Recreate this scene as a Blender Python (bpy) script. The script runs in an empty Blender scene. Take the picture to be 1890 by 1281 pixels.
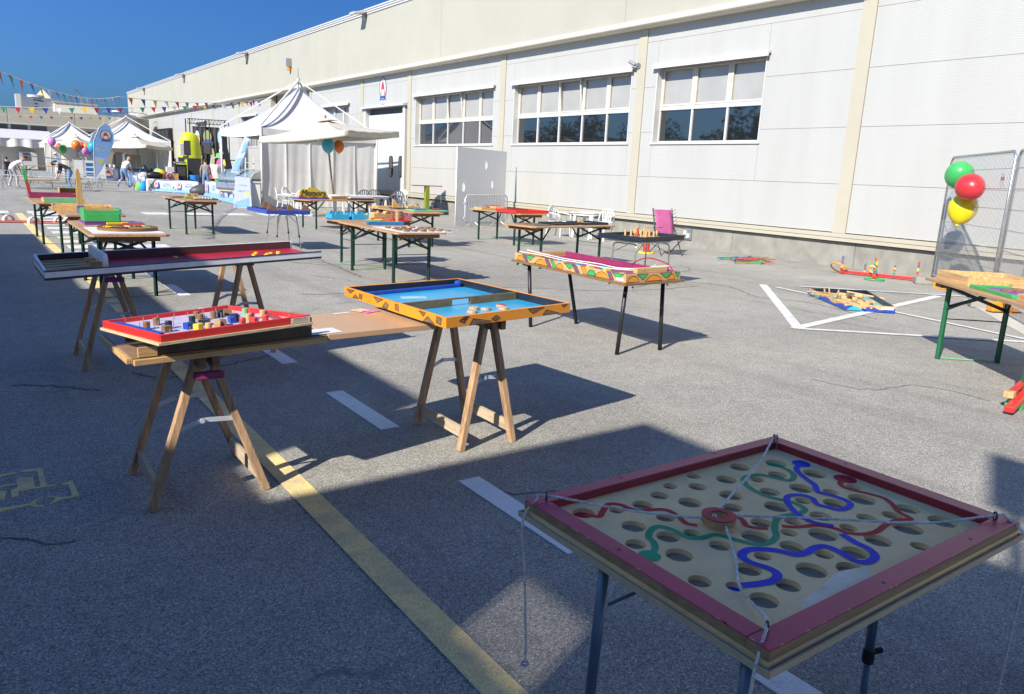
import bpy, bmesh, math, random
from mathutils import Vector, Matrix, Euler
random.seed(7)
S = bpy.context.scene
COL = S.collection
R = math.radians
# ------------------------------------------------------------------ camera, world, sun, exposure
cam_d = bpy.data.cameras.new('camera'); cam = bpy.data.objects.new('camera', cam_d); COL.objects.link(cam)
F = Vector((0.57173565, 0.79029549, -0.22034379)); RT = Vector((0.81545944, -0.57693022, 0.0466629))
UP = RT.cross(F)
m = Matrix((RT, UP, -F)).transposed().to_4x4(); m.translation = (0, 0, 1.62)
cam.matrix_world = m
cam_d.sensor_width = 36; cam_d.lens = 26.53; cam_d.clip_start = 0.05; cam_d.clip_end = 900
S.camera = cam
W = bpy.data.worlds.new('World'); S.world = W; W.use_nodes = True
wn = W.node_tree.nodes; wl = W.node_tree.links
SUN_EL = R(35.5)
sky = wn.new('ShaderNodeTexSky'); sky.sky_type = 'NISHITA'; sky.sun_disc = False
sky.sun_elevation = SUN_EL; sky.sun_rotation = math.atan2(-0.924, 0.383)
sky.altitude = 50; sky.air_density = 1.0; sky.dust_density = 2.0; sky.ozone_density = 6.0
bg = wn['Background']; bg.inputs['Strength'].default_value = 0.057
tint = wn.new('ShaderNodeMix'); tint.data_type = 'RGBA'; tint.blend_type = 'MULTIPLY'; tint.inputs[0].default_value = 1; tint.inputs[7].default_value = (.36, .73, 1.25, 1)
wl.new(sky.outputs[0], tint.inputs[6]); wl.new(tint.outputs[2], bg.inputs[0])
sd = bpy.data.lights.new('sun', 'SUN'); sd.energy = 4.2; sd.angle = R(0.5); sd.color = (1.0, 0.94, 0.835)
sun = bpy.data.objects.new('sun', sd); COL.objects.link(sun)
sun.rotation_euler = Vector((0.924*math.cos(SUN_EL), 0.383*math.cos(SUN_EL), -math.sin(SUN_EL))).to_track_quat('-Z', 'Y').to_euler()
S.view_settings.view_transform = 'Standard'; S.view_settings.look = 'None'
S.view_settings.exposure = 0.92; S.view_settings.gamma = 1; S.view_settings.use_curve_mapping = False

# ------------------------------------------------------------------ materials
MATS = {}
def hx(h):
    c = [int(h[i:i+2], 16)/255 for i in (0, 2, 4)]
    return tuple(x/12.92 if x <= .04045 else ((x+.055)/1.055)**2.4 for x in c)
def mat(name, col, rough=.6, metal=0, var=.12, vs=6, bump=0, bs=60, spec=.5, dirt=0, grain=None, coat=0, trans=0, alpha=1, sheen=0):
    if name in MATS: return MATS[name]
    if isinstance(col, str): col = hx(col)
    m = bpy.data.materials.new(name); m.use_nodes = True; MATS[name] = m
    N = m.node_tree.nodes; L = m.node_tree.links; b = N['Principled BSDF']
    b.inputs['Roughness'].default_value = rough; b.inputs['Metallic'].default_value = metal
    b.inputs['Specular IOR Level'].default_value = spec
    b.inputs['Coat Weight'].default_value = coat
    b.inputs['Transmission Weight'].default_value = trans
    b.inputs['Alpha'].default_value = alpha
    tc = N.new('ShaderNodeTexCoord')
    mp = N.new('ShaderNodeMapping'); L.new(tc.outputs['Object'], mp.inputs[0])
    if grain: mp.inputs['Scale'].default_value = grain
    n = N.new('ShaderNodeTexNoise'); n.inputs['Scale'].default_value = vs; n.inputs['Detail'].default_value = 6; n.inputs['Roughness'].default_value = .62
    L.new(mp.outputs[0], n.inputs[0])
    r = N.new('ShaderNodeValToRGB'); r.color_ramp.elements[0].position = .3; r.color_ramp.elements[1].position = .7
    r.color_ramp.elements[0].color = tuple(c*(1-var) for c in col)+(1,)
    r.color_ramp.elements[1].color = tuple(min(1, c*(1+var)) for c in col)+(1,)
    L.new(n.outputs[0], r.inputs[0]); out = r.outputs[0]
    if dirt:
        n2 = N.new('ShaderNodeTexNoise'); n2.inputs['Scale'].default_value = vs*2.7; n2.inputs['Detail'].default_value = 8; n2.inputs['Roughness'].default_value = .7
        L.new(tc.outputs['Object'], n2.inputs[0])
        r2 = N.new('ShaderNodeValToRGB'); r2.color_ramp.elements[0].position = .56; r2.color_ramp.elements[1].position = .72
        L.new(n2.outputs[0], r2.inputs[0])
        mx = N.new('ShaderNodeMix'); mx.data_type = 'RGBA'; mm = N.new('ShaderNodeMath'); mm.operation = 'MULTIPLY'; mm.inputs[1].default_value = dirt
        L.new(r2.outputs[0], mm.inputs[0]); L.new(mm.outputs[0], mx.inputs[0]); L.new(out, mx.inputs[6]); mx.inputs[7].default_value = (.09, .07, .05, 1); out = mx.outputs[2]
    L.new(out, b.inputs['Base Color'])
    if bump:
        n3 = N.new('ShaderNodeTexNoise'); n3.inputs['Scale'].default_value = bs; n3.inputs['Detail'].default_value = 4
        L.new(mp.outputs[0], n3.inputs[0]); bp = N.new('ShaderNodeBump'); bp.inputs['Strength'].default_value = bump; bp.inputs['Distance'].default_value = .01
        L.new(n3.outputs[0], bp.inputs['Height']); L.new(bp.outputs[0], b.inputs['Normal'])
    return m
GX, GY, GZ = (1, 14, 14), (14, 1, 14), (14, 14, 1)
def wood(name, col, g=GX, rough=.55, **k): return mat(name, col, rough, var=k.pop('var', .28), vs=k.pop('vs', 2.2), bump=.25, bs=9, grain=g, **k)

def asphalt():
    m = bpy.data.materials.new('asphalt'); m.use_nodes = True
    N = m.node_tree.nodes; L = m.node_tree.links; b = N['Principled BSDF']; b.inputs['Roughness'].default_value = .82; b.inputs['Specular IOR Level'].default_value = .35
    tc = N.new('ShaderNodeTexCoord')
    def noise(s, d=5, r=.6, dist=0):
        n = N.new('ShaderNodeTexNoise'); n.inputs['Scale'].default_value = s; n.inputs['Detail'].default_value = d; n.inputs['Roughness'].default_value = r; n.inputs['Distortion'].default_value = dist
        L.new(tc.outputs['Object'], n.inputs[0]); return n.outputs[0]
    def ramp(i, p0, p1, c0=(0, 0, 0, 1), c1=(1, 1, 1, 1)):
        r = N.new('ShaderNodeValToRGB'); r.color_ramp.elements[0].position = p0; r.color_ramp.elements[1].position = p1
        r.color_ramp.elements[0].color = c0; r.color_ramp.elements[1].color = c1; L.new(i, r.inputs[0]); return r.outputs[0]
    def mix(f, a, bb, mode='MIX', fac=None):
        x = N.new('ShaderNodeMix'); x.data_type = 'RGBA'; x.blend_type = mode
        if fac is None: L.new(f, x.inputs[0])
        else: x.inputs[0].default_value = fac
        for k, v in ((6, a), (7, bb)):
            if isinstance(v, tuple): x.inputs[k].default_value = v
            else: L.new(v, x.inputs[k])
        return x.outputs[2]
    big = ramp(noise(.35, 6, .6, .4), .3, .72, (.285, .272, .24, 1), (.40, .385, .34, 1))
    mid = ramp(noise(3.5, 8, .7), .3, .7, (.86, .86, .86, 1), (1.12, 1.12, 1.12, 1))
    c = mix(None, big, mid, 'MULTIPLY', 1)
    # stone grains
    v = N.new('ShaderNodeTexVoronoi'); v.inputs['Scale'].default_value = 165; L.new(tc.outputs['Object'], v.inputs[0])
    sep = N.new('ShaderNodeSeparateColor'); L.new(v.outputs['Color'], sep.inputs[0])
    gr = ramp(sep.outputs[0], 0, 1, (.5, .5, .5, 1), (1.45, 1.45, 1.45, 1))
    c = mix(None, c, gr, 'MULTIPLY', .8)
    br = ramp(sep.outputs[1], .965, .975); c = mix(br, c, (.62, .6, .56, 1))
    dk = ramp(v.outputs['Distance'], .5, .9, (0, 0, 0, 1), (.7, .7, .7, 1)); c = mix(dk, c, (.08, .08, .08, 1))
    # cracks: distorted cell borders, broken up by a mask
    nn = N.new('ShaderNodeTexNoise'); nn.inputs['Scale'].default_value = 1.1; nn.inputs['Detail'].default_value = 6; L.new(tc.outputs['Object'], nn.inputs[0])
    ad = N.new('ShaderNodeVectorMath'); ad.operation = 'MULTIPLY_ADD'; ad.inputs[1].default_value = (1.1, 1.1, 0); L.new(nn.outputs['Color'], ad.inputs[0]); L.new(tc.outputs['Object'], ad.inputs[2])
    vc = N.new('ShaderNodeTexVoronoi'); vc.feature = 'DISTANCE_TO_EDGE'; vc.inputs['Scale'].default_value = .27; L.new(ad.outputs[0], vc.inputs[0])
    ck = ramp(vc.outputs[0], .0004, .0014, (.8, .8, .8, 1), (0, 0, 0, 1))
    mk = ramp(noise(.5, 3), .53, .6)
    mu = N.new('ShaderNodeMath'); mu.operation = 'MULTIPLY'; L.new(ck, mu.inputs[0]); L.new(mk, mu.inputs[1])
    c = mix(mu.outputs[0], c, (.07, .065, .06, 1))
    # tyre marks and oil stains
    mp = N.new('ShaderNodeMapping'); mp.inputs['Scale'].default_value = (1.6, .16, 1); mp.inputs['Rotation'].default_value = (0, 0, .5); L.new(tc.outputs['Object'], mp.inputs[0])
    ns = N.new('ShaderNodeTexNoise'); ns.inputs['Scale'].default_value = 1.2; ns.inputs['Detail'].default_value = 7; L.new(mp.outputs[0], ns.inputs[0])
    st = ramp(ns.outputs[0], .55, .75, (0, 0, 0, 1), (.42, .42, .42, 1)); c = mix(st, c, (.12, .118, .115, 1))
    ol = ramp(noise(1.3, 2), .74, .8, (0, 0, 0, 1), (.45, .45, .45, 1)); c = mix(ol, c, (.09, .09, .09, 1))
    L.new(c, b.inputs['Base Color'])
    bp = N.new('ShaderNodeBump'); bp.inputs['Strength'].default_value = .45; bp.inputs['Distance'].default_value = .004
    L.new(v.outputs['Distance'], bp.inputs['Height'])
    L.new(bp.outputs[0], b.inputs['Normal'])
    return m
def paint_mark(name, col, wear=.5):
    m = bpy.data.materials.new(name); m.use_nodes = True
    N = m.node_tree.nodes; L = m.node_tree.links; b = N['Principled BSDF']; b.inputs['Roughness'].default_value = .75
    tc = N.new('ShaderNodeTexCoord')
    v = N.new('ShaderNodeTexVoronoi'); v.inputs['Scale'].default_value = 120; L.new(tc.outputs['Object'], v.inputs[0])
    n = N.new('ShaderNodeTexNoise'); n.inputs['Scale'].default_value = 5; n.inputs['Detail'].default_value = 9; n.inputs['Roughness'].default_value = .75; L.new(tc.outputs['Object'], n.inputs[0])
    a = N.new('ShaderNodeMath'); a.operation = 'MULTIPLY_ADD'; a.inputs[1].default_value = .35; L.new(v.outputs['Distance'], a.inputs[0]); L.new(n.outputs[0], a.inputs[2])
    r = N.new('ShaderNodeValToRGB'); r.color_ramp.elements[0].position = wear; r.color_ramp.elements[1].position = wear+.22
    r.color_ramp.elements[0].color = col+(1,); r.color_ramp.elements[1].color = tuple(.45*c+.55*g for c, g in zip(col, (.26, .25, .23)))+(1,)
    L.new(a.outputs[0], r.inputs[0]); L.new(r.outputs[0], b.inputs['Base Color'])
    bp = N.new('ShaderNodeBump'); bp.inputs['Strength'].default_value = .6; bp.inputs['Distance'].default_value = .003; L.new(v.outputs['Distance'], bp.inputs['Height']); L.new(bp.outputs[0], b.inputs['Normal'])
    return m
def ribbed():
    m = bpy.data.materials.new('ribbed_panel'); m.use_nodes = True
    N = m.node_tree.nodes; L = m.node_tree.links; b = N['Principled BSDF']; b.inputs['Roughness'].default_value = .45
    tc = N.new('ShaderNodeTexCoord'); w = N.new('ShaderNodeTexWave'); w.bands_direction = 'Z'; w.inputs['Scale'].default_value = 7.5; w.inputs['Distortion'].default_value = 0
    g = N.new('ShaderNodeNewGeometry'); L.new(g.outputs['Position'], w.inputs[0])
    bp = N.new('ShaderNodeBump'); bp.inputs['Strength'].default_value = .2; bp.inputs['Distance'].default_value = .004; L.new(w.outputs[1], bp.inputs['Height']); L.new(bp.outputs[0], b.inputs['Normal'])
    mp = N.new('ShaderNodeMapping'); mp.inputs['Scale'].default_value = (1, .9, .12); L.new(g.outputs['Position'], mp.inputs[0])
    n = N.new('ShaderNodeTexNoise'); n.inputs['Scale'].default_value = 1.6; n.inputs['Detail'].default_value = 7; n.inputs['Roughness'].default_value = .6; L.new(mp.outputs[0], n.inputs[0])
    r = N.new('ShaderNodeValToRGB'); r.color_ramp.elements[0].position = .28; r.color_ramp.elements[1].position = .6
    r.color_ramp.elements[0].color = (.405, .402, .38, 1); r.color_ramp.elements[1].color = (.432, .432, .412, 1)
    L.new(n.outputs[0], r.inputs[0])
    x = N.new('ShaderNodeMix'); x.data_type = 'RGBA'; x.blend_type = 'MULTIPLY'; x.inputs[0].default_value = .07; L.new(r.outputs[0], x.inputs[6]); L.new(w.outputs[0], x.inputs[7])
    L.new(x.outputs[2], b.inputs['Base Color'])
    return m
A_ = asphalt()
M_yel = paint_mark('yellow_road_paint', (.86, .66, .27), .58); M_wht = paint_mark('white_road_paint', (.78, .78, .76), .72)
M_rib = ribbed()
M_beige = mat('beige_render', (.375, .365, .31), .8, var=.05, vs=.5, bump=.1, bs=40)
M_beige2 = mat('beige_trim', (.41, .38, .30), .6, var=.05, vs=1)
M_conc = mat('concrete', (.25, .24, .21), .9, var=.22, vs=2.5, bump=.4, bs=50, dirt=.25)
M_slab = mat('pale_concrete', (.47, .44, .38), .9, var=.1, vs=3, bump=.3, bs=90, dirt=.15)
M_white = mat('white_paint', (.60, .60, .59), .45, var=.03)
M_wmetal = mat('white_metal', (.52, .52, .51), .35, var=.04)
M_grey = mat('grey_metal', (.36, .37, .38), .35, metal=.7, var=.1)
M_dgrey = mat('dark_grey', (.06, .062, .07), .5, var=.15)
M_black = mat('black_paint', (.015, .016, .02), .45, var=.2, vs=12)
M_galv = mat('galvanised_steel', (.42, .44, .46), .38, metal=.75, var=.15, vs=14)
M_bgreen = mat('bright_green_leg_paint', (.02, .13, .06), .4, var=.15, vs=10, dirt=.3)
M_green = mat('green_leg_paint', (.010, .055, .038), .4, var=.15, vs=10, dirt=.3)
M_dgreen = mat('dark_green_leg_paint', (.008, .03, .026), .4, var=.15, vs=10, dirt=.3)
M_frost = mat('grey_blind_glass', (.33, .325, .31), .18, var=.08, vs=1.5, spec=.6)
M_glass = mat('dark_window_glass', (.012, .015, .018), .02, var=.05, spec=1.0, coat=1)
M_tent = mat('white_tent_fabric', (.62, .62, .63), .7, var=.04, vs=2)
M_tentw = mat('white_sidewall', (.64, .64, .63), .7, var=.06, vs=3)
M_umb = mat('cream_parasol_cloth', (.52, .49, .42), .8, var=.05, vs=3, bump=.1, bs=200)
M_plas = mat('white_plastic', (.60, .60, .60), .35, var=.03)
M_bw = wood('beer_table_wood', (.42, .25, .12), GX, .5, dirt=.25)
M_bwd = wood('brown_rail_wood', (.19, .085, .035), GY, .5)
M_pine = wood('pine', (.56, .35, .15), GX, .5, dirt=.2)
M_piney = wood('pine_y', (.56, .35, .15), GY, .5, dirt=.2)
M_leg = wood('trestle_wood', (.43, .27, .15), GZ, .6, dirt=.5, var=.45)
M_legp = wood('trestle_foot_board', (.46, .36, .25), GY, .6, dirt=.3)
M_ply = wood('birch_board', (.56, .45, .27), GX, .55, var=.1)
M_orange = mat('orange_paint', (.74, .27, .02), .4, var=.1, vs=5, dirt=.1)
M_red = mat('red_paint', (.6, .03, .025), .35, var=.12, vs=6, dirt=.12)
M_dred = mat('crimson_paint', (.33, .022, .035), .35, var=.15, vs=5, spec=.5)
M_mag = mat('magenta_paint', (.25, .03, .10), .4, var=.15, vs=6)
M_pink = mat('pink_paint', (.42, .13, .18), .4, var=.12, vs=6)
M_blue = mat('royal_blue_paint', (.018, .06, .36), .35, var=.2, vs=12)
M_sky = mat('sky_blue_laminate', (.03, .34, .60), .3, var=.1, vs=4, dirt=.1)
M_bluef = mat('blue_wood', (.02, .14, .36), .45, var=.15)
M_grn = mat('green_game_paint', (.05, .36, .10), .4, var=.15, vs=6)
M_lgrn = mat('pale_green_paint', (.16, .42, .22), .45, var=.12)
M_yelp = mat('yellow_paint', (.72, .56, .03), .4, var=.08)
M_purp = mat('purple_paint', (.17, .03, .28), .4, var=.12)
M_navy = mat('navy_paint', (.012, .018, .035), .4, var=.3, vs=9, dirt=.15)
M_brown = wood('brown_wood', (.22, .12, .055), GX, .5)
M_rope = mat('cotton_rope', (.74, .69, .60), .9, var=.35, vs=60)
M_wrope = mat('white_rope', (.75, .73, .68), .9, var=.2, vs=60)
M_red2 = mat('red_plastic', (.62, .05, .04), .35)
M_paper = mat('white_paper', (.62, .63, .67), .7, var=.02)
M_skin = mat('skin', (.52, .30, .21), .5, var=.06)
M_ink = mat('dark_ink', (.02, .02, .03), .6)
M_rubber = mat('black_rubber', (.01, .01, .01), .8)

# ------------------------------------------------------------------ mesh helpers
class MB:
    def __init__(s, T=None): s.v = []; s.f = []; s.mi = []; s.T = T or Matrix()
    def add(s, vs, fs, mi=0, T=None):
        n = len(s.v); TT = s.T @ T if T is not None else s.T
        s.v += [TT @ Vector(v) for v in vs]; s.f += [tuple(i+n for i in f) for f in fs]; s.mi += [mi]*len(fs); return s
    def box(s, x0, x1, y0, y1, z0, z1, mi=0, T=None):
        if x0 > x1: x0, x1 = x1, x0
        if y0 > y1: y0, y1 = y1, y0
        if z0 > z1: z0, z1 = z1, z0
        return s.add([(x0,y0,z0),(x1,y0,z0),(x1,y1,z0),(x0,y1,z0),(x0,y0,z1),(x1,y0,z1),(x1,y1,z1),(x0,y1,z1)],
            [(3,2,1,0),(4,5,6,7),(0,1,5,4),(1,2,6,5),(2,3,7,6),(3,0,4,7)], mi, T)
    def bar(s, p, q, w, h=None, mi=0, up=(0,0,1)):
        p = Vector(p); q = Vector(q); h = h or w; d = (q-p); L = d.length; d.normalize()
        u = Vector(up)
        if abs(d.dot(u)) > .98: u = Vector((0, 1, 0)) if abs(d.y) < .9 else Vector((1, 0, 0))
        a = d.cross(u).normalized(); b = a.cross(d)
        T = Matrix((a, d, b)).transposed().to_4x4(); T.translation = p
        return s.box(-w/2, w/2, 0, L, -h/2, h/2, mi, T)
    def tube(s, pts, r, n=8, mi=0, closed=False, r2=None):
        pts = [Vector(p) for p in pts]; k = len(pts); rings = []; prev = None
        for i, p in enumerate(pts):
            if closed: d = pts[(i+1) % k]-pts[i-1]
            else: d = pts[min(i+1, k-1)]-pts[max(i-1, 0)]
            d.normalize()
            if prev is None: a = d.orthogonal().normalized()
            else: a = (prev-d*prev.dot(d)).normalized()
            prev = a; b = d.cross(a); rr = r if r2 is None else r+(r2-r)*i/max(1, k-1)
            rings.append([p+(a*math.cos(2*math.pi*j/n)+b*math.sin(2*math.pi*j/n))*rr for j in range(n)])
        vs = [v for g in rings for v in g]; fs = []
        for i in range(k if closed else k-1):
            for j in range(n):
                i2 = (i+1) % k; fs.append((i*n+j, i*n+(j+1) % n, i2*n+(j+1) % n, i2*n+j))
        if not closed: fs += [tuple(range(n-1, -1, -1)), tuple((k-1)*n+j for j in range(n))]
        return s.add(vs, fs, mi)
    def cyl(s, c, r, h, n=16, r2=None, mi=0, T=None):
        x, y, z = c; r2 = r if r2 is None else r2
        vs = [(x+r*math.cos(2*math.pi*j/n), y+r*math.sin(2*math.pi*j/n), z) for j in range(n)]+[(x+r2*math.cos(2*math.pi*j/n), y+r2*math.sin(2*math.pi*j/n), z+h) for j in range(n)]
        return s.add(vs, [(j, (j+1) % n, n+(j+1) % n, n+j) for j in range(n)]+[tuple(range(n-1, -1, -1)), tuple(range(n, 2*n))], mi, T)
    def ring(s, c, ro, ri, h, n=24, mi=0, T=None):
        x, y, z = c; vs = []
        for (r, zz) in ((ro, z), (ro, z+h), (ri, z+h), (ri, z)):
            vs += [(x+r*math.cos(2*math.pi*j/n), y+r*math.sin(2*math.pi*j/n), zz) for j in range(n)]
        fs = [(k*n+j, k*n+(j+1) % n, ((k+1) % 4)*n+(j+1) % n, ((k+1) % 4)*n+j) for k in range(4) for j in range(n)]
        return s.add(vs, fs, mi, T)
    def prism(s, poly, z0, z1, mi=0, T=None):
        a = sum(poly[i][0]*poly[(i+1) % len(poly)][1]-poly[(i+1) % len(poly)][0]*poly[i][1] for i in range(len(poly)))
        if a < 0: poly = poly[::-1]
        n = len(poly); vs = [(p[0], p[1], z0) for p in poly]+[(p[0], p[1], z1) for p in poly]
        return s.add(vs, [tuple(range(n-1, -1, -1)), tuple(range(n, 2*n))]+[(i, (i+1) % n, n+(i+1) % n, n+i) for i in range(n)], mi, T)
    def ell(s, c, rx, ry, rz, nu=16, nv=10, mi=0, T=None, fn=None):
        vs = [(c[0], c[1], c[2]-rz)]
        for i in range(1, nv):
            t = -math.pi/2+math.pi*i/nv
            for j in range(nu):
                a = 2*math.pi*j/nu; k = fn(t) if fn else 1
                vs.append((c[0]+rx*k*math.cos(t)*math.cos(a), c[1]+ry*k*math.cos(t)*math.sin(a), c[2]+rz*math.sin(t)))
        vs.append((c[0], c[1], c[2]+rz)); fs = []
        for j in range(nu): fs.append((0, 1+(j+1) % nu, 1+j)); fs.append((len(vs)-1, 1+(nv-2)*nu+j, 1+(nv-2)*nu+(j+1) % nu))
        for i in range(nv-2):
            for j in range(nu): fs.append((1+i*nu+j, 1+i*nu+(j+1) % nu, 1+(i+1)*nu+(j+1) % nu, 1+(i+1)*nu+j))
        return s.add(vs, fs, mi, T)
    def grid(s, fn, nu, nv, mi=0, T=None):
        vs = [fn(i/nu, j/nv) for j in range(nv+1) for i in range(nu+1)]
        return s.add(vs, [(j*(nu+1)+i, j*(nu+1)+i+1, (j+1)*(nu+1)+i+1, (j+1)*(nu+1)+i) for j in range(nv) for i in range(nu)], mi, T)
    def obj(s, name, mats, parent=None, smooth=False, bev=0, label=None, solid=0):
        me = bpy.data.meshes.new(name); me.from_pydata([tuple(v) for v in s.v], [], s.f)
        if not isinstance(mats, (list, tuple)): mats = [mats]
        for q in mats: me.materials.append(q)
        me.polygons.foreach_set('material_index', s.mi)
        if smooth: me.polygons.foreach_set('use_smooth', [True]*len(s.f))
        me.update(); o = bpy.data.objects.new(name, me); COL.objects.link(o)
        if parent: o.parent = parent
        if label: o['label'] = label
        if bev:
            b = o.modifiers.new('bevel', 'BEVEL'); b.width = bev; b.segments = 2; b.limit_method = 'ANGLE'
        if solid:
            b = o.modifiers.new('thickness', 'SOLIDIFY'); b.thickness = solid
        return o
def box(name, m, parent, x0, x1, y0, y1, z0, z1, bev=0, T=None, label=None): return MB().box(x0, x1, y0, y1, z0, z1, 0, T).obj(name, m, parent, bev=bev, label=label)
def tag(o, label, cat, group=None):
    o['label'] = label; o['category'] = cat
    if group: o['group'] = group
    return o
def thing(name, label, cat, loc=(0, 0, 0), rz=0, group=None):
    o = bpy.data.objects.new(name, None); o.empty_display_size = .2; COL.objects.link(o)
    o.location = loc; o.rotation_euler = (0, 0, R(rz)); return tag(o, label, cat, group)
def struct(o): o['kind'] = 'structure'; return o
def copy_tree(o, label=None, loc=None, rz=None, parent=None):
    c = o.copy(); COL.objects.link(c)
    if parent: c.parent = parent
    if label: c['label'] = label
    if loc is not None: c.location = loc
    if rz is not None: c.rotation_euler = (0, 0, R(rz))
    for ch in [x for x in bpy.data.objects if x.parent == o]: copy_tree(ch, parent=c)
    return c
def curve_mesh(cu, name, mats, parent=None, T=None, smooth=False):
    o = bpy.data.objects.new('tmp', cu); COL.objects.link(o)
    dg = bpy.context.evaluated_depsgraph_get(); dg.update()
    me = bpy.data.meshes.new_from_object(o.evaluated_get(dg)); bpy.data.objects.remove(o)
    if T is not None: me.transform(T)
    me.materials.clear(); me.materials.append(mats)
    me.name = name; ob = bpy.data.objects.new(name, me); COL.objects.link(ob)
    if parent: ob.parent = parent
    return ob
def plate(name, loops, t, m, parent=None, T=None):
    """flat plate of thickness t (top at z=0) with holes"""
    cu = bpy.data.curves.new(name, 'CURVE'); cu.dimensions = '2D'; cu.fill_mode = 'BOTH'; cu.extrude = t/2
    for lp in loops:
        sp = cu.splines.new('POLY'); sp.points.add(len(lp)-1); sp.use_cyclic_u = True
        for p, q in zip(sp.points, lp): p.co = (q[0], q[1], 0, 1)
    TT = Matrix.Translation((0, 0, -t/2)); TT = (T @ TT) if T is not None else TT
    return curve_mesh(cu, name, m, parent, TT)
def text(name, body, size, m, parent, T, ext=.001, shear=0):
    cu = bpy.data.curves.new(name, 'FONT'); cu.body = body; cu.size = size; cu.extrude = ext; cu.align_x = 'CENTER'; cu.align_y = 'CENTER'; cu.shear = shear; cu.resolution_u = 3
    return curve_mesh(cu, name, m, parent, T)
def circ(x, y, r, n=24, ry=None): return [(x+r*math.cos(2*math.pi*i/n), y+(ry or r)*math.sin(2*math.pi*i/n)) for i in range(n)]
def smoothline(p, k=5):
    out = []
    for i in range(len(p)-1):
        a, b, c, d = [Vector(p[max(0, min(len(p)-1, i+j))]) for j in (-1, 0, 1, 2)]
        for s in range(k):
            t = s/k; out.append(.5*((2*b)+(c-a)*t+(2*a-5*b+4*c-d)*t*t+(3*b-a-3*c+d)*t*t*t))
    return out+[Vector(p[-1])]
def ribbon(mb, pts, w, z, mi=0):
    pts = [Vector((p[0], p[1])) for p in pts]; vs = []
    for i, p in enumerate(pts):
        d = (pts[min(i+1, len(pts)-1)]-pts[max(i-1, 0)]).normalized(); n = Vector((-d.y, d.x))
        vs += [(p.x+n.x*w/2, p.y+n.y*w/2, z), (p.x-n.x*w/2, p.y-n.y*w/2, z)]
    mb.add(vs, [(2*i+1, 2*i+3, 2*i+2, 2*i) for i in range(len(pts)-1)], mi)

# frames that stand up: local x to the right, local y up, local z towards the viewer
def upright(loc, az):
    a = R(az); return Matrix.Translation(loc) @ Matrix.Rotation(a, 4, 'Z') @ Matrix.Rotation(math.pi/2, 4, 'X')

# ================================================================== ground and road markings
g = MB().add([(-150, -60, 0), (160, -60, 0), (160, 260, 0), (-150, 260, 0)], [(0, 1, 2, 3)]).obj('ground', A_); struct(g)
mk = MB(); mk.add([(1.195, -6, .004), (1.325, -6, .004), (1.335, 12, .004), (1.205, 12, .004)], [(0, 1, 2, 3)])
mk.add([(1.205, 12, .004), (1.335, 12, .004), (1.22, 18, .004), (1.05, 18, .004), (1.22, 25.0, .004), (1.04, 25.0, .004)], [(0, 1, 2, 3), (3, 2, 4, 5)])
struct(mk.obj('yellow_line', M_yel))
y = 12.64; mk = MB(); M_dash = paint_mark('white_dash_paint_shaded', (.80, .80, .78), .74); M_wht2 = paint_mark('worn_white_paint_sunlit', (.68, .68, .66), .62)  # tone set lighter for shaded dashes, duller for sunlit bars and bay lines
while y > -4:
    mk.box(2.03, 2.16, y-.93, y, 0, .004); y -= 1.88
struct(mk.obj('white_dashed_line', M_dash))
mk = MB()
for y in (24.5, 23.4, 22.2, 21.1, 19.95, 18.85, 17.8, 16.8, 15.8, 14.8, 13.8): mk.box(1.42, 3.1, y-.28, y+.28, 0, .004)
struct(mk.obj('crossing_bars', M_wht2))
mk = MB()
for x in (-1.0, .3 - .1, 1.36, 3.0, 4.35, 5.6, 6.75, 7.9, 9.1): mk.box(x, x+.72, 24.95, 25.95, 0, .0045)
struct(mk.obj('give_way_bars', M_wht2))
mk = MB()
def line(a, b, w, z=.004):
    a = Vector((*a, z)); b = Vector((*b, z)); n = (b-a).cross(Vector((0, 0, 1))).normalized()*w/2
    mk.add([a-n, b-n, b+n, a+n], [(3, 2, 1, 0)])
line((11.08, 8.02), (7.98, 5.2), .13, .004); line((7.95, 5.24), (13.1, 6.03), .13, .006); line((8.0, 5.19), (10.9, 2.8), .10, .008)
line((11.0, 7.7), (10.05, 2.9), .0+.09, .010); line((11.55, 7.6), (15.4, 4.15), .09, .012)
struct(mk.obj('parking_bay_lines', M_wht2))
SEAMS = [[(3.81, 14.84), (4.21, 13.66), (4.67, 12.5), (5.24, 12.21), (5.76, 12.01), (6.73, 12.03)], [(5.06, 13.59), (5.03, 12.41), (4.91, 11.34), (4.84, 10.71)], [(3.4, 9.48), (3.72, 9.38), (4.11, 9.44), (4.62, 9.63)], [(6.23, 9.24), (6.81, 8.94), (7.47, 8.51), (8.32, 8.23), (9.72, 8.27)], [(2.04, 3.17), (2.11, 3.05), (2.23, 2.95), (2.37, 2.89), (2.53, 2.77)], [(0.91, 6.28), (1.1, 6.04), (1.27, 6.04), (1.47, 6.11), (1.73, 6.29), (2.05, 6.42)], [(0.14, 6.25), (0.3, 6.17), (0.49, 6.04), (0.63, 5.86)], [(12.54, 23.63), (9.21, 19.23), (7.49, 18.13)], [(9.86, 8.75), (10.22, 8.12), (9.74, 7.1), (10.04, 6.37), (9.68, 5.17)], [(5.94, 3.67), (6.06, 3.24), (6.67, 3.09), (6.74, 2.55)], [(9.04, 13.99), (9.53, 13.03), (10.38, 12.25)], [(0.02, 3.66), (0.1, 3.57), (0.25, 3.46)], ]
rnd = random.Random(21); sm = MB()
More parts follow.
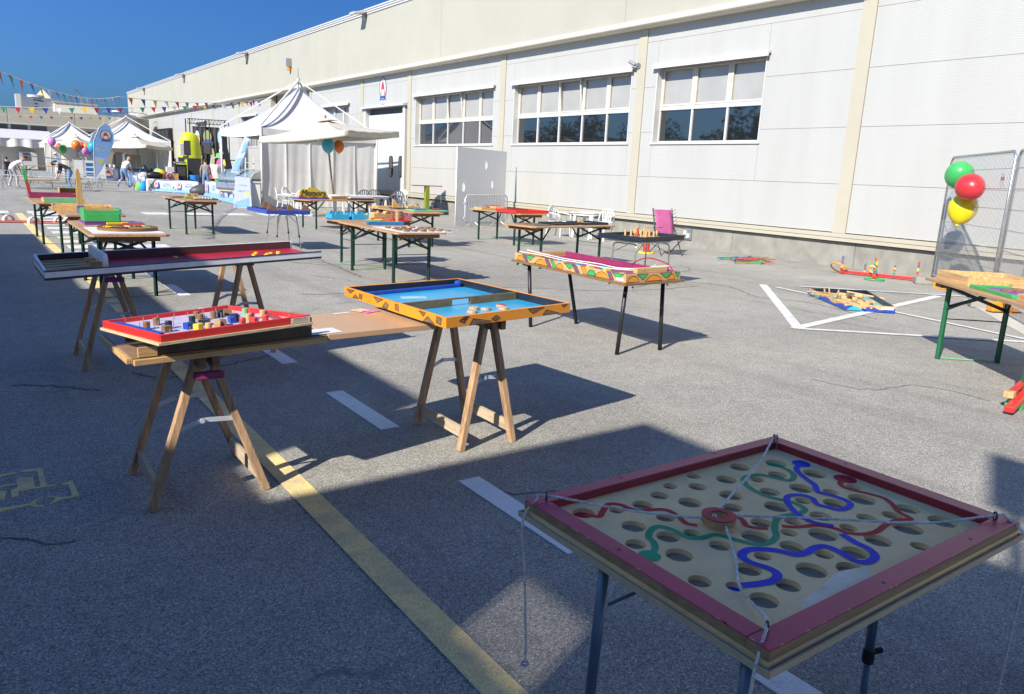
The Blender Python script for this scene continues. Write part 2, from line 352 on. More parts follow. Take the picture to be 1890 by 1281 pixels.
for q in SEAMS:
    p = [Vector((a, b, 0)) for a, b in q]; L = sum((p[i+1]-p[i]).length for i in range(len(p)-1)); k = max(6, int(L/.07/(len(p)-1))); p = smoothline(p, k); sc = .004+.0025*q[0][1]**.5
    p = [(v.x+rnd.gauss(0, sc*1.6), v.y+rnd.gauss(0, sc*1.6)) for v in p]; ribbon(sm, p, sc*1.5 if q[0][1] < 6 else sc*2.6, .0022)
struct(sm.obj('crack', mat('crack_dark', (.14, .132, .12), .95, var=.3, vs=8)))
st = MB()
for poly in ([(.107,4.457),(.167,4.461),(.197,4.45),(.198,4.185),(.238,4.182),(.234,4.165),(.137,4.172),(.077,4.168),(.077,4.113),(.047,4.103),(.048,4.202),(.077,4.224),(.077,4.33),(.087,4.365),(.133,4.349),(.15,4.33),(.149,4.193),(.172,4.19),(.173,4.42),(.106,4.436)],
             [(-.05,4.45),(.01,4.45),(.08,4.45),(.08,4.43),(.02,4.42),(-.02,4.38),(-.05,4.38)], [(-.05,4.29),(.07,4.29),(.08,4.27),(-.05,4.27)], [(-.03,4.22),(.03,4.21),(.02,4.1),(-.03,4.1)],
             [(.26,4.18),(.31,4.19),(.32,3.98),(.24,3.97),(.19,3.93),(.19,3.94),(.21,3.97),(.22,4.01),(.19,4.03),(.19,4.05),(.22,4.03),(.24,4.0),(.29,3.99),(.29,4.15),(.26,4.17)],
             [(-.12,4.01),(.11,3.99),(.14,4.03),(.17,4.04),(.16,4.02),(.14,4.0),(.14,3.96),(.17,3.93),(.16,3.92),(.13,3.94),(.11,3.97),(-.12,3.95)]):
    st.prism(poly, 0, .004)
struct(st.obj('yellow_stencil_sign', M_yel))
struct(MB().prism([(13.0, 5.6), (10.3, 3.6), (8.4, 2.1), (8.4, -4), (15.5, -4), (15.5, 5.6)], 0, .012).obj('concrete_apron', M_slab))

# ================================================================== warehouse
WX = 15.6; YB, YE = -14.0, 95.0
wh = thing('warehouse', 'long white panelled warehouse with cream parapet, high windows and pale concrete base', 'warehouse', (WX, 0, 0))
box('wall', M_beige, wh, .36, 30, YB, YE, 0, 8.3)
pl = MB()
yy = YB
while yy < YE: pl.box(.06, .36, yy+.006, min(yy+3.3, YE)-.006, 0, .54); yy += 3.3
pl.obj('plinth', M_conc, wh)
pt = MB()
for z0, z1, d in ((.565, .64, .05), (.64, .65, .02), (.65, .735, .06)): pt.box(-d, .36, YB, YE, z0, z1)
pt.obj('base_trim', M_beige2, wh)
PIL = [-10.7, -4.0, 2.75, 9.5, 16.05, 22.83, 29.75, 34.5, 41.1, 47.8, 54.5, 61.2, 67.9, 74.6, 81.3, 88, 95]
ROWS = [(.75, 1.79), (1.79, 2.99), (2.99, 4.18), (4.18, 5.36), (5.36, 5.72)]
WIN = {3: (11.9, 15.45, 3, None), 4: (16.4, 22.15, 5, 2), 5: (23.35, 29.25, 5, 2), 9: (50.4, 53.9, 3, None), 7: (36, 39.5, 3, None), 11: (63, 66.5, 3, None)}
WZ0, WZ1 = 2.71, 4.70
G = .0035
def panel(y0, y1, z0, z1):
    if y1-y0 > .05 and z1-z0 > .03:
        MB().box(0, .09, y0+G, y1-G, z0+G, z1-G).obj('wall_panel', M_rib, wh)
for i in range(len(PIL)-1):
    a, b = PIL[i]+.16, PIL[i+1]-.16
    if i == 6: # door bay
        for z0, z1 in ((4.45, 5.36), (5.36, 5.72)): panel(a, b, z0, z1)
        continue
    if i == 13: # black tall doors bay
        panel(a, b, 4.4, 5.72); continue
    if i == 8:
        for z0, z1 in ROWS[:3]: panel(a, b, z0, z1)
        continue
    w = WIN.get(i)
    for z0, z1 in ROWS:
        if not w or z1 <= WZ0 or z0 >= WZ1: panel(a, b, z0, z1); continue
        panel(a, w[0], z0, z1); panel(w[1], b, z0, z1)
        if z0 < WZ0: panel(w[0], w[1], z0, WZ0)
        if z1 > WZ1: panel(w[0], w[1], WZ1, z1)
for p in PIL[:-1]: box('pilaster', M_beige2, wh, -.025, .3, p-.155, p+.155, .74, 5.75)
for i in range(len(PIL)-1):
    bk = MB()
    if i in (6, 13, 8): continue
    w = WIN.get(i); a, b = PIL[i], PIL[i+1]
    if not w: bk.box(.1, .36, a, b, .75, 5.75)
    else:
        bk.box(.1, .36, a, w[0], .75, 5.75); bk.box(.1, .36, w[1], b, .75, 5.75); bk.box(.1, .36, w[0], w[1], .75, WZ0); bk.box(.1, .36, w[0], w[1], WZ1, 5.75)
    bk.obj('inner_wall', mat('joint_grey', (.38, .38, .365), .8), wh)
for i, (y0, y1, n, op) in WIN.items():
    fr = MB(); t = .05; x0, x1 = .20, .27
    # reveal lining, sill and hood
    fr.box(-.01, .3, y0, y0+.035, WZ0, WZ1); fr.box(-.01, .3, y1-.035, y1, WZ0, WZ1)
    fr.box(-.04, .3, y0-.04, y1+.04, WZ0-.05, WZ0-.002); fr.box(-.13, .3, y0-.09, y1+.09, WZ1-.0, WZ1+.055); fr.box(-.13, -.10, y0-.09, y1+.09, WZ1-.07, WZ1)
    zs = 3.62; a, b = y0+.035, y1-.035
    fr.box(x0, x1, a, b, WZ0, WZ0+t); fr.box(x0, x1, a, b, WZ1-t, WZ1); fr.box(x0-.02, x1, a, b, zs-.05, zs+.05)
    for k in range(n+1):
        q = a+(b-a)*k/n; fr.box(x0-.01, x1, max(a, q-.03), min(b, q+.03), WZ0, WZ1)
    wf = fr.obj('window', M_wmetal, wh)
    for k in range(n):
        q0 = a+(b-a)*k/n+.03; q1 = a+(b-a)*(k+1)/n-.03
        MB().box(.232, .24, q0, q1, WZ0+t, zs-.05).obj('pane', M_glass, wf)
        MB().box(.245, .25, q0, q1, zs+.05, WZ1-t).obj('pane', M_frost, wf)
        sm = MB(); s = .045; dx = 0
        T = Matrix()
        if k == op: T = Matrix.Translation((.2, 0, zs+.06)) @ Matrix.Rotation(R(-7), 4, 'Y') @ Matrix.Translation((-.2, 0, -zs-.06))
        za, zb = zs+.06, WZ1-t-.01
        for bb in ((q0+.01, q0+.01+s, za, zb), (q1-.01-s, q1-.01, za, zb), (q0+.01+s, q1-.01-s, za, za+s), (q0+.01+s, q1-.01-s, zb-s, zb)): sm.box(.19, .225, bb[0], bb[1], bb[2], bb[3], 0, T)
        sm.obj('sash', mat('sash_cream', (.55, .52, .45), .5), wf)
# white freezer-style double door with oval lights
y0, y1 = 30.35, 34.1
fr = MB(); fr.box(-.02, .34, y0-.22, y0, 0, 4.42); fr.box(-.02, .34, y1, y1+.24, 0, 4.42); fr.box(-.16, .34, y0-.3, y1+.3, 4.36, 4.45)
fr.box(.30, .35, y0, y1, 4.05, 4.36); dr = fr.obj('door', M_wmetal, wh)
box('dark_transom', M_dgrey, dr, .26, .29, y0, y1, 4.1, 4.36)  # dark strip across the top of the door opening
M_door = mat('pale_grey_door', (.50, .53, .56), .35, var=.03)
n = 4
for k in range(n):
    a = y0+(y1-y0)*k/n+.012; b = y0+(y1-y0)*(k+1)/n-.012
    lf = box('door_leaf', M_door, dr, .16, .22, a, b, .03, 4.08, bev=.006)
    if k in (0, 1):
        c = (a+b)/2; T = upright((.158, c, 1.8), -90)
        o_ = []
        for q in range(28):
            an = 2*math.pi*q/28; o_.append((.17*(abs(math.cos(an))**.6)*(1 if math.cos(an) > 0 else -1), .43*(abs(math.sin(an))**.45)*(1 if math.sin(an) > 0 else -1)))
        mb = MB(); mb.prism([(p[0]*1.22, p[1]*1.09) for p in o_], 0, .012, 0, T); mb.obj('oval_light_rim', M_rubber, dr)
        mb = MB(); mb.prism(o_, .013, .016, 0, T); mb.obj('oval_light', M_glass, dr)
# tall black sliding doors further along
bd = MB(); bd.box(-.3, .35, 74.9, 81.0, 0, 4.4); bdo = bd.obj('door', M_black, wh)
for k in range(4): box('door_leaf', mat('dark_door_glass', (.05, .06, .065), .15), bdo, -.36, -.31, 75.2+k*1.45, 76.4+k*1.45, .2, 4.2)
# open dark bay above the tents
ob = MB(); ob.box(.2, .3, 47.9, 54.4 - 6.6 + 6.5, 4.3, 5.72); ob.obj('dark_opening', M_dgrey, wh)
# parapet: cream panels with joints, cornice tube, stepped metal flashing
yy = YB
while yy < YE:
    box('parapet_panel', M_beige, wh, -.26, .36, yy+.006, min(yy+10.2, YE)-.006, 5.80, 8.36); yy += 10.2
box('cornice', mat('cornice_cream', (.66, .62, .52), .5, var=.04), wh, -.26, .36, YB, YE, 5.72, 5.80)
MB().tube([(-.28, YB, 5.82), (-.28, YE, 5.82)], .085, 12).obj('gutter_roll', mat('cornice_cream', (.66, .62, .52)), wh, smooth=True)
fl = MB()
for k in range(3): fl.box(-.30-.02*k, .5, YB, YE, 8.36+.085*k, 8.42+.085*k)
fl.box(-.24, .5, YB, YE, 8.36, 8.6); fl.obj('roof_flashing', M_wmetal, wh)
# things fixed on the warehouse
fl0 = None
for y, l in ((33.6, 'flat white floodlight on the roof edge, largest of the four and nearest'), (51.2, 'flat white floodlight on the roof edge, second from the near end'), (68.3, 'flat white floodlight on the roof edge, third from the near end'), (85.2, 'flat white floodlight on the roof edge, smallest and farthest')):
    if not fl0:
        fl0 = thing('floodlight', l, 'floodlight', (WX-.3, y, 8.45), 0, 'floodlights along the roof edge')
        T = Matrix.Rotation(R(-12), 4, 'Y'); box('lamp_head', M_wmetal, fl0, -.65, -.05, -.25, .25, -.03, .07, bev=.02, T=T)
        box('bracket', M_grey, fl0, -.12, .08, -.06, .06, -.35, .1)
    else: copy_tree(fl0, l, (WX-.3, y, 8.45))
t = thing('alarm_siren', 'small grey and orange alarm siren on the cream parapet above the gazebo', 'siren', (WX-.26, 43.4, 7.05))
box('housing', M_grey, t, -.22, 0, -.16, .16, -.1, .35, bev=.03); MB().cyl((-.12, 0, -.28), .12, .18, 12).obj('strobe', M_orange, t)
t = thing('security_camera', 'grey security camera on an arm between the two nearest windows', 'camera', (WX, 16.15, 4.78)); t.scale = (.65, .65, .65)
MB().cyl((0, 0, 0), .12, .1, 14, T=Matrix.Rotation(-math.pi/2, 4, 'Y')).obj('base', M_grey, t); MB().bar((-.1, 0, 0), (-.28, .12, 0), .06).obj('arm', M_grey, t)
MB().cyl((0, 0, 0), .075, .3, 12, T=Matrix.Translation((-.24, .05, .02)) @ Matrix.Rotation(R(-60), 4, 'X') @ Matrix.Rotation(R(-20), 4, 'Y')).obj('lens_tube', M_grey, t)
for (y, l) in ((13.85, 'grey power socket box on the plinth left of the pink chair'), (27.6, 'small grey power socket on the plinth behind the T shaped stand')):
    t = thing('power_socket', l, 'socket', (WX+.06, y, .34), 0, 'sockets on the plinth'); box('backplate', M_grey, t, -.05, 0, -.13, .13, -.15, .15, bev=.01)
    box('cover', M_wmetal, t, -.09, -.05, -.09, 0, -.1, .02); box('cover', M_wmetal, t, -.09, -.05, .02, .1, -.02, .1)

def emblem(parent, T, w, h, blue=(.03, .07, .3)):
    """oval badge: ring, red crest and blue ribbon"""
    mb = [(x*.5*w, y*.5*h) for x, y in circ(0, .1, 1, 32, .9)]
    MB().prism(mb, 0, .004, 0, T).obj('badge_plate', M_wmetal, parent)
    r1 = mb+[mb[0]]; b = MB(T); ribbon(b, r1, .045*w+.01, .006); b.obj('badge_rim', mat('badge_blue', blue, .5), parent)
    MB(T).prism([(-.26*w, .0), (.26*w, .0), (.16*w, .2*h), (.05*w, .34*h), (-.06*w, .34*h), (-.18*w, .2*h)], .004, .007).prism([(-.34*w, -.22*h), (-.2*w, -.22*h), (-.22*w, -.03*h), (-.3*w, -.05*h)], .004, .007).prism([(.34*w, -.22*h), (.2*w, -.22*h), (.22*w, -.03*h), (.3*w, -.05*h)], .004, .007).obj('badge_crest', mat('badge_red', (.45, .04, .06), .5), parent)
    MB(T).prism(circ(0, -.1*h, .2*w, 20, .13*h), .004, .008).obj('badge_disc', M_white, parent)
    MB(T).prism([(-.46*w, -.42*h), (-.34*w, -.24*h), (.34*w, -.24*h), (.46*w, -.42*h), (.36*w, -.40*h), (.28*w, -.34*h), (-.28*w, -.34*h), (-.36*w, -.40*h)], .008, .011).obj('badge_ribbon', mat('badge_blue', blue), parent)
t = thing('wall_emblem', 'oval blue and red emblem with a ribbon on the wall above the white door', 'emblem', (WX-.012, 32.3, 5.06))
emblem(t, upright((0, 0, .05), -90), .66, 1.05)
b = MB(upright((0, 0, -.62), -90))
for x, h in ((-.11, .12), (-.05, .08), (.01, .12), (.07, .10), (.11, .12)): b.box(x-.018, x+.018, -.05, h-.05, 0, .003)
b.obj('caption', M_dgrey, t)

# ================================================================== unseen block added to shade the yard; hall and trees that show in the windows
SH = mat('stucco_wall', (.60, .56, .48), .85, var=.08, vs=1)
t = thing('shade_block', 'stepped cream block added out of view at left, shaped to cast the big shade', 'building', (-5, 0, 0))  # added occluder, unseen; its stepped outline shapes the shade over the yard
box('wall', SH, t, -9, 0, -4.6, 15.95, 0, 4.58); box('roof_edge', M_beige2, t, -9, 0, -4.6, 15.95, 4.58, 4.70)
for (a, b, h) in ((4.78, 7.9, 5.21), (1.47, 4.75, 5.86)): box('shade_block_step', SH, t, -3.2 if h > 5.5 else -2.5, -.004, a, b, 4.704, h)  # raised blocks added to step the edge of the cast shade
b = MB(); h = 6.72; b.box(-.12, -.004, -4.5, -1.0, 4.704, h).box(-.12, -.004, -.55, -.12, 4.704, h).box(-.12, -.004, -1.0, -.55, 5.3, h).box(-.12, -.004, -1.0, -.55, 4.704, 4.88); b.box(-3.3, -.121, -.24, -.12, 4.704, h); b.obj('shade_screen_wall', SH, t)  # added screen walls; the opening lets a patch of sun through
for k in range(12): box('light_patch_slat', M_grey, t, -.07, -.06, -1.0+.0375*k+.002, -1.0+.0375*k+.025, 4.88, 5.3)  # added slats that soften the light patch on the shaded asphalt
for k in range(5):
    y = 13.5-4*k; w = box('window', M_wmetal, t, .0, .06, y-.9, y+.9, 1.0, 2.4); box('pane', M_glass, w, .061, .07, y-.8, y+.8, 1.1, 2.3)
b = MB(); b.box(-.1, -.02, -4.5, -2.35, 7.3, 8.0); [b.box(-.1, -.03, y, y+.06, 6.73, 7.3) for y in (-4.4, -2.5)]; b.obj('raised_shade_panel', M_grey, t)  # raised panel added to cast the separate shadow at the right
M_leaf = [mat('leaf_a', (.035, .075, .018), .6, var=.4, vs=3), mat('leaf_b', (.055, .11, .025), .6, var=.4, vs=3), mat('leaf_c', (.02, .045, .015), .6, var=.3, vs=3)]
M_bark = mat('bark', (.10, .07, .05), .9, var=.3, bump=.5)
def tree(x, y, h, w, label, seed):
    rnd = random.Random(seed); t = thing('broadleaf_tree', label, 'tree', (x, y, 0), 0, 'trees across the yard')
    tr = MB().tube([(0, 0, -.05), (.1, 0, h*.3), (0, .1, h*.55)], .2, 8, r2=.09)
    for k in range(5):
        a = k*1.3; tr.tube([(0, 0, h*.3), (w*.25*math.cos(a), w*.25*math.sin(a), h*.6)], .08, 6, r2=.03)
    tr.obj('trunk', M_bark, t); c = MB(); cl = [(rnd.uniform(-.32, .32)*w, rnd.uniform(-.32, .32)*w, rnd.uniform(.38, .85)*h, rnd.uniform(.16, .3)*w) for _ in range(12)]
    for q in range(2600):
        bx, by, bz, br = rnd.choice(cl); d = Vector((rnd.gauss(0, 1), rnd.gauss(0, 1), rnd.gauss(0, .8))).normalized()*br*rnd.uniform(.6, 1.05)
        p = Vector((bx, by, bz))+d; a = Vector((rnd.gauss(0, 1), rnd.gauss(0, 1), rnd.gauss(0, 1))).normalized()*.19; bb = a.cross(Vector((rnd.gauss(0, 1), rnd.gauss(0, 1), 1))).normalized()*.13
        c.add([p-a, p-bb, p+a, p+bb], [(0, 1, 2, 3)], rnd.choice((0, 0, 1, 2)))
    c.obj('crown', M_leaf, t)
for i, (x, y, h, w, l) in enumerate([(-20, 38, 8.2, 6, 'tall dark tree nearest the camera in the row across the yard'), (-22, 44, 6.2, 6, 'lower round tree between two taller ones across the yard'), (-20, 50.5, 7.8, 6, 'dense tree third in the row across the yard'), (-23, 66, 8.6, 7, 'broad tree beyond the low dark roofed hall'), (-21, 73, 7.2, 6, 'last tree of the row across the yard'), (-24, 30, 7, 6, 'tree at the near end of the row across the yard')]): tree(x, y, h, w, l, i)
t = thing('low_hall', 'low pale hall with a curved dark roof across the yard', 'building', (-24, 58, 0))
box('wall', SH, t, -4, 4, -5.5, 5, 0, 4.2)
MB().grid(lambda u, v: (-4.4+8.8*u, -6+11.6*v, 4.2+1.6*math.sin(math.pi*v)), 2, 14).obj('roof', M_dgrey, t, solid=.2)

# ================================================================== cream building closing the yard, silo tank
FY = 90.0
fb = thing('office_block', 'cream flat roofed block closing the far end of the yard behind the small tents', 'building', (0, FY, 0))
SC = 90/80
box('wall', mat('far_white_wall', (.62, .60, .55), .8, var=.05), fb, -30, 15.3, .05, 14, 0, 4.32)
for k in range(8):
    a = -30+k*5.65; box('parapet_panel', M_beige, fb, a+.02, a+5.63, -.25, 14, 4.40, 5.75)
box('parapet_trim', M_wmetal, fb, -30, 15.3, -.33, .3, 4.32, 4.40)
M_fwin = mat('far_glass', (.10, .10, .11), .15, var=.3)
for k in range(12):
    a = -12.2+k*1.62
    if a > 8.0 and a < 11: continue
    w = box('window', M_fwin, fb, a+.13, a+1.5, .0, .06, 3.82, 4.25)
for a in (8.9, 10.5, 12.1):
    w = box('window', M_wmetal, fb, a-.08, a+1.3, -.02, .06, 3.0, 4.1); box('pane', M_fwin, w, a, a+1.2, -.03, -.01, 3.1, 4.0)
t = thing('awning', 'long white drop awning with a draped lower valance under the far windows', 'awning', (0, FY, 0))
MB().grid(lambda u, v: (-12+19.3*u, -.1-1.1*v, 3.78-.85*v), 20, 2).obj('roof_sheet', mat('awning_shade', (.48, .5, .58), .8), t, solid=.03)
MB().grid(lambda u, v: (-12+19.3*u, -1.22+.10*math.sin(u*95)+.05*math.sin(u*41), 2.93-.75*v+.06*math.sin(u*60)*v), 160, 4).obj('valance', M_tent, t, smooth=True)
t = thing('wall_unit', 'white wall mounted box with a dark grille on the far cream block', 'box', (5.1, FY-.1, 1.0))
box('casing', M_wmetal, t, -.55, .9, -.8, .1, -.9, .75); box('grille', M_fwin, t, -.3, .4, -.82, -.80, -.1, .6)
t = thing('chimney_cowl', 'cream pyramid capped chimney on the far roof', 'chimney', (7.22, FY+3, 5.8))
box('stack', M_grey, t, -.45, .45, -.45, .45, 0, 1.25); b = MB(); b.cyl((0, 0, 1.25), 1.05, .9, 4, .12, T=Matrix.Rotation(R(45), 4, 'Z')); b.box(-.78, .78, -.78, .78, 1.12, 1.26); b.obj('cap', mat('cowl_cream', (.62, .58, .4), .7), t)
t = thing('chimney_cowl', 'small cream domed roof vent at the left edge of the photo', 'vent', (1.4*SC, FY+3, 5.75), 0); MB().ell((0, 0, .1), .75, .75, .65, 14, 8).obj('cap', mat('cowl_cream', (.62, .58, .4)), t, smooth=True)
t = thing('air_handler', 'silver air handling unit with dark slots on the far roof', 'air conditioner', (5.7, FY+3, 5.75))
box('casing', M_galv, t, -.4, 3.3, -.8, .8, .1, 1.35, bev=.03); box('casing_end', M_wmetal, t, -.85, -.42, -.8, .8, .1, 1.55); b = MB()
for (x, z) in ((.6, 1.05), (.9, 1.02), (1.2, 1.0), (.7, .7), (2.3, .75), (.7, .4)): b.box(x, x+.28, -.83, -.79, z, z+.08)
b.obj('slots', M_black, t); MB().cyl((.9, -.2, 1.36), .75, .22, 18).obj('fan_ring', M_wmetal, t)
for (x, l, w) in ((9.9, 'small white roof house with a dark vent cap left of the tank', 1.9),):
    t = thing('roof_house', l, 'roof box', (x, FY+2, 5.75)); box('wall', mat('far_white_wall', (.62, .60, .55)), t, -w, w, -1, 1, 0, .95); b = MB(); b.box(-w-.1, w+.1, -1.1, 1.1, .95, 1.05); b.obj('roof', M_beige2, t); box('vent_cap', M_fwin, t, .7, 1.5, -1.3, -1.1, -.6, .0)
t = thing('street_lamp', 'thin grey lamp post with an arm above the far roof', 'lamp', (10.5, FY+1.5, 5.6)); MB().tube([(0, 0, 0), (0, 0, 1.9), (-.5, 0, 2.5)], .09, 6).obj('pole', M_grey, t); box('lamp_head', M_grey, t, -1.0, -.45, -.1, .1, 2.45, 2.6)
t = thing('silo_tank', 'big stainless steel cylindrical tank at the corner of the warehouse', 'tank', (12.95, 82, 0))
M_ss = mat('brushed_steel', (.27, .25, .20), .5, metal=.25, var=.3, grain=(1, 1, .04), vs=1.6)
b = MB().cyl((0, 0, 0), 2.0, 5.25, 40); b.obj('shell', M_ss, t, smooth=False); MB().cyl((0, 0, 5.25), 2.0, .35, 40, .5).obj('dome', M_grey, t)
b = MB(); b.tube([(1.9*math.cos(a*.2), 1.9*math.sin(a*.2), 5.75) for a in range(32)], .03, 5, closed=True); [b.bar((1.9*math.cos(a), 1.9*math.sin(a), 5.2), (1.9*math.cos(a), 1.9*math.sin(a), 5.75), .04) for a in range(6)]; b.obj('rail', M_grey, t)
t = thing('loading_annex', 'white block annex with a dark roof between the tank and the black doors', 'building', (13.75, 75.5, 0))
box('wall', mat('far_white_wall', (.62, .60, .55)), t, 0, 1.5, -1, 3.5, 0, 3.4); box('roof', M_dgrey, t, -.1, 1.55, -1.1, 3.6, 3.4, 3.5); box('ramp_side', mat('door_bluegrey', (.25, .3, .33), .6), t, .3, 1.4, -1.5, -1.03, 0, 2.1)

# ================================================================== gazebos
def gazebo(label, loc, rz, sx, sy, eave, peak, frame_h, walls, post_h=None, dark=True):
    t = thing('gazebo', label, 'gazebo', loc, rz, 'white peaked gazebos')
    C = [(0, 0), (sx, 0), (sx, sy), (0, sy)]; c = (sx/2, sy/2)
    def roof(u, v, a, b):
        # one triangular side with a hollow curve up to the peak
        p = Vector(a).lerp(Vector(b), u); k = v; q = p.lerp(Vector(c), k); z = eave+(peak-eave)*(k**1.75*.75+.25*k)
        return (q.x, q.y, z-.05*math.sin(math.pi*u)*(1-k))
    for i in range(4):
        MB().grid(lambda u, v: roof(u, v, C[i], C[(i+1) % 4]), 10, 14).obj('roof_panel', M_tent, t, smooth=True)
        a, b = Vector(C[i]), Vector(C[(i+1) % 4]); n = Vector((b.y-a.y, a.x-b.x)).normalized()
        MB().grid(lambda u, v: ((a+(b-a)*u).x+n.x*(.02+.01*math.sin(u*40)), (a+(b-a)*u).y+n.y*(.02+.01*math.sin(u*40)), eave-.05*math.sin(math.pi*u)-.28*v), 24, 2).obj('valance', M_tent, t, smooth=True)
    for i, (x, y) in enumerate(C):
        MB().tube([(x, y, 0), (x, y, eave+.12)], .045, 10).obj('post', M_wmetal, t, smooth=True)
        MB().bar((x, y, eave+.1), (c[0], c[1], frame_h), .07, .05).obj('rafter', M_wmetal, t)
        s = MB().tube([roof(0 if i != 0 else 0, k/12, C[i], C[(i+1) % 4])[:2]+(roof(0, k/12, C[i], C[(i+1) % 4])[2]+.012,) for k in range(13)], .025, 5).obj('seam', mat('seam_blue', (.32, .38, .6), .7), t)
        box('foot_plate', M_wmetal, t, x-.1, x+.1, y-.1, y+.1, 0, .015)
    MB().tube([(c[0], c[1], frame_h+.0), (c[0], c[1], peak-.05)], .02, 6).obj('hanger', M_grey, t)
    MB().cyl((c[0], c[1], frame_h-.05), .07, .14, 10).obj('crown_joint', M_wmetal, t)
    for i in walls:
        a, b = Vector(C[i]), Vector(C[(i+1) % 4]); L = (b-a).length; n = Vector((b.y-a.y, a.x-b.x)).normalized(); k = max(3, round(L/.95))
        for j in range(k):
            u0, u1 = j/k, (j+1)/k
            def wf(u, v, u0=u0, u1=u1, j=j):
                uu = u0+(u1-u0)*u; p = a+(b-a)*uu; d = -.05+.012*math.sin(u*math.pi*2+j)+.007*math.sin(u*17+v*3+j*2)*(.3+v)+.035*math.sin(uu*13-v*5+j*.7)*v+(.02 if u in (0, 1) else 0)
                return (p.x+n.x*d, p.y+n.y*d, (eave-.2)*(1-v)+.02)
            MB().grid(wf, 16, 10).obj('side_wall', M_tentw, t, smooth=True)
    return t
big = gazebo('large white peaked gazebo with a closed side wall, nearest of the three', (9.32, 29.75, 0), 6, 5.05, 4.0, 2.98, 4.75, 5.06, [0, 1])
MB().tube([(2.52, 2.0, 5.06), (2.52, 2.0, 5.55)], .015, 6).obj('mast', M_grey, big)
gazebo('white peaked gazebo far away behind the feather banner, larger of the two distant ones', (8.3, 64.6, 0), 3, 5.0, 5.0, 2.95, 4.4, 4.75, [1, 2])
gazebo('small white peaked gazebo farthest away with balloons on its corners', (5.45, 67.5, 0), 2, 3.2, 3.2, 2.75, 3.95, 4.05, [2])

# ================================================================== cream parasols
def parasol(label, foot, hub, C, gap=.12):
    t = thing('parasol', label, 'parasol', foot, 0, 'cream square parasols'); f = Vector(foot); h = Vector(hub)-f; C = [Vector(c)-f for c in C]
    for i in range(4):
        a, b = C[i], C[(i+1) % 4]
        MB().grid(lambda u, v: tuple((a.lerp(b, u)).lerp(h, v*.93) - Vector((0, 0, .05*math.sin(math.pi*u)*(1-v)+.05*math.sin(math.pi*v)))), 10, 8).obj('canopy_panel', M_umb, t, smooth=True, solid=.006)
        n = (b-a).cross(Vector((0, 0, 1))).normalized()
        MB().grid(lambda u, v: tuple(a.lerp(b, u) - Vector((0, 0, .05*math.sin(math.pi*u)+.20*v)) + n*(.02*math.sin(u*31+i)*v+.01)), 24, 3).obj('valance', M_umb, t, smooth=True, solid=.005)
        MB().bar(h-Vector((0, 0, .18)), a+Vector((0, 0, -.05)), .022).obj('rib', M_pine, t)
        MB().bar(h*.8, h.lerp(a, .5)-Vector((0, 0, .16)), .02).obj('strut', M_pine, t)
    b = MB(); cc = [h.lerp(c, .17)+Vector((0, 0, .07)) for c in C]+[h+Vector((0, 0, .09))]; b.add([tuple(x) for x in cc], [(0, 1, 4), (1, 2, 4), (2, 3, 4), (3, 0, 4)]); b.obj('top_vent', M_umb, t, solid=.01)
    MB().tube([(0, 0, .02), tuple(h+Vector((0, 0, .06)))], .032, 10).obj('pole', wood('pole_wood', (.30, .19, .10), GZ), t, smooth=True)
    MB().ell(tuple(h+Vector((0, 0, .13))), .04, .04, .06, 8, 6).obj('finial', M_brown, t)
    box('base', M_conc, t, -.3, .3, -.3, .3, 0, .1, bev=.02); MB().cyl((0, 0, .1), .06, .4, 10).obj('sleeve', M_white, t)
    return t
parasol('large cream parasol with a wooden pole in front of the nearest gazebo', (10.72, 26, 0), (10.38, 26, 3.2), [(8.25, 26.5, 2.52), (10.15, 23.7, 2.83), (12.95, 25.5, 3.0), (11.0, 28.3, 2.75)])
parasol('cream parasol far away in front of the distant gazebos, right of the feather banner', (9.9, 57.5, 0), (9.6, 57.5, 3.05), [(7.5, 58, 2.4), (9.8, 55, 2.5), (11.9, 57.5, 2.45), (9.8, 60, 2.4)])
parasol('smallest cream parasol among the far balloons', (6.6, 62, 0), (6.6, 62, 2.9), [(4.9, 62.5, 2.35), (6.8, 60.4, 2.4), (8.2, 62, 2.4), (6.6, 64, 2.4)])

# ================================================================== balloons
def balloon(col, loc, r, label, group, tilt=0, az=0):
    t = thing('balloon', label, 'balloon', loc, 0, group); MT = mat('balloon_'+''.join('%02x' % int(c*255) for c in col), col, .34, var=.05, spec=.45)
    T = Matrix.Rotation(R(az), 4, 'Z') @ Matrix.Rotation(R(tilt), 4, 'Y')
    MB().ell((0, 0, 0), r*.97, r*.97, r*1.17, 24, 16, 0, T, fn=lambda q: 1-.20*max(0, -math.sin(q))**1.5).obj('envelope', MT, t, smooth=True)
    MB().cyl((0, 0, -r*1.17-.035), r*.13, .045, 8, r*.04, T=T).obj('knot', MT, t)
    return t
BG = 'balloons tied to the mesh fence'
balloon((.05, .38, .10), (13.95, 6.42, 1.99), .235, 'green balloon with a pale print, topmost of the three on the mesh fence', BG, 60, 200)
balloon((.55, .03, .04), (13.45, 6.0, 1.80), .225, 'red balloon in the middle of the three on the mesh fence', BG, 100, 230)
balloon((.68, .52, .01), (13.72, 6.17, 1.44), .235, 'yellow balloon at the bottom of the three on the mesh fence', BG, 20, 0)
balloon((.05, .33, .45), (10.15, 25.2, 2.34), .22, 'teal blue balloon left of the pole under the large parasol', 'balloons under the large parasol')
balloon((.62, .14, .02), (10.62, 25.4, 2.34), .19, 'orange balloon right of the pole under the large parasol', 'balloons under the large parasol')
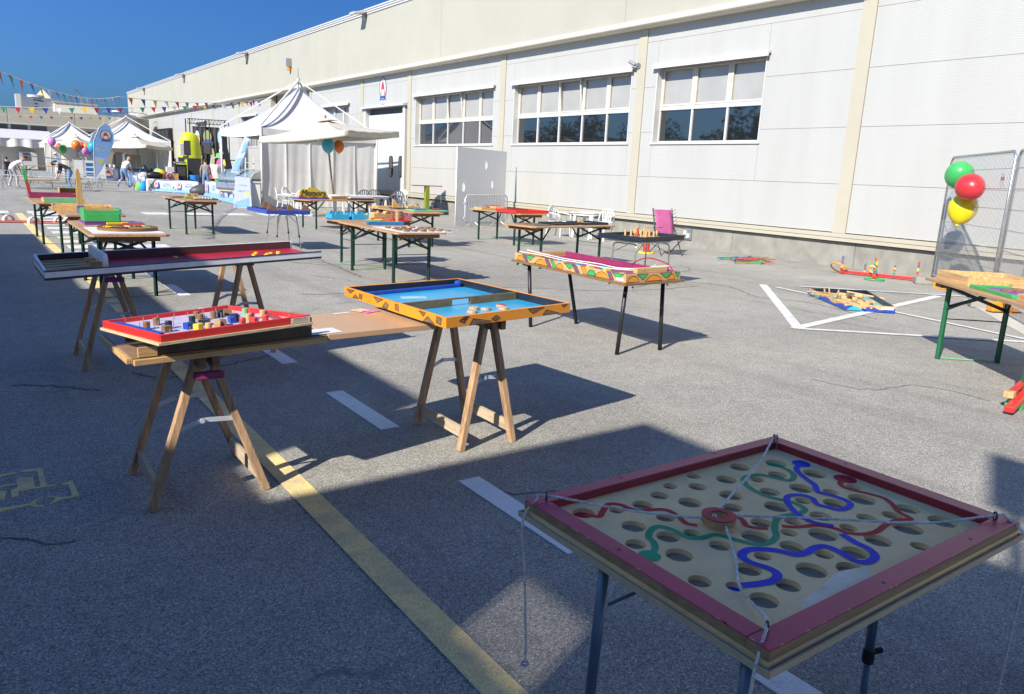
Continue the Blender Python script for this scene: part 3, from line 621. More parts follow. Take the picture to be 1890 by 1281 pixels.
FB = [((.55, .2, .5), 94, 262, .3, 'pink balloon on the left corner of the farthest gazebo'), ((.6, .12, .08), 112, 270, .22, 'red balloon behind a green one at the far gazebo'), ((.07, .4, .1), 116, 275, .3, 'green balloon left of centre among the far balloons'), ((.68, .2, .02), 140, 268, .34, 'orange balloon left of the pair over the blue one, far gazebo'), ((.03, .15, .55), 145, 273, .27, 'dark blue balloon behind the left orange one, far gazebo'), ((.62, .08, .05), 155, 269, .25, 'red balloon above the right orange one, far gazebo'), ((.7, .22, .04), 160, 272.5, .33, 'orange balloon right of centre among the far balloons'), ((.55, .2, .5), 156.5, 279, .28, 'pink balloon lowest of the far bunch'), ((.02, .35, .65), 168.5, 271.5, .36, 'light blue balloon beside the feather banner'), ((.35, .15, .6), 166, 281, .2, 'violet balloon under the light blue one by the feather banner')]
FBP = [(4.66, 56.5, 2.38), (5.18, 58.2, 2.14), (5.28, 57.0, 1.98), (6.03, 57.0, 2.26), (6.17, 58.0, 2.1), (6.48, 58.2, 2.25), (6.63, 57.2, 2.14), (6.5, 57.0, 1.92), (6.89, 56.4, 2.19), (6.79, 57.5, 1.86)]
for (c, a, b, d, l), p in zip(FB, FBP): balloon(c, p, d*.82, l, 'balloons by the distant gazebos')

# ================================================================== pennant strings
PC = {'w': (.7, .7, .68), 'r': (.42, .03, .05), 'g': (.02, .25, .18), 'o': (.62, .13, .03), 'b': (.04, .05, .30), 'y': (.68, .46, .03)}
def pennants(label, pts, step, ln, wd, seq, sag, start=0):
    t = thing('pennant_string', label, 'bunting', pts[0], 0, 'pennant strings across the yard')
    P = [Vector(p)-Vector(pts[0]) for p in pts]; line_ = []
    for a, b in zip(P[:-1], P[1:]):
        for k in range(24): u = k/24; line_.append(a.lerp(b, u)-Vector((0, 0, sag*4*u*(1-u)*(b-a).length/20)))
    line_.append(P[-1]); MB().tube(line_, .011, 5).obj('cord', mat('cord_white', (.7, .7, .7), .7), t)
    d = 0; nxt = start; i = 0; rnd = random.Random(len(pts)*7+int(step*100))
    for a, b in zip(line_[:-1], line_[1:]):
        L = (b-a).length
        while nxt < d+L:
            p = a.lerp(b, (nxt-d)/L); e = (b-a).normalized(); sw = Vector((e.y, -e.x, 0))*rnd.uniform(.0, .35)*ln+e*rnd.uniform(.0, .12)*ln; dn = Vector((0, 0, -ln*rnd.uniform(.86, 1.0)))
            q = p+e*wd; tip = (p+q)/2+dn+sw; mid0 = p.lerp(tip, .5)+sw*.12; mid1 = q.lerp(tip, .5)-sw*.05
            MB().add([p, q, mid1, mid0, tip], [(0, 3, 2, 1), (3, 4, 2)]).obj('pennant', mat('pennant_'+seq[i % len(seq)], PC[seq[i % len(seq)]], .6, var=.04), t, solid=.002); i += 1; nxt += step
        d += L
pennants('nearest pennant string with long narrow flags running from the upper left to the large gazebo', [(.40, 15.6, 3.02), (4.58, 30, 3.66), (12.3, 38.5, 4.75)], .74, .30, .27, 'wrgobywrgoby', .35)
pennants('middle pennant string crossing level in front of the far cream building', [(1.0, 44, 3.68), (5.1, 44, 3.93), (14.4, 46, 5.2)], .56, .33, .27, 'wgrybwgyrbrwgrb', .25, .1)
pennants('farthest pennant string with tiny flags above the small gazebos', [(1.4, 60, 3.9), (9.4, 62, 4.42)], .62, .22, .26, 'wrwyogrwrbyogwry', .12)

# ================================================================== tables
def beer_table(label, c, rz, L=2.2, Wd=.84, z=.77, legs=M_green, cat='table', legs2=None, group='folding beer tables with green steel legs'):
    t = thing('beer_table', label, cat, (c[0], c[1], 0), rz, group); l2, w2 = L/2, Wd/2
    n = 3
    for k in range(n):
        a = -w2+Wd*k/n; b = a+Wd/n
        ro = .05
        if k == 0: poly = [(-l2+ro, a), (l2-ro, a), (l2, a+ro), (l2, b-.0015), (-l2, b-.0015), (-l2, a+ro)]
        elif k == n-1: poly = [(-l2, a+.0015), (l2, a+.0015), (l2, b-ro), (l2-ro, b), (-l2+ro, b), (-l2, b-ro)]
        else: poly = [(-l2, a+.0015), (l2, a+.0015), (l2, b-.0015), (-l2, b-.0015)]
        MB().prism(poly, z-.026, z).obj('plank', M_bw, t, bev=.003)
    for s in (-1, 1):
        box('end_rail', M_bwd, t, s*(l2-.07), s*(l2-.21), -w2+.1, w2-.1, z-.085, z-.027, bev=.003)
        x = s*(l2-.33); yv = w2-.13; h = z-.03
        for q in (-1, 1):
            b = MB(); b.box(x-.017, x+.017, q*yv-.017, q*yv+.003, 0, h).box(x-.017, x-.010, q*yv-.017, q*yv+.022, 0, h).box(x+.010, x+.017, q*yv-.017, q*yv+.022, 0, h); b.obj('leg', legs, t)
        b = MB(); b.bar((x+.02*s, -yv, h-.03), (x+.02*s, yv, h-.24), .014, .034).bar((x-.02*s, yv, h-.03), (x-.02*s, -yv, h-.24), .014, .034); b.obj('cross_brace', M_dgreen, t)
        MB().tube([(x, -yv, .42), (x, yv, .42)], .006, 6).obj('stay_rod', M_dgreen, t)
        MB().tube([(x, -yv, .012), (x, yv, .012)], .007, 6).obj('foot_rod', M_lgrn, t)
        b = MB(); [b.bar((x, q*yv, h-.26), (x-s*.42, q*yv*.35, h-.01), .024, .016) for q in (-1, 1)]; b.obj('strut', M_dgreen, t)
    return t
beer_table('folding beer table with the pink tray and leaning striped post, farthest in the left row', (1.38, 17.1), 90)
beer_table('folding beer table with the pine tray and standing paddle, middle of the left row', (1.53, 13.9), 90)
beer_table('folding beer table with the tall green box and spoked disc, nearest in the left row', (1.49, 10.65), 90, L=2.2)
beer_table('folding beer table standing alone with small games in front of the banner barriers', (4.26, 19.0), 91)
beer_table('folding beer table with wooden discs on white paper, behind the orange tray', (5.32, 10.75), 89)
t = beer_table('dark edged table with blue boxes, behind the table with wooden discs', (5.72, 12.35), 4, L=1.5, Wd=.7)
beer_table('folding beer table with the T shaped stand, in front of the white door', (8.1, 15.6), 90)
beer_table('folding beer table with the large red tray, in front of the crowd barrier', (10.93, 15.62), 91)
beer_table('folding beer table with flat black trays, set across in front of the white chairs', (9.2, 11.3), 8, L=2.3)
beer_table('folding beer table carrying the yellow lettered board under the parasol', (8.3, 20.1), 16, L=2.4)
beer_table('folding beer table at the right edge with the pine box and green rimmed tray', (7.68, 2.80), 49, z=.80, legs=M_bgreen)

# ---- little makers
def tray(name, label, c, rz, z, L, Wd, h, side, floor, cat='game board', t_=.018, group=None, tilt=0, ends=None):
    t = thing(name, label, cat, (c[0], c[1], z), rz, group); t.rotation_euler = (R(tilt), 0, R(rz)) if tilt else t.rotation_euler
    l, w = L/2, Wd/2
    box('floor', floor, t, -l, l, -w, w, 0, .012)
    sides = [(-l, l, -w-t_, -w), (-l, l, w, w+t_), (-l-t_, -l, -w-t_, w+t_), (l, l+t_, -w-t_, w+t_)]
    for i, s in enumerate(sides):
        box('rim', ends if (ends and i >= 2) else side, t, s[0], s[1], s[2], s[3], 0, h, bev=.002)
    return t
def solid(name, label, cat, mb, m, loc, rz=0, group=None, bev=0, smooth=False):
    o = mb.obj(name, m, bev=bev, smooth=smooth); o.location = loc; o.rotation_euler = (0, 0, R(rz)); return tag(o, label, cat, group)

# A1 table items
t = tray('marble_tray', 'pink painted tray with an open floor at the far end of the left row', (1.42, 17.95), 0, .772, .80, .55, .09, M_mag, M_pink)
t = thing('striped_post', 'leaning post striped green, brown and red, standing on the far left table', 'post', (1.06, 18.3, .775)); d = Vector((-.09, .0, .60))
for k, (a, b, mm) in enumerate(((0, .1, M_white), (.1, .2, M_brown), (.2, .38, M_red), (.38, .55, M_brown), (.55, .9, M_grn), (.9, 1.0, M_lgrn))): MB().bar(d*a*.98, d*b*.98, .06, .045).obj('post_section', mm, t)
solid('green_block', 'small green block at the foot of the striped post', 'block', MB().box(-.09, .09, -.04, .04, 0, .07), M_lgrn, (1.22, 18.35, .785))
t = tray('wooden_crate', 'small pine crate lying on its side behind the pink tray', (1.75, 18.35), 0, .785, .34, .20, .03, M_brown, M_pine, 'crate'); box('back', M_pine, t, -.17, .17, .08, .1, .0, .17); box('lid', M_lgrn, t, -.19, .19, -.1, .1, .17, .185); box('side', M_pine, t, -.19, -.172, -.1, .1, 0, .17); box('side', M_pine, t, .172, .19, -.1, .1, 0, .17)
solid('red_ball', 'tiny red ball right of the pine crate on the far left table', 'ball', MB().ell((0, 0, .04), .035, .035, .035, 10, 8), M_red2, (1.93-.12, 18.0, .785), smooth=True)
t = tray('green_sided_tray', 'flat pine tray with a pale green front board on the far left table', (1.45, 16.3), 0, .772, .62, .42, .075, M_lgrn, M_ply, ends=M_pine)
solid('paper_cards', 'white cards scattered in the green fronted tray', 'cards', MB().box(-.15, .1, -.06, .06, 0, .012).box(.0, .2, .0, .1, .013, .02), M_paper, (1.45, 16.32, .785))
# A2 table items
t = tray('pine_tray', 'long open pine tray on the middle table of the left row', (1.50, 14.0), -4, .772, .80, .62, .085, M_piney, M_ply)
t = tray('slate_blue_tray', 'small slate blue tray with coloured blocks in front of the pine tray', (1.63, 13.12), 0, .772, .52, .30, .08, mat('slate_paint', (.10, .17, .24), .5), M_navy)
for (x, y, mm, l) in ((.1, .08, M_bluef, 'blue block in the slate blue tray'), (-.16, 0, M_brown, 'dark wooden block at the left of the slate blue tray'), (.04, -.06, M_piney, 'small round pine block in the slate blue tray'), (.2, -.05, M_lgrn, 'green striped block at the right of the slate blue tray')):
    solid('block', l, 'block', MB().box(-.05, .05, -.03, .03, 0, .085), mm, (1.63+x, 13.12+y, .785), 0, 'blocks in the slate blue tray')
t = thing('wooden_paddle', 'tall upright wooden paddle standing at the corner of the slate blue tray', 'paddle', (1.39, 13.2, .775)); T = upright((0, 0, 0), 0)
MB().prism([(-.035, 0), (.035, 0), (.035, .30), (.04, .42), (.028, .48), (.032, .54), (.012, .64), (-.02, .66), (-.035, .6), (-.028, .44), (-.045, .34)], 0, .03, 0, T).obj('blade', wood('pine_z', (.50, .31, .12), GZ), t, bev=.004)
box('foot', mat('slate_paint', (.10, .17, .24)), t, -.05, .05, -.06, .03, 0, .11)
# A3 table items
t = thing('green_box', 'tall bright green box with an open pine lined top', 'box', (1.42, 11.35, .80)); l = .19
box('front', M_grn, t, -l, l, -.2, -.182, 0, .14); box('front_board', M_grn, t, -l-.004, l+.004, -.222, -.202, 0, .10, bev=.003)
box('back', M_pine, t, -l, l, .182, .2, 0, .155); box('side', M_grn, t, -l-.02, -l, -.2, .2, 0, .155); box('side', M_grn, t, l, l+.02, -.2, .2, 0, .155); box('floor', M_pine, t, -l, l, -.18, .18, 0, .012)
t = tray('purple_tray', 'low purple and pine tray under the green box', (1.42, 11.3), 0, .772, .42, .60, .028, M_purp, M_pine)
box('paper_sheet', M_paper, None, 1.13, 1.88, 9.68, 10.6, .7715, .7745); tag(bpy.context.scene.collection.objects['paper_sheet'], 'white paper sheet under the spoked disc on the nearest left table', 'paper')
t = thing('spoked_disc', 'round wooden disc divided by spokes with pegs, on white paper', 'game board', (1.56, 10.2, .7755))
MB().cyl((0, 0, 0), .33, .014, 40).obj('base', M_brown, t); MB().ring((0, 0, .014), .33, .315, .022, 40).obj('rim', M_bwd, t)
for k in range(8): a = k*math.pi/8; box('spoke', M_brown, t, -.315, .315, -.004, .004, .014, .032, T=Matrix.Rotation(a, 4, 'Z'))
for k, (r, a, mm) in enumerate(((.22, 3.3, M_yelp), (.24, 2.9, M_yelp), (.1, .6, M_lgrn), (.2, .3, M_lgrn), (.05, 1.4, M_pine), (.22, -.3, M_lgrn))):
    solid('peg', ('yellow peg on the spoked disc' if mm is M_yelp else 'pale wooden peg on the spoked disc' if mm is M_pine else 'green peg on the spoked disc'), 'peg', MB().tube([(-.03, 0, .012), (.035, 0, .02)], .012, 8), mm, (1.56+r*math.cos(a), 10.2+r*math.sin(a), .792), k*37, 'pegs on the spoked disc')
for k, (x, y, mm, l, rz) in enumerate(((1.56, 10.95, M_yelp, 'yellow baton lying behind the spoked disc', 8), (1.74, 11.05, M_bluef, 'blue toy handle lying behind the spoked disc', -8), (1.73, 10.85, M_red2, 'red baton lying behind the spoked disc', 3))):
    solid('baton', l, 'baton', MB().bar((-.13, 0, .02), (.13, 0, .02), .03), mm, (x, y, .772), rz, 'coloured batons on the nearest left table', bev=.005)
# B table items
t = tray('flat_dark_tray', 'flat dark board at the back of the lone beer table', (4.2, 19.3), 5, .772, .45, .3, .02, M_brown, M_dgrey)
t = thing('green_toy_box', 'small pine and green toy box with round eyes on the lone table', 'toy', (4.28, 18.9, .772)); box('body', M_pine, t, -.13, .13, -.06, .06, .03, .11); box('tray', M_grn, t, -.16, .16, -.08, .08, 0, .035)
for x in (-.07, .07): MB().cyl((0, 0, 0), .014, .01, 10, T=upright((x, -.061, .08), 0)).obj('eye', M_ink, t)
t = tray('domino_tray', 'round edged brown tray with white pieces on the lone table', (4.42, 18.35), 5, .772, .48, .3, .025, M_bwd, M_brown)
for k in range(7): solid('white_piece', 'small white game piece, %s from the left in the row on the brown tray' % ('first', 'second', 'third', 'fourth', 'fifth', 'sixth', 'seventh')[k], 'game piece', MB().box(-.022, .022, -.03, .03, 0, .03), M_white, (4.24+.06*k, 18.45+.005*k, .786), 8*k, 'white pieces on the brown tray')
# C table items
t = thing('paper_sheet', 'large white paper sheet under the wooden discs', 'paper', (5.42, 10.15, .7705)); box('sheet', M_paper, t, -.42, .40, -.48, .55, 0, .003)
rnd = random.Random(3)
k = 0
for i in range(4):
    for j in range(3):
        x = 5.14+.125*j+rnd.uniform(-.015, .015); y = 9.82+.2*i+rnd.uniform(-.03, .03)
        solid('wooden_disc', 'dark wooden disc, %s column, %s row of the left cluster on white paper' % (('left', 'middle', 'right')[j], ('front', 'second', 'third', 'back')[i]), 'disc', MB().cyl((0, 0, 0), .046, .018, 16), M_bwd, (x, y, .774), 0, 'wooden discs on white paper')
        solid('wooden_disc', 'light wooden disc, %s column, %s row of the right cluster on white paper' % (('left', 'middle', 'right')[j], ('front', 'second', 'third', 'back')[i]), 'disc', MB().cyl((0, 0, 0), .046, .018, 16), M_brown, (x+.42, y+.02, .774), 0, 'light wooden discs on white paper')
t = thing('blue_game_bar', 'long blue box lying across the table behind the wooden discs', 'game', (5.42, 11.1, .772), -6); box('body', M_bluef, t, -.30, .30, -.05, .05, 0, .045, bev=.003); box('top_inlay', M_sky, t, -.28, .28, -.035, .035, .0455, .05); box('peg_post', M_pine, t, .18, .21, -.02, .02, .05, .24)
# dark edged table items
for x, l in ((5.12, 'left one of the two blue notched boxes'), (5.5, 'right one of the two blue notched boxes, with a peak')):
    t = thing('blue_notched_box', l, 'box', (x, 12.32, .772), 4, 'blue notched boxes'); T = upright((0, -.1, 0), 0); mb = MB()
    prof = [(-.16, 0), (.16, 0), (.16, .12), (.12, .12), (.11, .08), (.0, .09), (-.05, .14), (-.08, .14), (-.10, .08), (-.16, .10)]
    mb.prism(prof, 0, .02, 0, T); mb.obj('front', M_sky, t); MB().prism(prof, 0, .02, 0, upright((0, .12, 0), 0)).obj('back', M_sky, t)
    box('floor', M_bluef, t, -.16, .16, -.099, .1, 0, .02); box('side', M_sky, t, -.16, -.145, -.099, .099, .021, .09); box('side', M_sky, t, .145, .16, -.099, .099, .021, .09)
t = tray('crate', 'pine crate heaped with small wooden blocks', (5.85, 12.2), 6, .772, .36, .24, .11, M_pine, M_pine, 'crate')
rnd = random.Random(5)
for k in range(16): solid('wooden_block', 'small pale wooden block heaped in the pine crate', 'block', MB(Matrix.Rotation(rnd.uniform(0, 3), 4, (rnd.random(), rnd.random(), 1))).box(-.028, .028, -.02, .02, -.014, .014), M_piney, (5.85+rnd.uniform(-.13, .13), 12.2+rnd.uniform(-.08, .08), .772+.10+rnd.uniform(0, .035)), 0, 'blocks heaped in the pine crate')
for k, (mm, l) in enumerate(((M_lgrn, 'green stick lying by the blue boxes'), (M_yelp, 'yellow stick lying by the blue boxes'), (M_red2, 'red stick lying by the pine crate'))): solid('stick', l, 'stick', MB().bar((-.12, 0, .01), (.12, 0, .012), .014), mm, (5.62+.04*k, 11.98+.0*k, .772+.016*k), -30+14*k, 'coloured sticks on the dark edged table')
t = thing('rope_coil', 'coil of brown rope on a small red frame', 'rope', (6.1, 11.98, .772))
for k in range(5): MB().tube([((.09-.006*k)*math.cos(a*.4), (.09-.006*k)*math.sin(a*.4), .05+.026*k) for a in range(16)], .014, 6, closed=True).obj('rope_turn', M_brown, t)
box('frame', M_red, t, -.16, .12, -.12, .12, 0, .03); box('frame_post', M_pink, t, -.15, -.13, -.02, .0, .03, .2)
t = thing('pink_box', 'pink open toy box with a notched side', 'box', (6.32, 12.3, .772), 4)
MB().prism([(-.16, 0), (.16, 0), (.16, .12), (.10, .12), (.08, .07), (-.08, .09), (-.16, .17)], 0, .018, 0, upright((0, -.08, 0), 0)).obj('front', M_pink, t); box('back', M_pink, t, -.16, .16, .08, .1, 0, .12); box('floor', M_mag, t, -.16, .16, -.079, .079, 0, .015)
# E table items
t = thing('t_shaped_stand', 'T shaped stand with a green upright and a thin red top bar', 'game', (8.38, 15.1, .772)); box('base', M_lgrn, t, -.42, .42, -.22, .22, 0, .03, bev=.004); box('post', mat('olive_paint', (.20, .24, .03), .5), t, -.045, .045, -.045, .045, .03, .545); box('top_bar', mat('brick_paint', (.35, .07, .03), .5), t, -.37, .37, -.05, .05, .545, .565)
for x in (-.36, .36): MB().tube([(x, 0, .545), (x*1.02, 0, .18)], .002, 4).obj('string', M_rope, t)
solid('blue_box', 'flat blue box on the green base of the T shaped stand', 'box', MB().box(-.12, .12, -.05, .05, 0, .03), M_bluef, (8.15, 14.98, .803)); solid('dark_red_box', 'flat dark red box right of the green upright', 'box', MB().box(-.1, .1, -.05, .05, 0, .03), M_dred, (8.6, 15.05, .803))
t = tray('pine_tray_small', 'long flat pine tray at the left end of the table with the T shaped stand', (7.98, 16.35), 0, .772, .5, .3, .035, M_pine, M_red)
t = thing('shark_fin_board', 'black flat board with a pine fin shaped piece standing on it', 'game', (8.25, 15.9, .772)); box('board', M_navy, t, -.3, .35, -.2, .2, 0, .02); MB().prism([(-.1, 0), (.12, 0), (.09, .07), (.02, .1), (-.06, .19), (-.09, .2)], 0, .03, 0, upright((-.15, .15, .02), 0)).obj('fin', M_pine, t)
for k in range(4): box('peg_block', M_piney, t, .02+.075*k, .08+.075*k, -.12, -.03, .02, .07+.02*(k % 2))
# G table items
t = tray('small_pine_tray', 'small pine and orange tray beside the red lidded box', (10.78, 16.3), 0, .772, .5, .34, .05, M_pine, M_orange)
t = thing('red_lidded_box', 'pine box with a red lid on the table by the crowd barrier', 'box', (10.98, 16.25, .79)); box('body', M_pine, t, -.06, .26, -.15, .1, .0, .06); box('lid', M_red, t, -.14, .28, .12, .3, .06, .08)
t = tray('red_tray', 'large shallow red tray with a dark floor near the crowd barrier', (11.0, 15.05), 4, .772, 1.0, .75, .075, M_red, M_navy)
# H table items
t = tray('black_tray', 'flat black tray at the middle of the table before the white chairs', (9.15, 11.33), 8, .772, .62, .42, .035, M_navy, M_dgrey)
t = tray('grey_tray', 'flat grey tray at the left end of the table before the white chairs', (8.45, 11.2), 8, .772, .4, .5, .015, M_brown, M_dgrey)
t = tray('black_tray_blue', 'black tray with pale blue cards at the right end of that table', (9.95, 11.42), 8, .772, .68, .45, .045, M_navy, mat('pale_blue', (.35, .5, .55), .5))
solid('pine_piece', 'pale pine arch standing in the tray with blue cards', 'game piece', MB().prism([(-.08, 0), (.08, 0), (.05, .06), (-.03, .07)], 0, .03, 0, upright((0, 0, 0), 0)), M_pine, (9.78, 11.45, .79)); solid('paper_stack', 'stack of white papers behind the tray with blue cards', 'paper', MB().box(-.14, .14, -.06, .06, 0, .03), M_paper, (9.75, 11.72, .772))
# memory table
t = thing('memory_board', 'yellow cloud shaped sign board with hand lettering on a blue tray', 'sign', (7.72, 20.2, .772), 12)
prof = [(-.45, .03), (-.42, .2), (-.3, .27), (-.2, .24), (-.12, .32), (.0, .27), (.12, .28), (.25, .2), (.38, .22), (.44, .1), (.52, .03)]
MB().prism(prof, 0, .02, 0, upright((0, .05, 0), 0)).obj('cloud_panel', M_yelp, t)
text('lettering', 'Memory', .23, M_ink, t, upright((0, .026, .15), 0), .003, .25)
MB().prism([(-.5, .0), (.5, .0), (.42, .06), (.2, .03), (.05, .07), (-.15, .03), (-.38, .09)], .0, .012, 0, upright((-.02, .02, 0), 0)).obj('red_wave', M_red, t)
box('tray', M_blue, t, -.6, .55, -.2, .2, 0, .025)
solid('white_bag', 'pale bag lying behind the yellow sign board', 'bag', MB().ell((0, 0, .05), .2, .1, .06, 12, 6), M_paper, (7.5+.95, 20.55, .772), smooth=True)
t = thing('pine_rack', 'pine rack with holes in the middle of the table under the parasol', 'rack', (8.42, 20.12, .772), 14); box('body', M_pine, t, -.3, .3, -.05, .05, 0, .09)
for k in range(6): box('hole', M_brown, t, -.24+.07*k, -.20+.07*k, -.053, -.051, .02, .07)
t = thing('grey_case', 'flat grey case with a dark lower edge at the right of that table', 'case', (9.05, 20.32, .772), 14); box('base', M_black, t, -.42, .42, -.2, .2, 0, .03); MB().box(-.4, .42, -.19, .19, .031, .08).obj('lid', mat('case_grey', (.42, .44, .48), .5), t, bev=.02)

# D: metal camping table with the blue tray
def camp_table(label, c, rz, L, Wd, z, spread, top=M_grey, group='folding camping tables with steel tube legs', feet=M_rubber):
    t = thing('camping_table', label, 'table', (c[0], c[1], 0), rz, group); l, w = L/2, Wd/2
    box('tabletop', top, t, -l, l, -w, w, z-.025, z, bev=.004)
    for s in (-1, 1):
        MB().tube([(s*(l-.08), -w+.12, z-.05), (s*(l-.08), w-.12, z-.05)], .011, 8).obj('leg_bow', M_galv, t, smooth=True)
        for q in (-1, 1):
            a = Vector((s*(l-.08), q*(w-.12), z-.05)); b = Vector((s*(l-.06), q*(w-.07), z-.10)); e = Vector((s*(l-.02+spread), q*(w-.04+spread), .02)); mm = b.lerp(e, .62)
            MB().tube([a, a.lerp(b, .6)+Vector((0, q*.012, .012)), b, mm], .0125, 8).obj('leg', M_galv, t, smooth=True); MB().tube([mm, e], .009, 8).obj('leg_extension', M_galv, t)
            MB().cyl((mm.x, mm.y, mm.z-.02), .018, .035, 10).obj('clamp', M_rubber, t); MB().cyl((e.x, e.y, 0), .015, .03, 10).obj('foot', feet, t)
        MB().tube([(s*(l-.06), w-.08, z-.2), (s*(l-.4), w-.2, z-.03)], .005, 5).obj('strut', M_dgrey, t); MB().tube([(s*(l-.06), -w+.08, z-.2), (s*(l-.4), -w+.2, z-.03)], .005, 5).obj('strut', M_dgrey, t)
    return t
camp_table('camping table under the royal blue tray left of the gazebo front', (5.22, 15.4), 84, .95, .50, .715, .03)
t = thing('royal_blue_tray', 'royal blue tray with brown wooden ramps in the middle ground', 'game board', (4.98, 14.95, .716), 90)
for s in ((-.6, .6, -.42, -.4), (-.6, .6, .4, .42), (-.62, -.6, -.42, .42), (.6, .62, -.42, .42)): box('rim', M_blue, t, s[0], s[1], s[2], s[3], 0, .07)
box('floor', M_bluef, t, -.6, .6, -.4, .4, 0, .015)
for (x, y, rz) in ((-.45, .3, 0), (-.4, -.38, 0), (.5, .1, 0), (-.5, -.05, 0)): MB().prism([(-.13, 0), (.13, 0), (.13, .03), (.02, .12), (-.02, .13), (-.05, .04)], 0, .03, 0, Matrix.Translation((x, y, .05)) @ Matrix.Rotation(R(-90), 4, 'Z') @ Matrix.Rotation(math.pi/2, 4, 'X')).obj('ramp', M_brown, t)
for k in range(10): box('obstacle', M_brown, t, -.3+.07*k, -.27+.07*k, -.1+.03*(k % 3), .1, .015, .075)
# K: camping table with peg board
camp_table('camping table with steel legs and black feet under the black peg tray', (8.78, 8.72), 4, .92, .62, .725, -.02, M_wmetal)
t = tray('black_peg_tray', 'black edged tray with standing pine pegs in front of the pink chair', (8.85, 8.8), 14, .735, 1.22, .82, .075, M_navy, M_grn)
box('peg_base', M_pine, t, -.42, .38, -.22, .18, .013, .035)
rnd = random.Random(11)
for k in range(13): MB().cyl((-.36+.055*k, rnd.uniform(-.15, .15), .035), .016, rnd.uniform(.09, .15), 10).obj('peg', M_pine, t)
MB().cyl((.02, .1, .035), .015, .13, 10).obj('peg', M_red2, t)

# ================================================================== trestles
M_stay = mat('zinc_stay', (.62, .65, .70), .35, metal=.3)
def trestle(label, x0, x1, y0, y1, z, clamp=None, spl=.0, beam=.12):
    """feet at x0/x1 and y0/y1; beam along y under the board"""
    cx = (x0+x1)/2; t = thing('trestle', label, 'trestle', (cx, (y0+y1)/2, 0), 0, 'folding wooden trestles'); hw = (x1-x0)/2; hy = (y1-y0)/2
    for q in (-1, 1):
        for s in (-1, 1):
            MB().bar((s*.028, q*(hy-.03), z-.03), (s*hw, q*hy, 0.0), .036, .048, up=(0, 1, 0)).obj('leg', M_leg, t, bev=.003)
        f = .50; zz = z*(1-f); xx = hw*f+.02
        MB().bar((-xx, q*hy-q*.028, zz-.02), (-.02, q*hy-q*.03, zz+.025), .006, .022).obj('hinge_stay', M_stay, t); MB().bar((-.02, q*hy-q*.034, zz+.025), (xx, q*hy-q*.028, zz+.015), .006, .022).obj('hinge_stay', M_stay, t)
        MB().cyl((0, 0, 0), .012, .014, 10, T=upright((-.02, q*hy-q*.03, zz+.025), 0)).obj('rivet', M_stay, t)
    for s in (-1, 1):
        MB().bar((s*hw*.86, -hy, z*.13), (s*hw*.86, hy, z*.13), .02, .07).obj('foot_board', M_legp, t, bev=.002)
    for s in (-1, 1): MB().bar((s*.03, -hy-.08, z-.03), (s*.03, hy+.08, z-.03), .036, .075).obj('beam', M_brown, t, bev=.003)
    if clamp: box('gusset', clamp, t, -.075, .06, -hy-.11, -hy-.075, z-.115, z-.080, bev=.006)
    return t
trestle('wooden trestle nearest the camera, under the red peg box', .58, 1.12, 3.64, 4.16, .755, M_mag)
trestle('wooden trestle under the orange rimmed blue box', 2.28, 2.66, 3.63, 4.18, .808)
trestle('wooden trestle with a purple gusset under the goal end of the long white rimmed game', .62, 1.12, 6.48, 7.05, .81, M_purp)
trestle('dark wooden trestle under the far end of the long white rimmed game', 1.66, 2.10, 6.50, 7.03, .855)
# long board carrying the red box and running under the orange one
t = thing('long_board', 'long wide tan board lying on the trestles between the red box and the orange box', 'board', (0, 0, 0))
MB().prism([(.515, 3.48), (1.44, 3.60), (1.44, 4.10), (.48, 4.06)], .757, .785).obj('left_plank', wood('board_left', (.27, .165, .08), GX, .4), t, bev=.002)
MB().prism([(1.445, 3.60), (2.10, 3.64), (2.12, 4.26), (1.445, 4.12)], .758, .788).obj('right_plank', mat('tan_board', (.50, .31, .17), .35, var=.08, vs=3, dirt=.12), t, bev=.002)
MB().bar((.52, 3.468, .766), (1.43, 3.588, .766), .02, .026).obj('edge_lip', M_pine, t, bev=.002)
MB().bar((.505, 3.50, .768), (.47, 4.04, .768), .018, .026).obj('end_lip', M_pine, t, bev=.002)
t = thing('leaflet', 'colourful leaflet on the tan board beside the orange box', 'leaflet', (1.90, 4.14, .789), 20); box('page', mat('leaflet_pink', (.50, .18, .36), .5, var=.6, vs=18), t, -.05, .06, -.06, .06, 0, .003); box('page', mat('leaflet_orange', (.75, .5, .35), .5, var=.5, vs=30), t, -.06, .02, -.02, .07, .004, .006)
o = solid('paper_label', 'small white paper strip near the far edge of the tan board', 'label', MB().box(-.05, .05, -.013, .013, 0, .001), M_paper, (1.74, 4.13, .789), 8)
# stepped dark support and papers under the red box
t = thing('stepped_support', 'dark stained support board with a stepped pale left end under the red box', 'board', (0, 0, 0))
T = Matrix.Translation((.565, 3.515, .786)) @ Matrix.Rotation(R(8), 4, 'Z') @ Matrix.Rotation(math.pi/2, 4, 'X')
MB().prism([(-.02, 0), (.80, .0), (.80, .098), (.10, .086), (.08, .045), (-.02, .045)], 0, .022, 0, T).obj('front_board', mat('dark_stain', (.055, .035, .02), .4, var=.5, vs=7), t, bev=.002)
MB().prism([(-.03, 0), (.05, 0), (.05, .044), (-.03, .043)], .023, .034, 0, T).obj('pale_end', M_pine, t, bev=.001)
MB().prism([(-.02, 0), (.6, .0), (.6, .095), (.10, .085), (.08, .045), (-.02, .045)], 0, .022, 0, Matrix.Translation((0, .34, 0)) @ T).obj('back_board', M_brown, t)
solid('white_sheet', 'white sheet of paper sticking out right of the dark support', 'paper', MB().box(-.11, .11, -.06, .06, 0, .002), M_paper, (1.42, 3.68, .7895), 5)

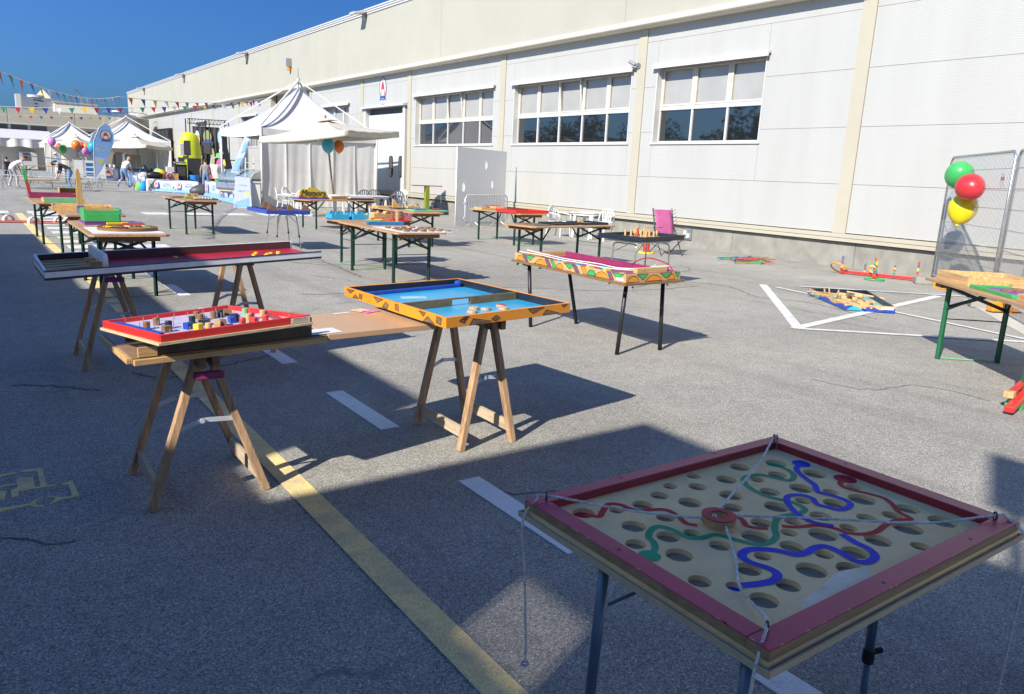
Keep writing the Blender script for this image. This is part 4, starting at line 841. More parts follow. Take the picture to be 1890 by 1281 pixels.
def stickers(t, T, shapes, col, ink, z=.0008, sy=1, w=.006):
    for p in shapes:
        p = [(x, y*sy) for x, y in p]; MB(T).prism(p, 0, z).obj('painted_shape', col, t); b = MB(T); ribbon(b, list(p)+[p[0]], w, z+.0006); b.obj('ink_outline', ink, t)
# red peg box
def quad_box(name, label, cat, P, z0, z1, th, side, floor, zf, mats4=None, skip=()):
    """open box over a quadrilateral footprint P (near-left, near-right, far-right, far-left), rim heights z1 per corner"""
    t = thing(name, label, cat, (P[0][0], P[0][1], z0[0])); o = Vector((P[0][0], P[0][1], z0[0])); Q = [Vector((p[0], p[1], z))-o for p, z in zip(P, z0)]; U = [Vector((p[0], p[1], z))-o for p, z in zip(P, z1)]
    c = sum((q for q in Q), Vector())/4
    for i in range(4):
        if i in skip: continue
        a, b, a2, b2 = Q[i], Q[(i+1) % 4], U[i], U[(i+1) % 4]; d = (b-a).normalized(); n = Vector((-d.y, d.x, 0))*th
        e = -d*0 if i % 2 else d*0
        A, B_, A2, B2 = (a, b, a2, b2) if i % 2 == 0 else (a+d*th, b-d*th, a2+d*th, b2-d*th)
        MB().add([A, B_, B_+n, A+n, A2, B2, B2+n, A2+n], [(3, 2, 1, 0), (4, 5, 6, 7), (0, 1, 5, 4), (1, 2, 6, 5), (2, 3, 7, 6), (3, 0, 4, 7)]).obj('rim', (mats4 or [side]*4)[i], t, bev=.0015)
    s = 1-th*2.2/((Q[1]-Q[0]).length); F_ = [c+(q-c)*.985 for q in Q]
    MB().add([f+Vector((0, 0, zf-.008)) for f in F_]+[f+Vector((0, 0, zf)) for f in F_], [(3, 2, 1, 0), (4, 5, 6, 7), (0, 1, 5, 4), (1, 2, 6, 5), (2, 3, 7, 6), (3, 0, 4, 7)]).obj('floor', floor, t)
    return t, Q, U
lav = mat('lavender_floor', (.50, .46, .62), .4, var=.06)
RP = [(.60, 3.30), (1.29, 3.44), (1.02, 3.86), (.44, 3.70)]
RZ = [.884, .896, .892, .884]
t, Q, U = quad_box('red_peg_box', 'open red rimmed peg box with coloured blocks, nearest on the left', 'game board', RP, RZ, [.915, .93, .925, .915], .014, M_red, lav, .012)
MB().add([Q[0]+Vector((-.01, -.01, -.012)), Q[1]+Vector((.01, -.01, -.012)), Q[2]+Vector((.01, .01, -.012)), Q[3]+Vector((-.01, .01, -.012)), Q[0]+Vector((-.01, -.01, -.001)), Q[1]+Vector((.01, -.01, -.001)), Q[2]+Vector((.01, .01, -.001)), Q[3]+Vector((-.01, .01, -.001))], [(3, 2, 1, 0), (4, 5, 6, 7), (0, 1, 5, 4), (1, 2, 6, 5), (2, 3, 7, 6), (3, 0, 4, 7)]).obj('base_board', M_ply, t)
def onq(u, v, h=0): return tuple(Q[0].lerp(Q[1], u).lerp(Q[3].lerp(Q[2], u), v)+Vector((0, 0, .012+h)))
MB().bar(onq(.05, .12, .008), onq(.05, .9, .008), .03, .018).obj('blue_bat', M_blue, t, bev=.002)
MB().bar(onq(.80, .03, .012), onq(.985, .55, .012), .012, .02).obj('inner_rail', M_dred, t)
dd = (Q[1]-Q[0]).normalized(); nn = Vector((dd.y, -dd.x, 0)); T = Matrix((dd, Vector((0, 0, 1)), nn)).transposed().to_4x4()
T.translation = Q[0].lerp(Q[1], .925)+nn*.0012+Vector((0, 0, .016)); MB(T).box(-.05, .05, -.013, .013, 0, .001).obj('paper_label', mat('label_cream', (.72, .68, .55), .6), t)
text('lettering', 'SJOKBALLORU', .0115, M_red2, t, T @ Matrix.Translation((0, .006, .0012)), .0002); MB(T).box(-.042, .042, -.003, -.002, .001, .0014).box(-.042, .042, -.008, -.007, .001, .0014).obj('small_print', M_dgrey, t)
blk = [(.08,.55,M_brown,0),(.12,.28,M_brown,1),(.22,.72,M_brown,0),(.28,.30,M_blue,1),(.30,.18,M_yelp,1),(.33,.08,M_piney,0),(.42,.55,M_dgreen,0),(.45,.38,M_navy,1),(.44,.18,M_piney,1),(.52,.62,M_brown,0),(.50,.22,M_brown,1),(.60,.12,M_red2,0),(.62,.32,M_blue,1),(.66,.68,M_brown,0),(.70,.42,M_navy,1),(.70,.14,M_red2,1),(.74,.72,M_dgreen,0),(.74,.30,M_piney,0),(.78,.12,M_red2,0),(.80,.36,M_red2,0),(.90,.62,M_lgrn,0),(.92,.40,M_piney,0),(.84,.78,M_brown,1),(.2,.45,M_navy,0),(.58,.80,M_brown,0)]
cn = {M_brown.name: 'brown', M_blue.name: 'blue', M_yelp.name: 'yellow', M_piney.name: 'pine', M_dgreen.name: 'dark green', M_navy.name: 'navy', M_red2.name: 'red', M_lgrn.name: 'pale green'}
org = Vector((RP[0][0], RP[0][1], RZ[0]))
for k, (u, v, mm, sq) in enumerate(blk):
    p = Vector(onq(u*.92+.04, v*.86+.05))+org
    n_ = cn[mm.name]; b = MB()
    if sq: b.box(-.018, .018, -.014, .014, 0, .028)
    else: b.cyl((0, 0, 0), .0145, .034, 14)
    solid('wooden_block' if sq else 'wooden_barrel', n_+(' square block' if sq else ' round block')+(', back' if v > .6 else ', front' if v < .25 else ', middle')+(' far left' if u < .2 else ' left' if u < .4 else ' centre' if u < .6 else ' right' if u < .78 else ' far right')+' of the red peg box', 'block', b, mm, p, 12+7*k, n_+' blocks in the red peg box', bev=.0015)
for i in range(8):
    for j in range(4):
        p = onq(.1+.115*i, .12+.24*j); MB().cyl((p[0]+.006*(i % 2), p[1], p[2]), .0018, .028, 5).obj('wire_peg', M_galv, t)
# long white rimmed shuffle game
t, Q, U = quad_box('shuffle_board', 'long white and navy rimmed shuffle game with a red floor and a white goal board', 'game board', [(.37, 5.72), (2.40, 6.12), (2.36, 6.75), (.36, 6.50)], [.82, .875, .875, .82], [.875, .93, .958, .905], .016, mat('rim_white', (.82, .82, .84), .4), mat('red_floor', (.38, .02, .035), .45, var=.2, vs=3, spec=.3), .02, skip=(1,))
for i in (0, 3):
    a, b = (Q[0], Q[1]) if i == 0 else (Q[3], Q[0]); dd = (b-a).normalized(); nn = Vector((dd.y, -dd.x, 0))
    for z0, z1 in ((0-.004, .012), (.050, .0565)):
        h0 = Vector((0, 0, z0)); h1 = Vector((0, 0, z1)); MB().add([a+h0+nn*.002, b+h0+nn*.002, b+h0-nn*.004, a+h0-nn*.004, a+h1+nn*.002, b+h1+nn*.002, b+h1-nn*.018, a+h1-nn*.018], [(3, 2, 1, 0), (4, 5, 6, 7), (0, 1, 5, 4), (1, 2, 6, 5), (2, 3, 7, 6), (3, 0, 4, 7)]).obj('navy_edge', M_navy, t)
def onw(u, v, h=0): return tuple(Q[0].lerp(Q[1], u).lerp(Q[3].lerp(Q[2], u), v)+Vector((0, 0, .021+h)))
far_in = MB(); a, b = Vector(onw(.012, .966)), Vector(onw(.99, .966)); far_in.add([a, b, b+Vector((0, 0, .060)), a+Vector((0, 0, .060))], [(3, 2, 1, 0)]); far_in.obj('inner_lining', mat('maroon_lining', (.07, .025, .03), .5, var=.3), t, solid=.004)
for k in range(5): v = .08+.19*k; MB().add([onw(.01, v, .001), onw(.17, v, .001), onw(.17, v+.09, .001), onw(.01, v+.09, .001), onw(.01, v, .02), onw(.17, v, .02), onw(.17, v+.09, .02), onw(.01, v+.09, .02)], [(3, 2, 1, 0), (4, 5, 6, 7), (0, 1, 5, 4), (1, 2, 6, 5), (2, 3, 7, 6), (3, 0, 4, 7)]).obj('return_slat', M_pine, t)
gx = Vector(onw(.19, .03)); ge = Vector(onw(.19, .96)); dd = (ge-gx).normalized(); T = Matrix((dd, Vector((0, 0, 1)), dd.cross(Vector((0, 0, 1))))).transposed().to_4x4(); T.translation = gx; L = (ge-gx).length
lp = [(0, 0), (.02, 0)]; 
prof = [(0, .0), (.06, 0), (.06, .03)] + [(.09+.03*math.cos(R(180-a)), .03+.03*math.sin(R(a))) for a in (30, 60, 90, 120, 150)]
outer = [(0, 0)]
for k in range(4):
    c = L*(.14+.235*k); r = .04
    outer += [(c-r, 0)]+[(c-r*math.cos(R(a)), .025+r*math.sin(R(a))) for a in (0, 30, 60, 90, 120, 150, 180)]+[(c+r, 0)]
outer += [(L, 0), (L, .09), (L-.03, .118), (.03, .118), (0, .09)]
plate('goal_board', [outer], .026, mat('goal_white', (.86, .85, .82), .5, dirt=.1), t, T)
for k in range(4): MB().cyl((0, 0, 0), .018, .002, 14, T=T @ Matrix.Translation((L*(.14+.235*k), .088, .0005))).obj('score_dot', M_dred, t)
for v in (.25, .55): p = onw(.165, v); MB().box(p[0]-.04, p[0]+.04, p[1]-.03, p[1]+.03, p[2], p[2]+.055).obj('wedge', M_pine, t)
org = Vector((.37, 5.72, .82))
for k, (u, v) in enumerate(((.76, .45), (.79, .62), (.80, .35), (.84, .5), (.86, .4), (.88, .55), (.47, .7), (.82, .45))):
    p = Vector(onw(u, v))+org; solid('yellow_counter', ('single yellow counter at the middle of the red floor' if k == 6 else 'yellow counter near the far end of the red floor'), 'counter', MB().cyl((0, 0, 0), .018, .012, 16), M_yelp, p, 0, 'yellow counters on the red floor')
# orange rimmed blue table hockey
OP = [(2.02, 3.40), (3.00, 3.55), (2.90, 4.72), (1.95, 4.58)]
t, Q, U = quad_box('hockey_box', 'orange rimmed box with a sky blue floor, split by a brown bar with a gate', 'game board', OP, [.812]*4, [.872]*4, .016, M_orange, M_sky, .010)
def ono(u, v, h=0): return Q[0].lerp(Q[1], u).lerp(Q[3].lerp(Q[2], u), v)+Vector((0, 0, .0105+h))
for (a, b, n_) in (((.979, .02), (.979, .98), 0), ((.02, .982), (.98, .982), 0), ((.021, .02), (.021, .98), 1)):
    p, q = ono(*a), ono(*b); MB().add([p, q, q+Vector((0, 0, .0475)), p+Vector((0, 0, .0475))], [(3, 2, 1, 0)]).obj('inner_lining', M_navy, t, solid=.003)
M_bar = mat('umber_bar', (.17, .115, .055), .6, var=.35, vs=4, grain=(3, 14, 14))
p, q = ono(.03, .42, .0), ono(.97, .42, .0); g0, g1 = p.lerp(q, .40), p.lerp(q, .56)
for a, b in ((p, g0), (g1, q)): MB().bar(a+Vector((0, 0, .0245)), b+Vector((0, 0, .0245)), .018, .047).obj('divider', M_bar, t, bev=.001)
MB().bar(g0+Vector((0, 0, .043)), g1+Vector((0, 0, .043)), .018, .009).obj('divider_bridge', M_bar, t)
MB().bar(ono(.03, .9, .012), ono(.93, .93, .012), .03, .022).obj('blue_rail', M_blue, t, bev=.003)
MB().ell(tuple(ono(.93, .93, .03)), .03, .025, .02, 10, 6).obj('blue_knob', M_blue, t)
MB().add([ono(.25, .72, .0006), ono(.42, .66, .0006), ono(.46, .74, .0006), ono(.3, .8, .0006)], [(0, 1, 2, 3)]).obj('worn_patch', mat('worn_sky', (.30, .52, .62), .5, var=.2, vs=20), t)
def side_T(a, b, off=.0012):
    d = (b-a).normalized(); n = Vector((d.y, -d.x, 0)); T = Matrix((d, Vector((0, 0, 1)), n)).transposed().to_4x4(); T.translation = a+n*off; return T, (b-a).length
ink = mat('maroon_ink', (.08, .01, .02), .5)
T, L = side_T(Q[0], Q[1]); H = .09
stickers(t, T, [[(L*.09, .055), (L*.16, .085), (L*.12, .085)][:3]+[(L*.13, .03)], [(L*.165, .003), (L*.33, .02), (L*.19, .06)], [(L*.33, .035), (L*.365, .065), (L*.395, .04), (L*.36, .015)], [(L*.62, .086), (L*.76, .086), (L*.66, .04)], [(L*.75, .005), (L*.90, .01), (L*.78, .055)], [(L*.915, .087), (L*.97, .087), (L*.935, .062)]], M_bar, ink, sy=.63, w=.004)
T, L = side_T(Q[3], Q[0])
stickers(t, T, [[(L*.03, .08), (L*.12, .087), (L*.065, .045)], [(L*.10, .01), (L*.17, .02), (L*.13, .05)], [(L*.17, .03), (L*.2, .02), (L*.21, .07), (L*.175, .07)], [(L*.33, .087), (L*.43, .085), (L*.37, .04)], [(L*.42, .01), (L*.47, .005), (L*.485, .055), (L*.455, .07)], [(L*.55, .03), (L*.585, .02), (L*.58, .08), (L*.55, .08)], [(L*.77, .086), (L*.83, .085), (L*.81, .045)], [(L*.81, .003), (L*.91, .01), (L*.85, .06)], [(L*.92, .03), (L*.96, .02), (L*.965, .08), (L*.925, .085)]], M_bar, ink, sy=.63, w=.004)
org = Vector((OP[0][0], OP[0][1], .812)); M_puck = mat('puck_wood', (.50, .36, .24), .6, var=.3, vs=30)
for k, (u, v, mm, l) in enumerate(((.46, .28, M_puck, 'pale puck beside the gate in the blue box'), (.52, .24, M_sky, 'blue topped puck right of the gate'), (.38, .21, M_puck, 'puck left of centre in the blue box'), (.68, .27, M_dred, 'maroon topped puck, upper of the pair in the blue box'), (.63, .20, M_puck, 'puck, lower of the pair in the blue box'), (.50, .10, M_dred, 'maroon topped puck nearest the front orange rim'), (.10, .60, M_dred, 'maroon puck behind the divider at the left'), (.17, .06, M_dred, 'maroon puck in the near left corner of the blue box'))):
    p = ono(u, v, 0)+org; o = thing('puck', l, 'puck', p, 0, 'pucks in the blue box'); MB().cyl((0, 0, 0), .03, .016, 20).obj('body', M_puck, o, bev=.001); MB().cyl((0, 0, .0163), .028, .001, 20).obj('painted_top', mm, o)

# purple and orange patterned ball run on four black legs
PP = [(4.80, 4.93), (5.56, 4.97), (5.66, 6.84), (4.90, 6.80)]
t, Q, U = quad_box('pattern_box', 'long open wooden box painted with orange, green and purple shapes, ropes lying inside', 'game board', PP, [.725]*4, [.80]*4, .02, M_pine, M_mag, .02, [M_pine, M_mag, M_pine, M_pine])
M_vio = mat('dusty_violet', (.17, .08, .16), .5)
MB().bar(Q[0].lerp(Q[3], .0)+Vector((-.02, -.02, -.012)), Q[3]+Vector((-.02, .02, -.012)), .03, .022).obj('base_edge', M_brown, t); MB().bar(Q[0]+Vector((-.03, -.02, -.012)), Q[1]+Vector((.03, -.02, -.012)), .03, .022).obj('base_edge', M_brown, t)
def arch(c, w, h): return [(c-w/2, .003)]+[(c-w/2*math.cos(R(a)), .003+h*math.sin(R(a))) for a in (20, 45, 70, 90, 110, 135, 160)]+[(c+w/2, .003)]
T, L = side_T(Q[3], Q[0])
def deco(T, L, lst):
    for kind, c, w, mm in lst:
        c *= L; w *= L
        if kind == 'a': p = arch(c, w, .055)
        elif kind == 'v': p = [(c-w/2, .073), (c+w/2, .073), (c+w*.05, .02)]
        elif kind == 'm': p = [(c-w/2, .004), (c-w*.2, .05), (c, .06), (c+w*.2, .05), (c+w/2, .004)]
        else: p = [(c-w/2, .073), (c, .073), (c+w/2, .004), (c, .004)]
        stickers(t, T, [p], mm, M_ink)
deco(T, L, [('a', .06, .07, M_orange), ('s', .115, .07, M_vio), ('v', .16, .10, M_grn), ('m', .28, .14, M_orange), ('s', .345, .07, M_vio), ('s', .395, .06, M_grn), ('a', .455, .06, M_orange), ('v', .54, .10, M_grn), ('s', .60, .07, M_vio), ('s', .67, .06, M_orange), ('a', .735, .07, M_grn), ('m', .82, .13, M_orange), ('s', .885, .06, M_vio), ('v', .94, .09, M_grn)])
MB(T).box(L*.93, L*.985, .012, .038, .001, .002).obj('paper_label', M_paper, t)
T, L = side_T(Q[0], Q[1]); deco(T, L, [('a', .13, .2, M_orange), ('v', .29, .2, M_grn), ('m', .50, .32, M_orange), ('v', .72, .22, M_grn), ('a', .83, .12, M_orange), ('v', .94, .11, M_grn)])
def onp(u, v, h=0): return Q[0].lerp(Q[1], u).lerp(Q[3].lerp(Q[2], u), v)+Vector((0, 0, .02+h))
MB().bar(onp(.25, .04, .075), onp(.80, .04, .075), .05, .05).obj('front_block', M_pine, t, bev=.003)
MB().bar(onp(.1, .9, .04), onp(.5, .9, .04), .03, .04).obj('back_block', M_pine, t, bev=.002)
for k, (u, v, mm) in enumerate(((.2, .12, M_yelp), (.35, .3, M_yelp), (.3, .42, M_yelp), (.45, .36, M_sky), (.25, .5, M_sky), (.2, .62, M_yelp), (.4, .74, M_sky), (.15, .36, M_sky))): p = onp(u, v, .012); MB().box(p.x-.035, p.x+.035, p.y-.02, p.y+.02, p.z, p.z+.025).obj('inlay_block', mm, t)
r1 = [onp(.05, .985, .075), onp(.04, .93, .075), onp(.12, .8, .07), onp(.10, .6, .066), onp(.16, .4, .066), onp(.2, .25, .06), onp(.45, .12, .06), onp(.75, .10, .09), onp(.98, .06, .10)]
r2_ = [onp(.2, .985, .09), onp(.22, .93, .08), onp(.32, .82, .06), onp(.3, .6, .06), onp(.4, .4, .06), onp(.38, .22, .06), onp(.65, .13, .07), onp(.9, .14, .1)]
for r_ in (r1, r2_): MB().tube([p+Vector((0, 0, -.004)) for p in smoothline(r_, 6)], .0048, 7).obj('rope', M_wrope, t, smooth=True)
MB().tube([tuple(p) for p in smoothline([(.74, .12, .06), (.73, .16, .12), (.70, .3, .16), (.62, .38, .17), (.54, .44, .13), (.56, .5, .09)], 6)], .006, 6).obj('handle_wire', M_dred, t)
for k, (x, y, l) in enumerate(((4.98, 6.55, .12), (5.60, 6.5, .04), (4.955, 5.13, .02), (5.51, 5.10, .03))):
    tx, ty = (4.97, 6.62) if k == 0 else (5.52, 6.62) if k == 1 else (4.98, 5.10) if k == 2 else (5.49, 5.12)
    lg = MB().tube([(tx-PP[0][0], ty-PP[0][1], -.03), (x-PP[0][0], y-PP[0][1], -.725)], .021, 10).obj('leg', M_black, t, smooth=True)
    box('leg_bracket', M_black, t, tx-PP[0][0]-.055, tx-PP[0][0]+.055, ty-PP[0][1]-.045, ty-PP[0][1]+.045, -.05, -.026)

# ================================================================== foreground rope maze board
SB = thing('rope_maze_board', 'big square board with holes, painted snakes and a crimson rim, nearest the camera', 'game board', (1.635, 1.07, 0), 0)
BX, BY = .525, .375
HOLES = [(.228,.284,.031),(.043,.306,.021),(.110,.238,.030),(-.076,.287,.021),(-.009,.245,.026),(-.151,.256,.026),(-.238,.234,.028),(-.112,.181,.032),(.028,.156,.032),(.358,.247,.033),(.279,.185,.028),(.193,.192,.021),(.149,.116,.028),(.253,.086,.033),(.393,.132,.035),(.308,.027,.022),(.403,.011,.023),(.339,-.050,.037),(.394,-.152,.030),(.179,.030,.022),(.243,-.025,.030),(.077,.043,.033),(-.034,.100,.026),(-.322,.245,.020),(-.240,.149,.025),(-.410,.275,.030),(-.349,.154,.031),(-.044,.001,.027),(.133,-.055,.029),(.234,-.125,.026),(.312,-.151,.025),(.398,-.243,.036),(.271,-.216,.037),(.036,-.036,.021),(.134,-.133,.022),(-.029,-.071,.021),(.038,-.122,.036),(-.123,-.039,.034),(-.247,.053,.021),(-.315,.069,.029),(-.412,.082,.025),(-.361,-.009,.032),(-.239,-.027,.026),(-.088,-.119,.029),(.133,-.213,.033),(.197,-.285,.023),(-.192,-.114,.021),(-.055,-.185,.022),(.020,-.218,.031),(-.273,-.136,.030),(-.149,-.214,.035),(-.064,-.259,.033),(-.411,-.114,.026),(-.361,-.169,.020),(-.254,-.226,.028),(-.352,-.237,.031)]
ZB = .782
plate('maze_sheet', [[(-BX, -BY), (BX, -BY), (BX, BY), (-BX, BY)]]+[circ(x, y, r, 26) for x, y, r in HOLES], .013, mat('maze_birch', (.88, .62, .30), .65, var=.13, vs=7, dirt=.1, bump=.05), SB, Matrix.Translation((0, 0, ZB)))
MB().box(-BX-.008, BX+.008, -BY-.008, BY+.008, ZB-.024, ZB-.0135).obj('backing_sheet', mat('maze_under', (.30, .23, .16), .6, var=.1, dirt=.2), SB, bev=.001)
ply = wood('ply_edge', (.34, .22, .11), GX, .6, dirt=.35)
for a, b in (((-BX-.01, -BY-.01), (BX+.01, -BY-.01)), ((BX+.01, -BY-.01), (BX+.01, BY+.01)), ((BX+.01, BY+.01), (-BX-.01, BY+.01)), ((-BX-.01, BY+.01), (-BX-.01, -BY-.01))):
    MB().bar((a[0], a[1], ZB-.0165), (b[0], b[1], ZB-.0165), .004, .014).obj('pale_edge', M_ply, SB)
rw = .052
RIM = [(-BX, BX, -BY, -BY+rw), (-BX, BX, BY-rw+.01, BY), (-BX, -BX+rw, -BY+rw+.0005, BY-rw+.0095), (BX-rw, BX, -BY+rw+.0005, BY-rw+.0095)]
for x0, x1, y0, y1 in RIM:
    box('rim', ply, SB, x0, x1, y0, y1, ZB+.0005, ZB+.021, bev=.001)
M_rim = mat('crimson_rim', (.52, .03, .10), .4, var=.15, vs=4, spec=.5, dirt=.12)
for i, (x0, x1, y0, y1) in enumerate(RIM): box('rim_paint', M_rim, SB, x0+.001, x1-.001, y0+.001, y1-.001, ZB+.0215, ZB+.0235)
inn = MB(); e = .0008
inn.box(-BX+rw, BX-rw, -BY+rw, -BY+rw+e, ZB+.001, ZB+.021).box(-BX+rw, BX-rw, BY-rw+.01-e, BY-rw+.01, ZB+.001, ZB+.021).box(-BX+rw, -BX+rw+e, -BY+rw, BY-rw, ZB+.001, ZB+.021).box(BX-rw-e, BX-rw, -BY+rw, BY-rw, ZB+.001, ZB+.021); inn.obj('rim_inner_paint', M_dred, SB)
def cut_ribbon(name, pts, w, z, m, head=None):
    pts = smoothline(pts, 6); b = MB(); ribbon(b, [(p.x, p.y) for p in pts], w, z)
    if head: b.add([(x, y, z+.0002) for x, y in circ(head[0], head[1], head[2], 22)], [tuple(range(22))])
    b.obj(name, m, SB)
V2 = lambda l: [Vector(p) for p in l]
M_sr = mat('snake_red', (.55, .03, .04), .65, var=.25, vs=9, spec=.25); M_sg = mat('snake_green', (.02, .33, .15), .65, var=.25, vs=9, spec=.25); M_sb = mat('snake_blue', (.02, .05, .55), .65, var=.25, vs=9, spec=.25)
cut_ribbon('red_snake', V2([(-.417,.258),(-.403,.253),(-.388,.238),(-.357,.258),(-.315,.282),(-.290,.262),(-.285,.236),(-.271,.209),(-.233,.197),(-.204,.176),(-.207,.135),(-.219,.097),(-.204,.074)]), .017, ZB+.0006, M_sr)
cut_ribbon('red_snake', V2([(-.13,.09),(-.099,.096),(-.070,.070),(-.075,.036),(-.092,.010),(-.084,-.009),(-.058,-.030)]), .017, ZB+.0006, M_sr)
cut_ribbon('red_snake', V2([(-.013,-.039),(.004,-.055),(.030,-.068),(.075,-.085),(.099,-.121),(.103,-.148),(.133,-.175),(.179,-.184),(.241,-.175),(.299,-.177),(.335,-.190),(.350,-.151),(.384,-.113),(.404,-.078),(.395,-.039),(.378,-.001),(.374,.025),(.395,.05),(.440,.060)]), .017, ZB+.0006, M_sr, (.437, .06, .033))
cut_ribbon('green_snake', V2([(-.425,.023),(-.390,.040),(-.368,.066),(-.358,.092),(-.326,.115),(-.294,.119),(-.278,.088),(-.276,.045),(-.252,.023),(-.202,.015),(-.181,-.027),(-.160,-.066),(-.125,-.080),(-.078,-.069),(-.042,-.039),(-.002,-.013),(.036,-.003),(.091,-.015),(.134,-.007),(.143,.038),(.117,.089),(.116,.143),(.137,.193),(.179,.221),(.231,.211),(.252,.169),(.276,.139),(.320,.155),(.344,.191),(.343,.218)]), .017, ZB+.0010, M_sg, (-.425, .023, .026))
cut_ribbon('blue_snake', V2([(.428,.204),(.373,.183),(.337,.134),(.313,.082),(.274,.044),(.287,.003),(.288,-.040),(.262,-.060),(.216,-.060),(.200,-.029),(.193,-.005),(.216,.027),(.205,.058),(.166,.068),(.131,.046),(.105,.015),(.082,-.029),(.080,-.071),(.108,-.108)]), .018, ZB+.0014, M_sb, (.428, .204, .028))
cut_ribbon('blue_snake', V2([(.083,-.146),(.071,-.189),(.067,-.227),(.045,-.255),(.005,-.262),(-.018,-.245),(-.011,-.195),(-.015,-.165),(-.042,-.155),(-.088,-.158),(-.119,-.150),(-.140,-.114),(-.175,-.086),(-.204,-.077),(-.236,-.089),(-.244,-.119),(-.230,-.160),(-.235,-.185),(-.265,-.198),(-.307,-.190),(-.345,-.175)]), .021, ZB+.0014, M_sb)
for (x, y, r, m_) in ((-.410, .275, .03, M_sr), (.358, .247, .033, M_sg), (-.361, -.169, .020, M_sb)): MB().cyl((x, y, ZB-.0133), r*.98, .001, 24).obj('painted_hole_bottom', m_, SB)
RG = thing('rope_ring', 'red topped wooden ring hung on four ropes at the left of the maze board', 'ring', (1.635-.16, 1.07+.045, ZB+.012)); 
MB().ring((0, 0, 0), .042, .024, .017, 32).obj('body', M_pine, RG, smooth=False); MB().ring((0, 0, .0172), .043, .023, .003, 32).obj('red_top', mat('ring_red', (.5, .03, .045), .6, var=.3, vs=20), RG); MB().ell((-.014, .003, .015), .008, .008, .008, 12, 8).obj('steel_ball', M_galv, RG, smooth=True)
EYES = [(-.478, .345), (.478, .345), (.478, -.333), (-.478, -.333)]
for ex, ey in EYES:
    b = MB().tube([(ex+.009*math.cos(a*.45)*.7, ey+.009*math.cos(a*.45)*.7, ZB+.034+.011*math.sin(a*.45)) for a in range(14)], .0022, 6, closed=True); b.tube([(ex, ey, ZB+.02), (ex, ey, ZB+.026)], .0022, 6); b.obj('screw_eye', mat('dark_steel', (.06, .06, .09), .35, metal=.6), SB, smooth=True)
rc = Vector((-.16, .045, ZB+.024))
def rope(pts, label):
    p = smoothline(pts, 10); b = MB()
    for ph in (0, 2.1, 4.2):
        q = []
        for i, v in enumerate(p):
            d = (p[min(i+1, len(p)-1)]-p[max(i-1, 0)]).normalized(); a = d.orthogonal().normalized(); c = d.cross(a); an = ph+i*1.1; q.append(v+(a*math.cos(an)+c*math.sin(an))*.0016)
        b.tube(q, .0021, 5)
    o = b.obj('rope', M_rope, None, smooth=True); o.location = (1.635, 1.07, 0); tag(o, label, 'rope', 'ropes of the maze board')
Z0 = ZB
rope([rc+Vector((-.04, .02, 0)), Vector((-.32, .19, Z0+.02)), Vector((-.478, .345, Z0+.036)), Vector((-.503, .352, Z0+.028)), Vector((-.54, .36, Z0-.03)), Vector((-.535, .345, .6)), Vector((-.53, .33, .40)), Vector((-.53, .33, .36))], 'rope from the ring to the left corner eye, a washer at its end')
MB().ring((0, 0, 0), .012, .005, .003, 16).obj('washer', M_galv, None); wsh = COL.objects['washer']; wsh.location = (1.635-.53, 1.07+.33, .352); tag(wsh, 'small grey washer knotted to the end of the left hanging rope', 'washer')
rope([rc+Vector((.03, .03, 0)), Vector((.1, .17, Z0+.022)), Vector((.3, .26, Z0+.02)), Vector((.478, .345, Z0+.036)), Vector((.52, .36, Z0+.02)), Vector((.55, .385, Z0-.06)), Vector((.55, .39, .45))], 'rope from the ring to the far corner eye of the maze board')
rope([rc+Vector((.04, -.01, 0)), Vector((.1, -.09, Z0+.015)), Vector((.3, -.24, Z0+.018)), Vector((.478, -.333, Z0+.036)), Vector((.50, -.352, Z0+.03)), Vector((.505, -.41, Z0-.03)), Vector((.50, -.415, .5)), Vector((.50, -.41, .1))], 'rope from the ring to the right corner eye, hanging down beside the board')
rope([rc+Vector((-.02, -.04, -.005)), Vector((-.25, -.08, Z0+.004)), Vector((-.36, -.18, Z0+.006)), Vector((-.40, -.25, Z0+.008)), Vector((-.43, -.295, Z0+.02)), Vector((-.478, -.333, Z0+.036)), Vector((-.515, -.35, Z0+.02)), Vector((-.545, -.36, Z0-.06)), Vector((-.54, -.36, .5)), Vector((-.535, -.355, .08))], 'rope from the ring to the near corner eye, hanging down in front of the leg')
ct = thing('camping_table', 'blue grey tube legged table carrying the big maze board, nearest the camera', 'table', (1.635, 1.07, 0), 0, 'folding camping tables with steel tube legs')
M_bg = mat('bluegrey_tube', (.10, .16, .22), .32, metal=.3, var=.12, dirt=.2)
box('tabletop', M_dgrey, ct, -.44, .44, -.30, .30, ZB-.05, ZB-.026)
for (x, y, ox, oy) in ((-.49, .10, -.02, .01), (-.475, -.30, -.01, -.01), (.42, -.09, .02, -.01), (.42, .26, .03, .03)):
    a = Vector((x, y, ZB-.05)); e = Vector((x+ox, y+oy, .0)); mm = a.lerp(e, .62)
    MB().tube([a, mm], .0135, 12).obj('leg', M_bg, ct, smooth=True); MB().tube([mm, e], .0105, 12).obj('leg_extension', M_bg, ct, smooth=True)
    MB().cyl((mm.x, mm.y, mm.z-.02), .017, .04, 12).obj('clamp', M_rubber, ct, smooth=False); MB().bar((mm.x, mm.y, mm.z+.01), (mm.x+.035, mm.y-.02, mm.z+.02), .01, .014).obj('clamp_lever', M_rubber, ct)
    MB().cyl((e.x, e.y, 0), .017, .03, 10).obj('foot', M_rubber, ct)
MB().prism([(-.30, -.33), (-.20, -.30), (-.06, -.31), (-.02, -.27), (-.10, -.25), (-.20, -.27), (-.28, -.28), (-.33, -.31)], ZB+.0002, ZB+.0004).obj('worn_patch', mat('worn_birch', (.80, .68, .50), .6, var=.15, vs=25), SB)
